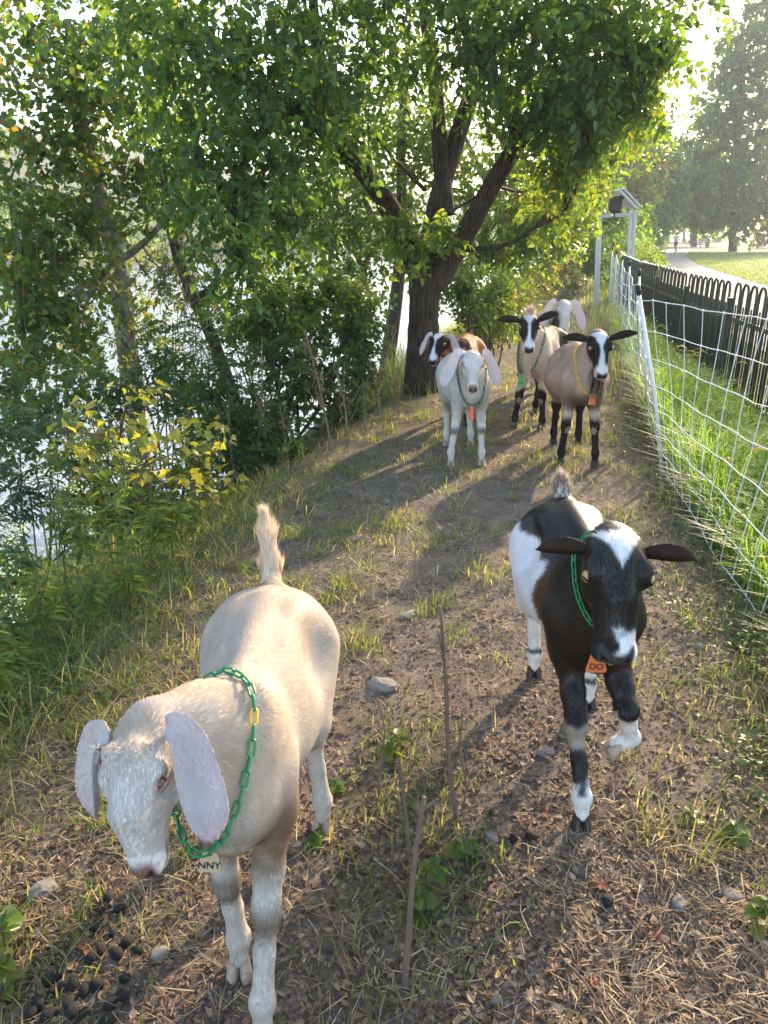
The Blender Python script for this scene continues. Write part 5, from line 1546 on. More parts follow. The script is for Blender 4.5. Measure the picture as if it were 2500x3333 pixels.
    spots = [(75, 640, 3.0, .62, True, 'tall white-flowered weed at the left edge of the bank'), (45, 660, 2.8, .5, True, 'white-flowered weed nearest the left frame edge'), (105, 650, 3.0, .55, False, 'leafy weed right of the tall white-flowered one'), (130, 640, 3.1, .62, False, 'tallest plain green weed on the near bank'), (20, 690, 2.5, .4, True, 'short white-flowered weed low at the left edge'),
             (135, 560, 3.7, .62, True, 'pale white-flowered weed rising in front of the golden sapling'), (160, 620, 3.3, .5, False, 'green weed between golden sapling and near grass'), (180, 610, 3.4, .42, False, 'green weed left of the cream goat tail'), (60, 700, 2.6, .42, False, 'low green weed below the white-flowered ones'), (95, 690, 2.7, .4, False, 'bushy low weed in front of the tallest green weed'), (30, 730, 2.3, .32, False, 'short weed in the long grass at left'),
             (200, 590, 3.6, .35, False, 'green weed nearest the cream goat tail'), (140, 670, 2.9, .36, False, 'small weed at the top of the near grass bank'), (5, 760, 2.1, .3, False, 'lowest weed touching the left frame edge'), (15, 640, 3.0, .5, True, 'white-flowered weed cut by the left frame edge')]
    for (u, v, y, h, fl, lab) in spots:
        b = P(u, v, y)
        weed('weed', lab, b, h, rng, (G_MID + G_YEL + G_YEL) if not fl else (G_MID + G_YEL[:2] + G_BLUE), 'weeds on the near bank', leaf=.075, pairs=11, flowers=fl, lean=tuple(rng.normal(0, .06, 2)), branches=4)
    # dry stalks left of the forked tree
    rng = np.random.default_rng(81)
    stalks = [((253, 460), (262, 340), 5.9, .008, 'tall bare grey branching stalk'), ((262, 430), (255, 395), 5.9, .005, 'short bare twig beside the tall grey stalk'), ((333, 447), (305, 330), 5.6, .009, 'leaning brown dead stalk with withered leaves'), ((347, 442), (337, 370), 5.8, .009, 'upright dead stalk hung with dry leaves'),
              ((366, 420), (363, 385), 6.2, .008, 'stubby dead stalk near the trunk'), ((384, 425), (396, 330), 6.3, .008, 'dead stalk with curled rust-brown leaves beside the trunk'), ((400, 418), (398, 375), 6.5, .006, 'thin dead stalk touching the trunk shadow'), ((288, 440), (280, 410), 5.6, .004, 'reddish bare twig on the bank'), ((520, 330), (517, 290), 10.5, .006, 'thin dry stem standing behind the goats'), ((236, 440), (228, 400), 5.6, .005, 'bare crooked twig left of the tall grey stalk')]
    for (a, c, y, r, lab) in stalks:
        A = P(*a, y); A[2] = GZ(A[0], A[1]) - .03; B = P(*c, y); t = tag(empty('dead_stalk', tuple(A)), lab, 'stalk', 'dead stalks on the bank')
        mb = MB(); ax = catmull([np.zeros(3), (B - A) * .5 + rng.normal(0, .03, 3), B - A], 12); mb.tube([tuple(p) for p in ax], list(np.linspace(r, r * .4, 12)), 6)
        for k in range(7):
            p = ax[rng.integers(4, 11)]; d = nrm(np.array((rng.normal(0, .6), rng.normal(0, .6), 1))) * rng.uniform(.08, .28)
            mb.tube([tuple(p), tuple(p + d * .5 + rng.normal(0, .01, 3)), tuple(p + d)], [r * .4, r * .3, r * .15], 4)
        mb.build('stem', M_DRY, t, True)
        n = 15 if 'lea' in lab and 'leaning' != lab else 5
        pp = ax[rng.integers(3, 11, n)] + rng.normal(0, .02, (n, 3)); d = nrm(np.column_stack([rng.normal(0, .35, (n, 2)), -np.ones(n)]))
        V, Q = leaves_geo(pp, d, rng.uniform(.03, .085, n), rng.random(n) * 6.28, 'lance', fold=.5, droop=.3, rng=rng)
        put_crown(t, (V, Q, leaf_cols(n, [(.17, .09, .05), (.13, .08, .05), (.22, .13, .075)], rng)), 'withered_leaves', M_STRAW)
    # ---- far trees, lawn side
    def far_tree(label, u, v, y, pts, cl, pal, seed, r0, leaf, twig, mult=1.0, group='trees around the lawn'):
        b = P(u, v, y); b[2] = GZ(b[0], b[1]) - .2
        make_tree('tree', label, b, [[b] + [P(*p, y) for p in pts]], [[r0] + [r0 * (.85 - .6 * i / len(pts)) for i in range(len(pts))]], [(P(a, b_, y + dy), r, n) for a, b_, dy, r, n in cl], pal, leaf, twig, 9, .4, 'round', seed, M_BARK, group=group, mult=mult, twig_r=.012, shell=.45)
    far_tree('huge lawn tree with hazy golden-edged crown at right', 733, 251, 78, [(733, 235), (734, 200), (738, 120), (745, 40)],
             [(735, 190, 0, 3.4, 90), (700, 195, -2, 3.2, 80), (765, 195, 0, 3.4, 90), (715, 150, 2, 3.6, 100), (755, 140, 0, 3.8, 100), (690, 165, 0, 2.6, 60), (680, 205, -1, 2.0, 44), (740, 95, 0, 3.8, 100), (780, 90, 0, 3.8, 90), (755, 45, 0, 3.4, 90), (790, 150, 0, 3.6, 80), (720, 110, 0, 2.8, 60), (770, 5, 0, 3.0, 70), (735, 60, 0, 2.2, 40), (665, 212, 2, 1.4, 24), (745, 215, -3, 2.4, 54), (785, 205, -3, 2.6, 54), (705, 215, 0, 1.8, 34), (800, 30, 0, 3.4, 60), (720, 185, -4, 2.5, 50), (760, 170, -4, 2.8, 54)], G_MID + G_YEL[:3], 91, .42, .42, 1.1, 1.9)
    far_tree('tree with two low trunks left of the paved path', 652, 248, 66, [(652, 232), (648, 200), (640, 150)],
             [(640, 190, 0, 2.4, 80), (655, 160, 0, 2.6, 80), (625, 205, -3, 1.9, 60), (665, 200, 0, 1.8, 60), (640, 125, 0, 2.6, 70), (672, 175, 1, 1.6, 44), (620, 165, -2, 2.2, 60), (660, 222, -2, 1.1, 30), (632, 228, -4, 1.2, 36)], G_DARK + G_MID, 92, .30, .30, .9, 1.7)
    far_tree('yellowing tree behind the solar stand', 625, 252, 52, [(625, 235), (622, 190), (625, 130)],
             [(620, 205, 0, 1.7, 60), (640, 185, 0, 1.9, 60), (605, 190, 0, 1.7, 50), (630, 150, 0, 2.2, 60), (612, 230, -2, 1.1, 40), (640, 225, -2, 1.1, 36), (600, 225, -3, 1.2, 36), (650, 150, 2, 1.5, 36), (605, 150, 0, 1.8, 44)], G_MID + G_AUT, 93, .22, .26, .8, 1.6)
    far_tree('shady tree beyond the lawn, right of the path end', 694, 246, 112, [(694, 230), (690, 205), (688, 170)],
             [(692, 205, 0, 2.8, 60), (705, 195, 0, 3.0, 60), (680, 215, 0, 2.2, 44), (700, 170, 0, 3.2, 60), (718, 212, 0, 2.6, 50), (712, 225, -3, 1.8, 30)], G_DARK + G_MID, 94, .45, .5, 1.4, 1.6)
    for i, (u, vv, y, r) in enumerate([(668, 205, 170, 4.2), (684, 190, 190, 5.0), (700, 200, 185, 5.0), (655, 190, 160, 5.0), (716, 210, 180, 5), (640, 200, 150, 4.5)]):
        far_tree(['pale hazy tree at the far end of the path', 'tallest hazy tree where the path vanishes', 'hazy tree right of where the path vanishes', 'hazy tree behind the two-trunked tree', 'hazy tree between lawn tree and path end', 'hazy tree far behind the solar stand'][i], u, 243, y, [(u, 225), (u + 1, vv)],
                 [(u, vv, 0, r, 60), (u - 5, vv + 20, 0, r * .7, 34), (u + 8, vv + 18, 0, r * .7, 34), (u, vv - 18, 0, r * .7, 30)], G_MID + G_YEL[:1], 95 + i, .4, .6, 1.8, 1.1, 'hazy trees at the end of the path')
    # hedges
    def hedge(label, a, b, h, w, pal, seed, n, leaf, twig):
        A = np.array((*a, 0.)); B = np.array((*b, 0.)); L = np.linalg.norm(B - A); k = max(2, int(L / 1.2)); cl = []
        for i in range(k):
            p = A + (B - A) * (i + .5) / k; z = GZ(p[0], p[1]); cl.append((np.array((p[0], p[1], z + h * .5)), np.array((L / k * .8, w, h * .55)), n / k))
        rng = np.random.default_rng(seed); base = np.array((A + B) / 2); base[2] = GZ(base[0], base[1])
        t = tag(empty('hedge', tuple(base)), label, 'hedge', 'hedges by the park path')
        g, tw, l, s = twig_cloud([(c - base, r, n_) for c, r, n_ in cl], rng, twig, 9, leaf, .3, 'round', pal, .5, twig_r=.006)
        put_crown(t, g, 'foliage'); put_twigs(t, tw)
    hedge('bright yellow-green ivy hedge along the left edge of the path', (12.4, 40), (21.2, 66), 1.9, .5, G_YEL, 101, 900, .16, .5)
    hedge('leafy hedge behind the netting near the solar stand', (7.0, 22), (11.6, 37), 1.3, .5, G_YEL + G_MID, 102, 700, .12, .4)
    hedge('darker hedge where the ivy hedge ends', (21.6, 67), (30, 88), 1.7, .6, G_DARK, 103, 500, .2, .6)
    hedge('long dark brown hedge behind the lawn', (44, 96), (75, 92), 3.0, 1.0, [(.045, .035, .022), (.05, .05, .025), (.06, .045, .03)], 104, 1100, .30, .9)
    # far shore woodland that reads as one mass
    rng = np.random.default_rng(111); cl = []
    for i in range(260):
        y = rng.uniform(20, 330); ex = np.interp(y, EDGE_Y, EDGE_X); off = rng.uniform(63, 120) if i % 3 else rng.uniform(62, 72); x = ex - off
        z = GZ(x, y); r = rng.uniform(2.2, 4.2); cl.append((np.array((x, y, z + r * .9)), np.array((r, r, r * 1.15)), 16))
    g, tw, l, s = twig_cloud(cl, rng, 2.2, 8, .75, .3, 'round', G_MID + G_DARK + G_YEL[:1], .4, twig_r=.02)
    o = mesh_obj('woodland', g[0], g[1], M_LEAF, None, True, g[2]); tag(o, 'hazy wooded far shore across the river', 'woodland', None, 'stuff')

# ------------------------------------------------------------------ fences, stand, people
def make_built():
    M_NET = mat_plain('white_poly_rope', (.74, .74, .74), .7, var=.12, scale=200)
    M_POST = mat_plain('white_plastic_post', (.72, .72, .72), .45, var=.06, scale=20)
    M_CAP = mat_plain('black_cap', (.012, .012, .012), .5, var=.1)
    M_FEN = mat_plain('dark_green_paint', (.018, .030, .026), .38, var=.2, scale=12, spec=.5)
    M_ALU = mat_plain('pale_grey_metal', (.52, .50, .47), .5, metal=.2, var=.1, scale=8)
    M_PANEL = mat_plain('solar_glass', (.02, .025, .05), .15, var=.2, scale=5, spec=.6)
    rng = np.random.default_rng(3)
    # netting
    net = tag(empty('netting_fence', (1.86, 4.8, 0)), 'white electric goat netting with white posts along the trail', 'fence')
    O = np.array((1.86, 4.8, 0.))
    hs = [.03, .16, .30, .45, .61, .78, .95, 1.13]
    lean = lambda y: np.interp(y, [1, 2.6, 3.6, 4.8, 7, 9, 16], [.30, .20, .04, -.32, -.14, -.08, -.03])
    posts = [.9, 4.8, 7.2, 9.4, 12.2, 15.6, 19.0]
    def sag(y):
        for a, b in zip(posts[:-1], posts[1:]):
            if a <= y <= b: f = (y - a) / (b - a); return 4 * f * (1 - f) * (.10 if b > 5 else .02)
        return 0
    def NP(y, h):
        z = GZ(float(net_x(y)), y); q = h / 1.13
        return np.array((net_x(y) + lean(y) * q + .008 * math.sin(y * 5 + h * 7), y - .05 * q, z + h * np.interp(y, [3, 4.8], [1.05, 1.0]) - sag(y) * q)) - O
    ys = list(np.arange(1.3, 4.75, .185)) + list(np.arange(4.98, 19, .30))
    for i, (a, b) in enumerate(zip(posts[:-1], posts[1:])):
        a = max(a, 1.2); yy = np.linspace(a, b, max(6, int((b - a) / .10)))
        for h in hs:
            mb = MB(); pts = [tuple(NP(y, h) + rng.normal(0, .0015, 3)) for y in yy]
            mb.tube(pts, .0023 if b < 8 else .0030, 5, cap=False); mb.build('rope', M_NET, net, True)
    for y in ys:
        mb = MB(); hh = np.linspace(hs[0], hs[-1], 22); w = rng.normal(0, .008)
        mb.tube([tuple(NP(y + w * math.sin(h * 5) + .02 * math.sin(h * 3), h)) for h in hh], .0022 if y < 7 else .0030, 5, cap=False)
        if y < 9:
            for h in hs:
                p = NP(y + w * math.sin(h * 5) + .02 * math.sin(h * 3), h)
                mb.lathe([(.002, -.006), (.006, -.003), (.0065, .003), (.002, .006)], 6, tuple(p))
        mb.build('strand', M_NET, net, True)
    for y in posts[1:]:
        a = NP(y, 0); b = NP(y, 1.17); a[2] -= .06
        mb = MB(); mb.tube([tuple(a), tuple(a * .5 + b * .5 + np.array((.02, 0, 0))), tuple(b)], [.013, .012, .0105], 10); p = mb.build('post', M_POST, net, True)
        mb = MB(); d = nrm(b - a); mb.tube([tuple(b - d * .01), tuple(b + d * .045), tuple(b + d * .05)], [.0145, .0145, .010], 10); mb.build('post_cap', M_CAP, p, True)
    a = NP(6.0, 0); b = NP(5.35, .86); mb = MB(); mb.tube([tuple(a), tuple(b)], .011, 8); mb.build('brace', M_POST, net, True)
    # bow-top railings
    fy = np.arange(2.0, 22, 1.0)
    S = [0]; pts = np.array([(fence_x(y), y) for y in np.arange(1.6, 22, .05)]); seg = np.concatenate([[0], np.cumsum(np.linalg.norm(np.diff(pts, axis=0), axis=1))])
    at = lambda s: np.array((np.interp(s, seg, pts[:, 0]), np.interp(s, seg, pts[:, 1])))
    o2 = at(3); rail = tag(empty('railing_fence', (o2[0], o2[1], 0)), 'dark green bow-topped metal railing between grass and path', 'fence'); OR = np.array((o2[0], o2[1], 0.))
    # one hoop, its short middle bar, and a plain upright, each shared
    Hh, W = 1.10, .155
    mb = MB(); prof = [(-W / 2, 0, .06)] + [(-W / 2, 0, Hh - W / 2 - .10 * (1 - t)) for t in (0, .5, 1)] + [(W / 2 * -math.cos(a), 0, Hh - W / 2 + W / 2 * math.sin(a)) for a in np.linspace(.2, math.pi - .2, 9)] + [(W / 2, 0, Hh - W / 2 - .10 * t) for t in (0, .5, 1)] + [(W / 2, 0, .06)]
    mb.tube(prof, .0115, 8); HOOP = mb.data('hoop', M_FEN, True)
    mb = MB(); mb.tube([(0, 0, .06), (0, 0, .90), (0, 0, .91)], [.0085, .0085, .006], 8); BAR = mb.data('bar', M_FEN, True)
    total = seg[-1]; s = .1; bay = 1.92; zf = lambda p: GZ(p[0], p[1])
    nb = int(total // bay)
    for i in range(nb):
        a, b = at(i * bay), at((i + 1) * bay); d = nrm(b - a); ang = math.atan2(d[1], d[0]); L = np.linalg.norm(b - a); za, zb = zf(a), zf(b)
        mb = MB(); mb.box((0, 0, .46), (.06, .06, .96), None, bev=.006); mb.box((0, 0, .95), (.068, .068, .02), None, bev=.006)
        o = mb.build('post', M_FEN, rail); o.location = (*(a - OR[:2]), za); o.rotation_euler = (0, 0, ang)
        for hz in (.16, .775):
            mb = MB(); A = np.array((*a, za + hz)) - OR; B = np.array((*b, zb + hz)) - OR; c = (A + B) / 2; dd = nrm(B - A)
            Mx = Matrix((tuple(dd), tuple(nrm(np.cross((0, 0, 1), dd))), (0, 0, 1))).transposed()
            mb.box(tuple(c), (L - .07, .012, .042), Mx, bev=.003); mb.build('rail', M_FEN, rail)
        nh = 8
        for k in range(nh):
            f = (k + .5) / nh * .94 + .03; p = a + (b - a) * f; z = za + (zb - za) * f
            o = add_obj('hoop', HOOP, rail, (*(p - OR[:2]), z), (0, 0, ang)); o = add_obj('bar', BAR, rail, (*(p - OR[:2]), z), (0, 0, ang))
    # solar stand
    y0 = 16.6; LF = px(598, 300, y0); RF = px(631, 300, y0 - .2); RB = px(626.5, 300, y0 + .9); LB = LF + (RB - RF)
    zt = px(598, 215, y0)[2] + .04
    kb = np.array((LF[0], LF[1], GZ(LF[0], LF[1])))
    st = tag(empty('solar_stand', tuple(kb)), 'pale metal stand carrying a tilted solar panel beside the netting', 'stand')
    top_r = zt + .03
    for P_, zt_ in ((LF, zt + .02), (RF, top_r), (RB, top_r), (LB, zt + .02)):
        z0 = GZ(P_[0], P_[1]) - .1; mb = MB(); mb.box(tuple(np.array((P_[0], P_[1], (z0 + zt_) / 2)) - kb), (.062, .062, zt_ - z0), None, bev=.006); mb.build('post', M_ALU, st)
    def beam(A, B, w=.05, name='beam', mat=M_ALU):
        A, B = np.array(A), np.array(B); dd = nrm(B - A); sd = nrm(np.cross((0, 0, 1), dd)) if abs(dd[2]) < .95 else np.array((1., 0, 0)); up = np.cross(dd, sd)
        mb = MB(); mb.box(tuple((A + B) / 2 - kb), (np.linalg.norm(B - A), w, w * 1.3), Matrix((tuple(dd), tuple(sd), tuple(up))).transposed(), bev=.005); return mb.build(name, mat, st)
    e = np.array((.032, 0, 0)); g_ = np.array((0, .032, 0))
    zb = zt - .06
    beam((LF[0] + .032, LF[1], zb), (RF[0] - .032, RF[1], zb)); beam((LB[0] + .032, LB[1], zb), (RB[0] - .032, RB[1], zb)); beam((LF[0], LF[1] + .032, zb), (LB[0], LB[1] - .032, zb)); beam((RF[0], RF[1] + .032, zb), (RB[0], RB[1] - .032, zb))
    sl = nrm(np.array((-1, 0, .98))); r0 = np.array((RF[0] + .02, RF[1], top_r + .03))
    for dy in (0, RB[1] - RF[1]): beam(r0 + np.array((0, dy, 0)), r0 + np.array((0, dy, 0)) + sl * .46, .045)
    cpt = r0 + np.array((.02, (RB[1] - RF[1]) / 2, .04)) + sl * .20; nrm_p = np.array((sl[2], 0, -sl[0])); cpt = cpt + nrm_p * .02
    Mx = Matrix((tuple(sl), (0, 1, 0), tuple(np.cross(sl, (0, 1, 0))))).transposed()
    mb = MB(); mb.box(tuple(cpt - kb), (.50, 1.2, .035), Mx, bev=.006); pn = mb.build('panel_frame', M_ALU, st)
    sgn = 1 if (Mx @ Vector((0, 0, 1))).dot(Vector(nrm_p)) > 0 else -1
    mb = MB(); mb.box(tuple(cpt - kb + nrm_p * .026), (.45, 1.14, .006), Mx); mb.build('panel_glass', M_PANEL, pn)
    st.rotation_euler = (0, R(-3.2), 0)
    bx = tag(empty('equipment_box', (LF[0] + .26 - .10, LF[1], zb + .055)), 'black equipment box sitting on the solar stand beam', 'box')
    mb = MB(); mb.box((0, 0, .16), (.25, .20, .32), None, bev=.03); mb.build('case', M_CAP, bx); mb = MB(); mb.box((.12, 0, .30), (.10, .16, .08), None, bev=.02); mb.build('hood', M_CAP, bx)
    mb = MB(); mb.tube([(-.02, -.10, .05), (-.02, -.115, -.02), (-.02, -.112, -.10)], .012, 6); mb.build('cable', M_CAP, bx, True)
    # ---- people on the path
    M_PER = mat_attr('person_surface', rough=.8, noise=.08, nscale=30)
    def person(label, loc, yaw, joints, colf, scale=1.0, h=.022):
        r_ = empty('person', loc, yaw, scale); tag(r_, label, 'person', 'people on the park path')
        F = Field((-.75, -.8, -.05), (.75, .8, 1.95), h)
        J = joints
        F.ell(J['head'], (.078, .098, .118), .02); F.ell(np.array(J['head']) + np.array((0, -.09, -.015)), (.016, .022, .022), .02); F.cone(J['neck'], J['head'], .055, .055, .03)
        F.cone(J['pelvis'], J['chest'], .125, .14, .06, sx=1.15); F.cone(J['chest'], J['neck'], .13, .065, .06, sx=1.25)
        for s_ in ('l', 'r'):
            F.chain([J['sh_' + s_], J['el_' + s_], J['wr_' + s_], J['ha_' + s_]], [.062, .045, .033, .036], .03)
            F.chain([J['hip_' + s_], J['kn_' + s_], J['an_' + s_]], [.095, .062, .042], .04); F.cone(J['an_' + s_], J['toe_' + s_], .045, .038, .02)
        V, Q = F.mesh(); V = smooth_mesh(V, Q, 1); mesh_obj('body', V, Q, M_PER, r_, True, colf(V)); return r_
    def c_jog(V):
        C = np.tile(np.array((.45, .28, .20)), (len(V), 1)); z = V[:, 2]
        C[(z > .93) & (z < 1.46)] = (.36, .44, .58); C[(z > .62) & (z <= .93)] = (.02, .02, .025); C[z < .09] = (.5, .5, .52); C[(z > 1.60) | ((z > 1.5) & (V[:, 1] > .02))] = (.05, .035, .025); return C
    pj = at_y(675, 251, 71); pz = GZ(pj[0], 71) + .02
    person('jogger in pale blue top and black shorts running away on the path', (pj[0], 71, pz), math.pi + .3, dict(head=(0, -.03, 1.64), neck=(0, 0, 1.47), chest=(0, 0, 1.27), pelvis=(0, .02, .98), sh_l=(-.2, 0, 1.40), el_l=(-.27, .10, 1.15), wr_l=(-.2, -.10, 1.10), ha_l=(-.18, -.16, 1.13), sh_r=(.2, 0, 1.40), el_r=(.27, .16, 1.17), wr_r=(.22, -.02, 1.05), ha_r=(.2, -.09, 1.06), hip_l=(-.1, .02, .92), kn_l=(-.11, -.12, .52), an_l=(-.10, -.02, .08), toe_l=(-.10, -.18, .045), hip_r=(.1, .02, .92), kn_r=(.10, .03, .50), an_r=(.10, .32, .30), toe_r=(.1, .36, .17)), c_jog)
    def c_cyc(V):
        C = np.tile(np.array((.015, .015, .018)), (len(V), 1)); z = V[:, 2]; C[z > 1.50] = (.03, .025, .02); C[(z > .1) & (z < .5)] = (.40, .25, .18); return C
    pc = at_y(690, 245, 113); cz = GZ(pc[0], 113) + .02
    person('cyclist in black riding away along the path', (pc[0], 113, cz), math.pi + .35, dict(head=(0, -.22, 1.62), neck=(0, -.14, 1.47), chest=(0, -.08, 1.30), pelvis=(0, .12, 1.0), sh_l=(-.2, -.12, 1.42), el_l=(-.28, -.30, 1.22), wr_l=(-.24, -.48, 1.08), ha_l=(-.24, -.53, 1.06), sh_r=(.2, -.12, 1.42), el_r=(.28, -.30, 1.22), wr_r=(.24, -.48, 1.08), ha_r=(.24, -.53, 1.06), hip_l=(-.1, .10, .95), kn_l=(-.11, -.25, .72), an_l=(-.10, -.08, .36), toe_l=(-.10, -.2, .30), hip_r=(.1, .10, .95), kn_r=(.11, -.15, .60), an_r=(.10, .04, .20), toe_r=(.1, -.1, .15)), c_cyc)
    bk = tag(empty('bicycle', (pc[0], 113, cz), math.pi + .35), 'dark bicycle ridden by the black-clad cyclist', 'bicycle')
    for yy in (-.55, .52):
        mb = MB(); mb.tube([(0, yy + .33 * math.cos(a), .34 + .33 * math.sin(a)) for a in np.linspace(0, 2 * math.pi, 25)], .018, 6, cap=False); w = mb.build('wheel', M_CAP, bk, True)
        mb = MB()
        for a in np.linspace(0, math.pi, 6)[:-1]: mb.tube([(0, yy - .32 * math.cos(a), .34 - .32 * math.sin(a)), (0, yy + .32 * math.cos(a), .34 + .32 * math.sin(a))], .003, 3)
        mb.build('spokes', M_STEEL, w)
    mb = MB()
    for A, B in [((0, .52, .34), (0, .08, .30)), ((0, .08, .30), (0, .18, .86)), ((0, .52, .34), (0, .16, .74)), ((0, .08, .30), (0, -.40, .78)), ((0, .16, .76), (0, -.42, .86)), ((0, -.55, .34), (0, -.40, .92)), ((-.26, -.50, 1.02), (.26, -.50, 1.02)), ((0, -.40, .92), (0, -.50, 1.02))]: mb.tube([A, B], .017, 6)
    mb.build('frame', M_FEN, bk, True); mb = MB(); mb.box((0, .18, .885), (.14, .26, .05), None, bev=.02); mb.build('saddle', M_CAP, bk)
    # dog trotting beside the jogger
    pd = at_y(660.5, 251, 70); dz = GZ(pd[0], 70) + .02
    dog = tag(empty('dog', (pd[0], 70, dz), math.pi + .2), 'small pale dog trotting at the left edge of the path', 'dog')
    F = Field((-.25, -.6, -.03), (.25, .6, .75), .014)
    F.cone((0, -.20, .40), (0, .22, .40), .115, .095, .05); F.cone((0, -.24, .46), (0, -.33, .56), .07, .06, .04); F.ell((0, -.36, .58), (.062, .075, .06), .03); F.cone((0, -.40, .565), (0, -.47, .55), .036, .026, .02)
    for sx in (-1, 1): F.cone((sx * .05, -.33, .62), (sx * .075, -.33, .56), .022, .014, .01)
    for x, y, sw in ((-.06, -.19, .04), (.06, -.19, -.05)): F.chain([(x, y, .36), (x, y + .01 + sw, .20), (x, y + sw, .03), (x, y - .04 + sw, .02)], [.05, .026, .022, .022], .02)
    for x, y, sw in ((-.06, .20, -.05), (.06, .20, .05)): F.chain([(x, y, .36), (x, y - .05 + sw, .23), (x, y + .05 + sw, .13), (x, y + sw, .03), (x, y - .04 + sw, .02)], [.065, .04, .022, .02, .022], .02)
    F.chain([(0, .29, .44), (0, .36, .56), (0, .32, .64)], [.03, .025, .015], .02)
    V, Q = F.mesh(); C = np.tile(np.array((.55, .50, .44)), (len(V), 1)) * (.8 + .4 * fbm(V * 8, 2)[:, None]); mesh_obj('body', V, Q, M_PER, dog, True, C)
    # picnic table, litter bin, solar path lamp
    M_TAB = mat_plain('weathered_boards', (.42, .40, .38), .7, var=.15, scale=6)
    pt = at_y(700, 246, 98); tz = GZ(pt[0], 98) + .02; tb = tag(empty('picnic_table', (pt[0], 98, tz), .5), 'pale-topped picnic table at the edge of the far lawn', 'table')
    for k in range(5): mb = MB(); mb.box((0, -.30 + .15 * k, .76), (1.7, .14, .04), None, bev=.005); mb.build('table_plank', M_TAB, tb)
    for sy in (-.68, .68): mb = MB(); mb.box((0, sy, .45), (1.7, .26, .04), None, bev=.005); mb.build('seat', M_TAB, tb)
    for sx in (-.6, .6):
        mb = MB(); mb.box((sx, 0, .40), (.06, 1.5, .08), None); mb.build('cross_beam', M_CAP, tb)
        for sy in (-1, 1): mb = MB(); mb.tube([(sx + .05, sy * .25, .74), (sx + .05, sy * .62, 0)], .045, 4); mb.build('leg', M_CAP, tb)
    pb = at_y(707.5, 243, 112); bz = GZ(pb[0], 112) + .02; bn = tag(empty('litter_bin', (pb[0], 112, bz)), 'green litter bin beyond the picnic table', 'bin'); M_BIN = mat_plain('bin_green', (.02, .16, .10), .5)
    mb = MB(); mb.lathe([(.26, 0), (.30, .1), (.32, .85), (.33, .88)], 14); mb.build('barrel', M_BIN, bn, True); mb = MB(); mb.lathe([(.34, .88), (.33, .95), (.22, 1.05), (.06, 1.09)], 14); mb.build('lid', M_BIN, bn, True)
    pl = at_y(667, 248, 84); lz = GZ(pl[0] - 1.0, 84); lp = tag(empty('path_lamp', (pl[0], 84, GZ(pl[0], 84))), 'slim path lamp with tilted pale solar panel beyond the jogger', 'lamp')
    zt = px(666, 231, 84)[2] - lp.location.z; mb = MB(); mb.tube([(0, 0, 0), (0, 0, zt)], .035, 8); mb.build('pole', M_ALU, lp, True); mb = MB(); mb.box((0, 0, zt + .05), (.62, .3, .05), Matrix.Rotation(.85, 3, 'Y'), bev=.006); mb.build('panel', M_ALU, lp)

# ------------------------------------------------------------------ what lies and grows on the ground
def screen_points(n, rng, u0=-220, u1=990, v0=300, v1=1120):
    """points on the ground spread the way the eye sees them: many near, few far"""
    u = rng.uniform(u0, u1, n); v = rng.uniform(v0, v1, n)
    a = (u - 384) / FPX; b = -(v - 512) / FPX
    dz = b * cP - sP; dy = cP + b * sP; t = CAM_H / -dz
    P = np.stack([a * t, dy * t], 1)
    return P[(t > 0) & (P[:, 1] < 40)]

def bank_d(P): return P[:, 0] - np.interp(P[:, 1], EDGE_Y, EDGE_X)

def blades(P3, H, W, lean, C, rng, seg_bend=.6):
    n = len(P3); az = rng.random(n) * 6.28; d = np.stack([np.cos(az), np.sin(az), np.zeros(n)], 1); s = np.stack([-np.sin(az), np.cos(az), np.zeros(n)], 1)
    up = np.array([[0, 0, 1.0]])
    p1 = P3 + up * (H * .45)[:, None] + d * (H * lean * .25)[:, None]
    p2 = P3 + up * (H * .80)[:, None] + d * (H * lean * .65)[:, None]
    p3 = P3 + up * (H * (1 - .15 * seg_bend))[:, None] + d * (H * lean * (1.0 + seg_bend * .4))[:, None]
    w = W[:, None]
    V = np.stack([P3 - s * w * .6, P3 + s * w * .6, p1 - s * w, p1 + s * w, p2 - s * w * .7, p2 + s * w * .7, p3], 1).reshape(-1, 3)
    b = (np.arange(n) * 7)[:, None]
    return V, [np.concatenate([b + np.array([[0, 1, 3, 2]]), b + np.array([[2, 3, 5, 4]])]), b + np.array([[4, 5, 6]])], np.repeat(C, 7, 0)

def pick_cols(n, pal, rng, var=.25):
    pal = np.array(pal); return pal[rng.integers(0, len(pal), n)] * rng.uniform(1 - var, 1 + var, (n, 1))

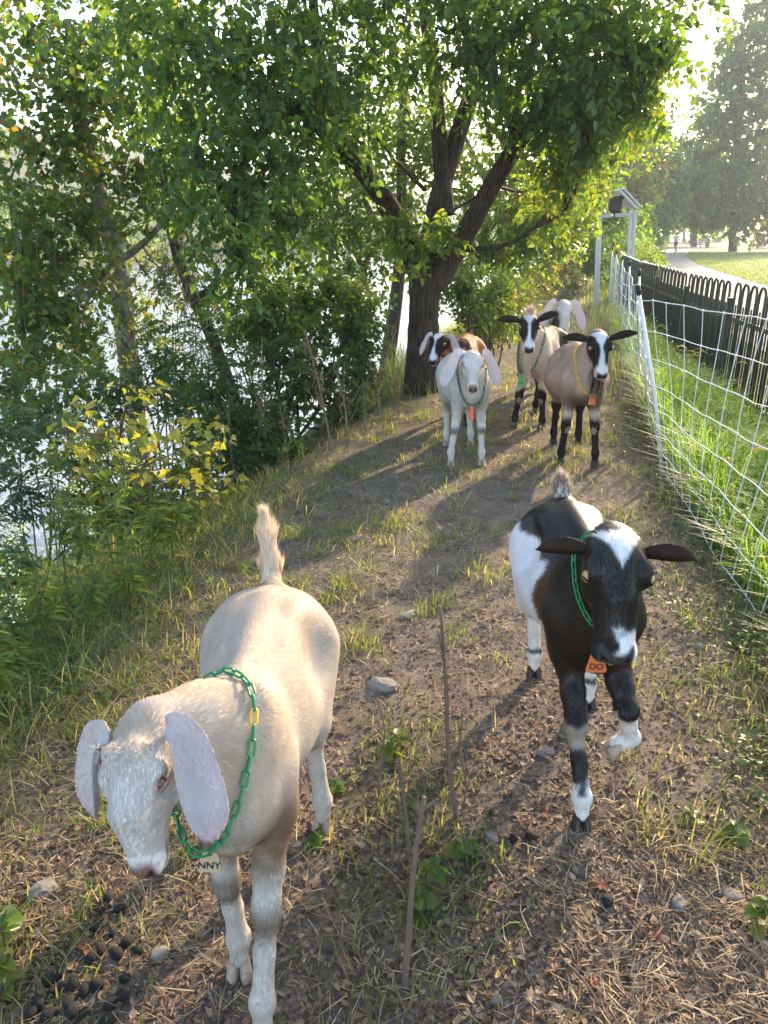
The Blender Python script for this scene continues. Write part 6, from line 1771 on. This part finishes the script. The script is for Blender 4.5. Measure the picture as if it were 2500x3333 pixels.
def make_cover():
    rng = np.random.default_rng(201)
    to3 = lambda P, dz=0: np.column_stack([P, ground_z(P) + dz])
    # dry straw and stems strewn over the trail
    P = screen_points(110000, rng); d = bank_d(P); nd = net_x(P[:, 1]) - P[:, 0]
    patch = fbm(P * 1.6, 3, 21)
    left = sstep(.9, .1, d) * sstep(6, 3, P[:, 1])
    den = np.clip(.25 + 1.5 * sstep(.46, .64, patch) + .6 * left + .4 * sstep(1.6, .4, d), 0, 1) * sstep(-.9, -.3, d) * sstep(-1.2, -.2, nd)
    P = P[rng.random(len(P)) < den * (.30 + .30 * sstep(1.9, .9, bank_d(P)))]; n = len(P)
    L = rng.uniform(.012, .075, n) * (1 + .6 * (rng.random(n) < .15)); az = rng.random(n) * 6.28; tilt = np.abs(rng.normal(0, .16, n))
    D = np.stack([np.cos(az) * np.cos(tilt), np.sin(az) * np.cos(tilt), np.sin(tilt)], 1); N = nrm(np.array([[0, 0, 1.0]]) + rng.normal(0, .3, (n, 3)))
    F_ = nrm(D - (D * N).sum(1)[:, None] * N * .7)
    V, F, C = strands(to3(P, .004), N, F_, L, rng.uniform(.0006, .0017, n), pick_cols(n, [(.46, .34, .19), (.34, .23, .12), (.55, .45, .28), (.22, .15, .09), (.40, .27, .15)], rng), .10, rng.normal(0, .35, (n, 3)))
    o = mesh_obj('dry_straw', V, F, M_STRAW, None, False, C); tag(o, 'dry straw and grass stems strewn over the trail', 'straw', None, 'stuff')
    # crumbled leaf bits and clods
    P = screen_points(60000, rng); d = bank_d(P); nd = net_x(P[:, 1]) - P[:, 0]; den = sstep(-.6, .1, d) * sstep(-.6, .1, nd) * np.clip(.35 + sstep(.4, .6, fbm(P * 2.3, 2, 5)), 0, 1)
    P = P[rng.random(len(P)) < den * .75]; n = len(P); az = rng.random(n) * 6.28
    D = np.stack([np.cos(az), np.sin(az), rng.normal(.05, .25, n)], 1)
    V, Q = leaves_geo(to3(P, .003), D, rng.uniform(.006, .026, n) * (1 + .05 * P[:, 1]), rng.normal(0, .5, n), 'ovate', rng=rng)
    C = leaf_cols(n, [(.20, .12, .07), (.12, .075, .05), (.30, .20, .13), (.075, .05, .035), (.38, .28, .19)], rng)
    o = mesh_obj('leaf_litter', V, Q, M_STRAW, None, False, C); tag(o, 'crumbled dead leaf bits covering the trail dirt', 'leaf litter', None, 'stuff')
    # soil crumbs
    P = screen_points(26000, rng, v0=420); d = bank_d(P); P = P[(d > -.2)]; n = len(P)
    tet = np.array([(1, 0, -.4), (-.5, .87, -.4), (-.5, -.87, -.4), (.1, .05, .7)]); s = rng.uniform(.002, .009, n); az = rng.random(n) * 6.28
    R2 = np.stack([np.stack([np.cos(az), -np.sin(az)], 1), np.stack([np.sin(az), np.cos(az)], 1)], 1)
    T = np.einsum('nij,kj->nki', R2, tet[:, :2]); V = np.concatenate([T, np.tile(tet[None, :, 2:], (n, 1, 1))], 2) * s[:, None, None] * rng.uniform(.7, 1.3, (n, 4, 1)) + to3(P, .002)[:, None]
    b = (np.arange(n) * 4)[:, None]; F = np.concatenate([b + np.array([q]) for q in ([0, 1, 3], [1, 2, 3], [2, 0, 3])])
    o = mesh_obj('soil_crumbs', V.reshape(-1, 3), F, M_ROUGH, None, False, np.repeat(pick_cols(n, [(.12, .08, .058), (.18, .125, .09), (.24, .18, .14)], rng), 4, 0)); tag(o, 'loose soil crumbs on the trodden trail', 'soil', None, 'stuff')
    # short grass: along the bank edge, along the netting, thin on the trail
    P = screen_points(170000, rng, v0=285); d = bank_d(P); nd = net_x(P[:, 1]) - P[:, 0]; y = P[:, 1]
    pn = fbm(P * 1.8, 3, 31)
    den = (sstep(1.5, .3, d) * .85) * np.clip(.18 + 1.6 * sstep(.40, .58, pn), 0, 1) + sstep(.55, .0, nd) * .95 * np.clip(.35 + 1.2 * sstep(.4, .6, pn), 0, 1) + .07 * sstep(.56, .70, pn) + .5 * sstep(7.5, 12, y)
    den = den + .55 * np.exp(-(((P[:, 0] - .10) / .20) ** 2 + ((y - 1.75) / .42) ** 2)) * (.3 + sstep(.4, .55, pn)) + .35 * np.exp(-(((P[:, 0] - .12) / .35) ** 2 + ((y - 3.6) / .9) ** 2)) * sstep(.42, .58, pn)
    den = den + .6 * sstep(.47, .58, fbm(P * 1.1, 3, 33)) * sstep(2.7, 1.6, d) * sstep(2.2, 3.0, y) * sstep(9, 7, y)
    den *= sstep(-2.6, -1.6, d) * (y > .75)
    P = P[rng.random(len(P)) < np.clip(den, 0, 1) * .52]; n = len(P); d = bank_d(P); nd = net_x(P[:, 1]) - P[:, 0]
    P = P + rng.normal(0, .02, P.shape)
    H = rng.gamma(3, .0095, n) * (1 + 2.0 * sstep(.3, -.5, d)) * (1 + 1.8 * sstep(.35, -.1, nd)) + .010
    V, F, C = blades(to3(P, -.003), H, rng.uniform(.0011, .0024, n) * (1 + .04 * P[:, 1]), rng.uniform(.2, 1.3, n), pick_cols(n, [(.09, .13, .028), (.12, .155, .035), (.15, .165, .05), (.07, .11, .03), (.17, .15, .09), (.20, .17, .12), (.24, .20, .15)], rng), rng)
    o = mesh_obj('grass', V, F, M_GRASS, None, False, C); tag(o, 'short patchy grass along both edges of the trail', 'grass', None, 'stuff')
    # scattered tufts, half green half dry, on the grassy side of the trail
    m = 520; cy_ = 1.5 + 7.5 * rng.random(m) ** 1.3; cx_ = np.interp(cy_, EDGE_Y, EDGE_X) + rng.uniform(-.1, 2.0, m); side = rng.random(m) < .22; cx_ = np.where(cy_ < 2.4, np.minimum(cx_, np.interp(cy_, EDGE_Y, EDGE_X) + rng.uniform(-.1, 1.45, m)), cx_); cx_ = np.where(side, net_x(cy_) - rng.uniform(.0, .75, m), cx_)
    k = 26; P = np.repeat(np.stack([cx_, cy_], 1), k, 0) + rng.normal(0, .045, (m * k, 2)) * np.repeat(rng.uniform(.5, 1.6, m), k)[:, None]; n = len(P)
    H = np.repeat(rng.uniform(.03, .10, m), k) * rng.uniform(.4, 1.2, n); dry = np.repeat(rng.random(m) < .5, k) & (rng.random(n) < .8)
    cc = np.where(dry[:, None], pick_cols(n, [(.24, .20, .155), (.30, .255, .20), (.18, .145, .105)], rng), pick_cols(n, [(.11, .15, .03), (.14, .17, .04), (.17, .18, .055)], rng))
    V, F, C = blades(to3(P, -.004), H, rng.uniform(.0012, .0024, n) * (1 + .05 * P[:, 1]), rng.uniform(.3, 1.8, n), cc, rng)
    o = mesh_obj('grass_tufts', V, F, M_GRASS, None, False, C); tag(o, 'green and dry grass tufts scattered along the trail', 'grass', None, 'stuff')
    # long tangled grass on the near bank
    P = screen_points(60000, rng, u0=-250, u1=330, v0=480, v1=1100); d = bank_d(P); P = P[(d < .75) & (d > -1.6) & (rng.random(len(P)) < .55 * sstep(.75, .1, d) + .03)]; n = len(P)
    H = rng.uniform(.05, .13, n) * (1 + .9 * sstep(.3, -.5, bank_d(P))); V, F, C = blades(to3(P, -.005), H, rng.uniform(.0012, .0026, n), rng.uniform(.3, 1.6, n), pick_cols(n, [(.10, .14, .03), (.08, .12, .03), (.30, .26, .11), (.40, .32, .16), (.13, .17, .045), (.07, .10, .035)], rng), rng)
    o = mesh_obj('bank_grass', V, F, M_GRASS, None, False, C); tag(o, 'long tangled grass and dry stems on the near bank', 'grass', None, 'stuff')
    # low broad-leaved cover
    P = screen_points(70000, rng, v0=330); d = bank_d(P); nd = net_x(P[:, 1]) - P[:, 0]; pn = fbm(P * 2.2, 3, 41)
    den = sstep(.50, .0, nd) * sstep(.46, .60, pn) + sstep(.8, .1, d) * sstep(-2.2, -1, d) * sstep(.48, .60, pn) * .9 
    P = P[rng.random(len(P)) < den * .7]; n = len(P); k = 3
    Pr = np.repeat(P, k, 0) + rng.normal(0, .008, (n * k, 2)); az = rng.random(n * k) * 6.28; D = np.stack([np.cos(az), np.sin(az), rng.uniform(.0, .6, n * k)], 1)
    P3 = to3(Pr); P3[:, 2] += np.repeat(rng.uniform(.008, .055, n), k)
    V, Q = leaves_geo(P3, D, rng.uniform(.010, .026, n * k), rng.normal(0, .3, n * k), 'round', rng=rng)
    o = mesh_obj('ground_cover', V, Q, M_LEAF, None, True, leaf_cols(n * k, G_MID + G_BLUE + G_YEL[:2], rng)); tag(o, 'low clover-like leaves creeping over both trail edges', 'ground cover', None, 'stuff')
    # tall grass between netting and railing, with seed heads
    n0 = 60000; y = rng.uniform(1.6, 16, n0) ** 1.0; y = 1.6 + (y - 1.6) * rng.random(n0) ** .35; a, b = net_x(y) + .04, fence_x(y) + .12
    x = a + (b - a) * rng.random(n0); P = np.stack([x, y], 1); pn = fbm(P * 1.5, 2, 51); keep = rng.random(n0) < np.clip(.25 + 1.6 * sstep(.35, .55, pn), 0, 1) * .85; P = P[keep]; n = len(P)
    q = (P[:, 0] - net_x(P[:, 1])) / np.maximum(.2, fence_x(P[:, 1]) - net_x(P[:, 1]))
    H = rng.uniform(.12, .46, n) * (.6 + .9 * fbm(P * 1.1, 2, 61)) * (1.0 - .5 * q)
    V, F, C = blades(to3(P, -.01), H, rng.uniform(.0018, .0042, n), rng.uniform(.15, 1.1, n), pick_cols(n, [(.12, .20, .03), (.16, .24, .035), (.10, .18, .028), (.20, .24, .05), (.14, .22, .04)], rng), rng)
    o = mesh_obj('tall_grass', V, F, M_GRASS, None, False, C); tag(o, 'tall sunlit grass between the netting and the railing', 'grass', None, 'stuff')
    m = 420; i = rng.choice(n, m); base = to3(P[i]); hh = H[i] * 1.1 + .08; az = rng.random(m) * 6.28; dv = np.stack([np.cos(az), np.sin(az), np.zeros(m)], 1)
    VV = []; FF = []; CC = []; off = 0
    for j in range(m):
        pts = catmull([base[j], base[j] + dv[j] * .05 + np.array((0, 0, hh[j] * .7)), base[j] + dv[j] * .16 + np.array((0, 0, hh[j])), base[j] + dv[j] * .24 + np.array((0, 0, hh[j] * .98))], 9)
        mb = MB(); mb.tube([tuple(p) for p in pts[:6]], .0011, 3, cap=False); mb.tube([tuple(p) for p in catmull(pts[5:], 6)], [.0022, .0052, .006, .0055, .004, .0012], 6)
        VV += mb.v; FF += [[a_ + off for a_ in f_] for f_ in mb.f]; off += len(mb.v); c = np.array([(.22, .20, .07), (.30, .27, .10), (.2, .22, .06)][j % 3]); CC.append(np.tile(c, (len(mb.v), 1)))
    o = mesh_obj('seed_heads', VV, FF, M_GRASS, None, True, np.concatenate(CC)); tag(o, 'foxtail seed heads nodding above the tall grass', 'seed heads', None, 'stuff')
    # grass skirts under the railing and along the path, weeds farther down the trail
    n0 = 26000; y = rng.uniform(7.5, 30, n0); lo = np.interp(y, EDGE_Y, EDGE_X) - .6; hi = net_x(y) + .4; x = lo + (hi - lo) * rng.random(n0); f = (x - lo) / (hi - lo)
    P = np.stack([x, y], 1); keep = rng.random(n0) < np.clip(np.abs(f - .55) * 2.6 - .18, .06, 1); P = P[keep]; f = f[keep]; n = len(P)
    V, F, C = blades(to3(P, -.01), rng.uniform(.04, .28, n) * (.4 + 1.2 * np.abs(f - .55) * 2), rng.uniform(.002, .005, n), rng.uniform(.2, 1.1, n), pick_cols(n, [(.10, .14, .03), (.14, .17, .04), (.28, .24, .10), (.36, .30, .15), (.09, .12, .03)], rng), rng)
    o = mesh_obj('trail_weeds', V, F, M_GRASS, None, False, C); tag(o, 'weedy grass crowding the trail beyond the goats', 'grass', None, 'stuff')
    # lawn blades near the path so that its edge is not a clean line
    n0 = 50000; s = rng.random(n0) ** 1.6 * 60; C0 = catmull(PATH_P, 400); sg = np.concatenate([[0], np.cumsum(np.linalg.norm(np.diff(C0, axis=0), axis=1))]); s = s + 32
    c = np.stack([np.interp(s, sg, C0[:, 0]), np.interp(s, sg, C0[:, 1])], 1); c2 = np.stack([np.interp(s + .5, sg, C0[:, 0]), np.interp(s + .5, sg, C0[:, 1])], 1); t = nrm(c2 - c); nn = np.stack([t[:, 1], -t[:, 0]], 1)
    off = PATH_W / 2 + rng.random(n0) ** 1.3 * 22; P = c + nn * off[:, None]; n = len(P)
    V, F, C = blades(to3(P, .015), rng.uniform(.04, .11, n), rng.uniform(.006, .016, n), rng.uniform(.2, 1, n), pick_cols(n, [(.10, .14, .03), (.13, .16, .035), (.16, .17, .05)], rng), rng)
    o = mesh_obj('lawn_blades', V, F, M_GRASS, None, False, C); tag(o, 'mown grass blades of the sunlit lawn', 'grass', None, 'stuff')

def make_small_things():
    rng = np.random.default_rng(301)
    gp = lambda u, v: (lambda d: np.array((d[0] * CAM_H / -d[2], d[1] * CAM_H / -d[2])))(ray(u, v))
    # stones
    M_STONE = mat_plain('pale_limestone', (.25, .215, .185), .9, var=.25, scale=25, bump=.6)
    def stone_mesh(seed, flat):
        r_ = np.random.default_rng(seed); n1, n2 = 12, 8; V = []
        for i in range(n2 + 1):
            th = math.pi * i / n2
            for k in range(n1): a = 2 * math.pi * k / n1; V.append((math.sin(th) * math.cos(a), math.sin(th) * math.sin(a), math.cos(th)))
        V = np.array(V); f = fbm(V * 1.6 + seed * 3, 3, seed)[:, None]; V = V * (.65 + .7 * f); V[:, 1] *= .7; V[:, 2] *= flat
        Q = np.array([[i * n1 + k, (i + 1) * n1 + k, (i + 1) * n1 + (k + 1) % n1, i * n1 + (k + 1) % n1] for i in range(n2) for k in range(n1)])
        return raw_mesh('stone', V, Q, (M_STONE,), False)
    for i, (u, v, s, lab) in enumerate([(382, 690, .085, 'long flat pale stone beside the cream goat'), (545, 757, .040, 'pale stone left of the black goat front hoof'), (731, 900, .036, 'whitish stone near the lower right edge'), (678, 908, .034, 'rough grey stone at lower right'), (160, 955, .034, 'grey stone beside the dung pellets'),
                                        (717, 762, .022, 'small pale stone right of the raised hoof'), (42, 892, .05, 'grey stone sunk in grass at the left edge'), (386, 500, .05, 'pale stone in the patchy grass mid-trail'), (408, 618, .05, 'dark flat stone by the upright stick'), (445, 753, .018, 'tiny white pebble by the upright stick'), (492, 840, .03, 'dark stone chip at the foot of the upright stick'), (496, 1002, .02, 'white chip near the bottom edge'), (700, 650, .03, 'flat grey stone under the netting')]):
        p = gp(u, v); o = add_obj('stone', stone_mesh(i + 2, .38 + .2 * rng.random())); o.location = (p[0], p[1], GZ(p[0], p[1]) + s * .03); s *= .75; o.scale = (s, s, s); o.rotation_euler = (rng.normal(0, .1), rng.normal(0, .1), rng.random() * 6)
        tag(o, lab, 'stone', 'stones on the trail')
    # upright cut stems
    M_STK = mat_plain('stick_bark', (.15, .10, .075), .85, var=.3, scale=30, bump=.5)
    for (a, c, r, lab, twigs) in [((458, 822), (440, 606), .0085, 'tallest upright cut stem between the two near goats', [(.75, (-.02, 0, .1))]), ((404, 990), (424, 797), .0095, 'leaning cut stem nearest the camera', [(.93, (.03, 0, .03))]), ((408, 858), (399, 758), .007, 'short cut stem beside the leaning one', []), ((380, 800), (378, 700), .004, 'thin dry stem left of the cut stems', []), ((460, 815), (463, 715), .0045, 'thin stem close against the tallest cut stem', []), ((468, 790), (470, 740), .003, 'slender twig right of the tallest stem', [])]:
        p = gp(*a); b = np.array((p[0], p[1], GZ(*p) - .03)); d = ray(*c); t = (p[1] + .03) / d[1]; e = np.array((d[0] * t, d[1] * t, CAM_H + d[2] * t)) - b
        root = tag(empty('cut_stem', tuple(b)), lab, 'stick', 'cut stems standing on the trail'); mb = MB(); r *= .82; ax = catmull([np.zeros(3), e * .35 + rng.normal(0, .008, 3), e * .7 + rng.normal(0, .008, 3), e], 14); rr = np.linspace(r, r * .55, 14) * rng.uniform(.9, 1.12, 14)
        mb.tube([tuple(q) for q in ax], list(rr), 8)
        mb.build('stem', M_STK, root, True)
        for f, dv in twigs: q = ax[int(f * 13)]; mb = MB(); mb.tube([tuple(q), tuple(q + np.array(dv) * .5), tuple(q + np.array(dv))], [r * .5, r * .45, r * .3], 6); mb.build('side_twig', M_STK, root, True)
    # fallen sticks
    for (a, b, r, lab) in [((640, 800), (690, 770), .004, 'dark fallen stick right of the raised hoof'), ((548, 870), (478, 905), .003, 'pale thin stick lying on the dirt'), ((250, 985), (300, 960), .003, 'straight straw-coloured stick by the cream hoof'), ((560, 960), (600, 1010), .003, 'thin pale stick near the bottom edge'), ((200, 850), (260, 835), .004, 'bent dry stick behind the cream front legs')]:
        A, B = gp(*a), gp(*b); A = np.array((*A, GZ(*A) + .008)); B = np.array((*B, GZ(*B) + .012)); mb = MB(); mb.tube([tuple(q) for q in catmull([np.zeros(3), (B - A) * .5 + np.array((rng.normal(0, .01), rng.normal(0, .01), .01)), B - A], 8)], list(np.linspace(r, r * .6, 8)), 6)
        o = mb.build('stick', M_STK, None, True); o.location = A; tag(o, lab, 'stick', 'sticks fallen on the trail')
    # dung pellets
    M_DUNG = mat_plain('dung', (.018, .015, .012), .75, var=.4, scale=60, bump=.5)
    n1, n2 = 10, 7; V = []
    for i in range(n2 + 1):
        th = math.pi * i / n2
        for k in range(n1): a = 2 * math.pi * k / n1; V.append((math.sin(th) * math.cos(a) * .78, math.sin(th) * math.sin(a) * .78, math.cos(th) * (1.1 if i < 4 else .95)))
    V = np.array(V); V = V[:, [2, 0, 1]] * (.9 + .2 * fbm(V * 2, 2, 3)[:, None]); Q = np.array([[i * n1 + k, (i + 1) * n1 + k, (i + 1) * n1 + (k + 1) % n1, i * n1 + (k + 1) % n1] for i in range(n2) for k in range(n1)])
    dm = raw_mesh('dung_pellet', V, Q, (M_DUNG,), True)
    sp = [(111, 905), (100, 915), (122, 912), (96, 935), (112, 938), (128, 942), (104, 958), (120, 960), (135, 955), (90, 965), (48, 985), (62, 978), (75, 990), (55, 1000), (85, 1000), (100, 990), (68, 1010), (40, 1005), (88, 1018), (110, 1012), (128, 985), (50, 1020), (75, 1022), (30, 1018), (105, 1030), (122, 1002), (60, 995), (515, 843), (530, 838), (610, 905)]
    for i, (u, v) in enumerate(sp):
        p = gp(u + rng.normal(0, 2), v + rng.normal(0, 2)); s = rng.uniform(.012, .018); o = add_obj('dung_pellet', dm); o.location = (p[0], p[1], GZ(*p) + s * .6); o.scale = (s, s, s); o.rotation_euler = (rng.normal(0, .4), rng.normal(0, .4), rng.random() * 6)
        near = u < 200
        tag(o, ('dark dung pellet in the heap at the lower left corner' if near else ['dark dung pellet beside the planted hoof, left one of two', 'dark dung pellet beside the planted hoof, right one of two', 'lone dung pellet right of the leaning stem, low in the frame'][i - 27]), 'dung', 'dung pellets in the corner heap' if near else 'stray dung pellets')
    # fallen leaves
    mv, mf = maple_leaf_mesh(); mv = np.array(mv); mv[:, 2] *= 1.6; cols = [(.14, .055, .038), (.24, .14, .09), (.16, .095, .06), (.34, .235, .16), (.21, .085, .05)]
    fm = []
    for c in cols:
        vv = mv + np.random.default_rng(len(fm)).normal(0, .05, mv.shape) * np.array((0, 0, 1)); fm.append(raw_mesh('fallen_leaf', vv, mf, (M_STRAW,), False, np.tile(c, (len(mv), 1))))
    lv = [((85, 945), .05, 'reddish dead leaf standing beside the dung heap', 4), ((143, 655), .05, 'pale tan curled leaf on the grassy bank', 3), ((640, 505), .06, 'dark red leaf lying beyond the netting bend', 0), ((715, 630), .05, 'pinkish dead leaf just under the netting', 3), ((605, 890), .05, 'dark maroon leaf on the right of the trail', 0), ((255, 745), .04, 'small russet leaf left of the hind hoof', 4), ((590, 985), .03, 'orange scrap of leaf near the bottom', 4)]
    k = 0
    while k < 26:
        u, v = rng.uniform(300, 760), rng.uniform(560, 1015); lv.append(((u, v), rng.uniform(.02, .04), None, int(rng.integers(0, 5)))); k += 1
    for (uv, s, lab, ci) in lv:
        p = gp(*uv); o = add_obj('fallen_leaf', fm[ci]); o.location = (p[0], p[1], GZ(*p) + .008); o.scale = (s, s, s); o.rotation_euler = (rng.normal(0, .35), rng.normal(0, .35), rng.random() * 6.28)
        tag(o, lab or 'small %s fallen leaf scattered on the trail' % ['dark maroon', 'light brown', 'dull brown', 'pale tan', 'rust red'][ci], 'leaf', 'fallen leaves on the trail')
    # bright seedlings
    for i, (u, v, h, lab) in enumerate([(420, 910, .10, 'bright seedling at the foot of the leaning stem'), (335, 790, .07, 'yellow-green seedling behind the cream hind hoof'), (315, 845, .06, 'leafy seedling at the cream hind hoof'), (432, 895, .16, 'broad-leaved seedling with backlit leaf between the stems'), (388, 760, .12, 'spindly seedling beside the thin dry stem'), (462, 860, .09, 'single backlit leaf seedling by the tallest stem'), (8, 950, .18, 'broad green leaves at the lower left edge'), (5, 990, .14, 'green leaves at the bottom left corner'), (735, 850, .10, 'leafy seedling at the lower right edge'), (690, 830, .08, 'small herb right of the planted hoof'), (760, 930, .1, 'herb touching the right frame edge')]):
        p = gp(u, v); weed('seedling', lab, (p[0], p[1], 0), h, rng, G_YEL + G_MID[:2], 'seedlings on the trail', leaf=.042 if h > .08 else .034, pairs=4, branches=1, shape='round')

make_setting()
make_plants()
make_built()
make_cover()
make_small_things()
make_goats()

# ------------------------------------------------------------------ morning haze
hm, nt, b, out = new_mat('morning_haze')
nt.nodes.remove(b)
pv = nt.nodes.new('ShaderNodeVolumePrincipled')
pv.inputs['Color'].default_value = (.86, .93, 1.0, 1)
pv.inputs['Density'].default_value = HAZE
pv.inputs['Anisotropy'].default_value = .25
nt.links.new(pv.outputs['Volume'], out.inputs['Volume'])
mb = MB(); mb.box((0, 330, 19.0), (880, 780, 50), None)
hz = mb.build('haze', hm); hz['kind'] = 'stuff'; hz['label'] = 'thin bright morning haze over river and lawn'; hz['category'] = 'haze'
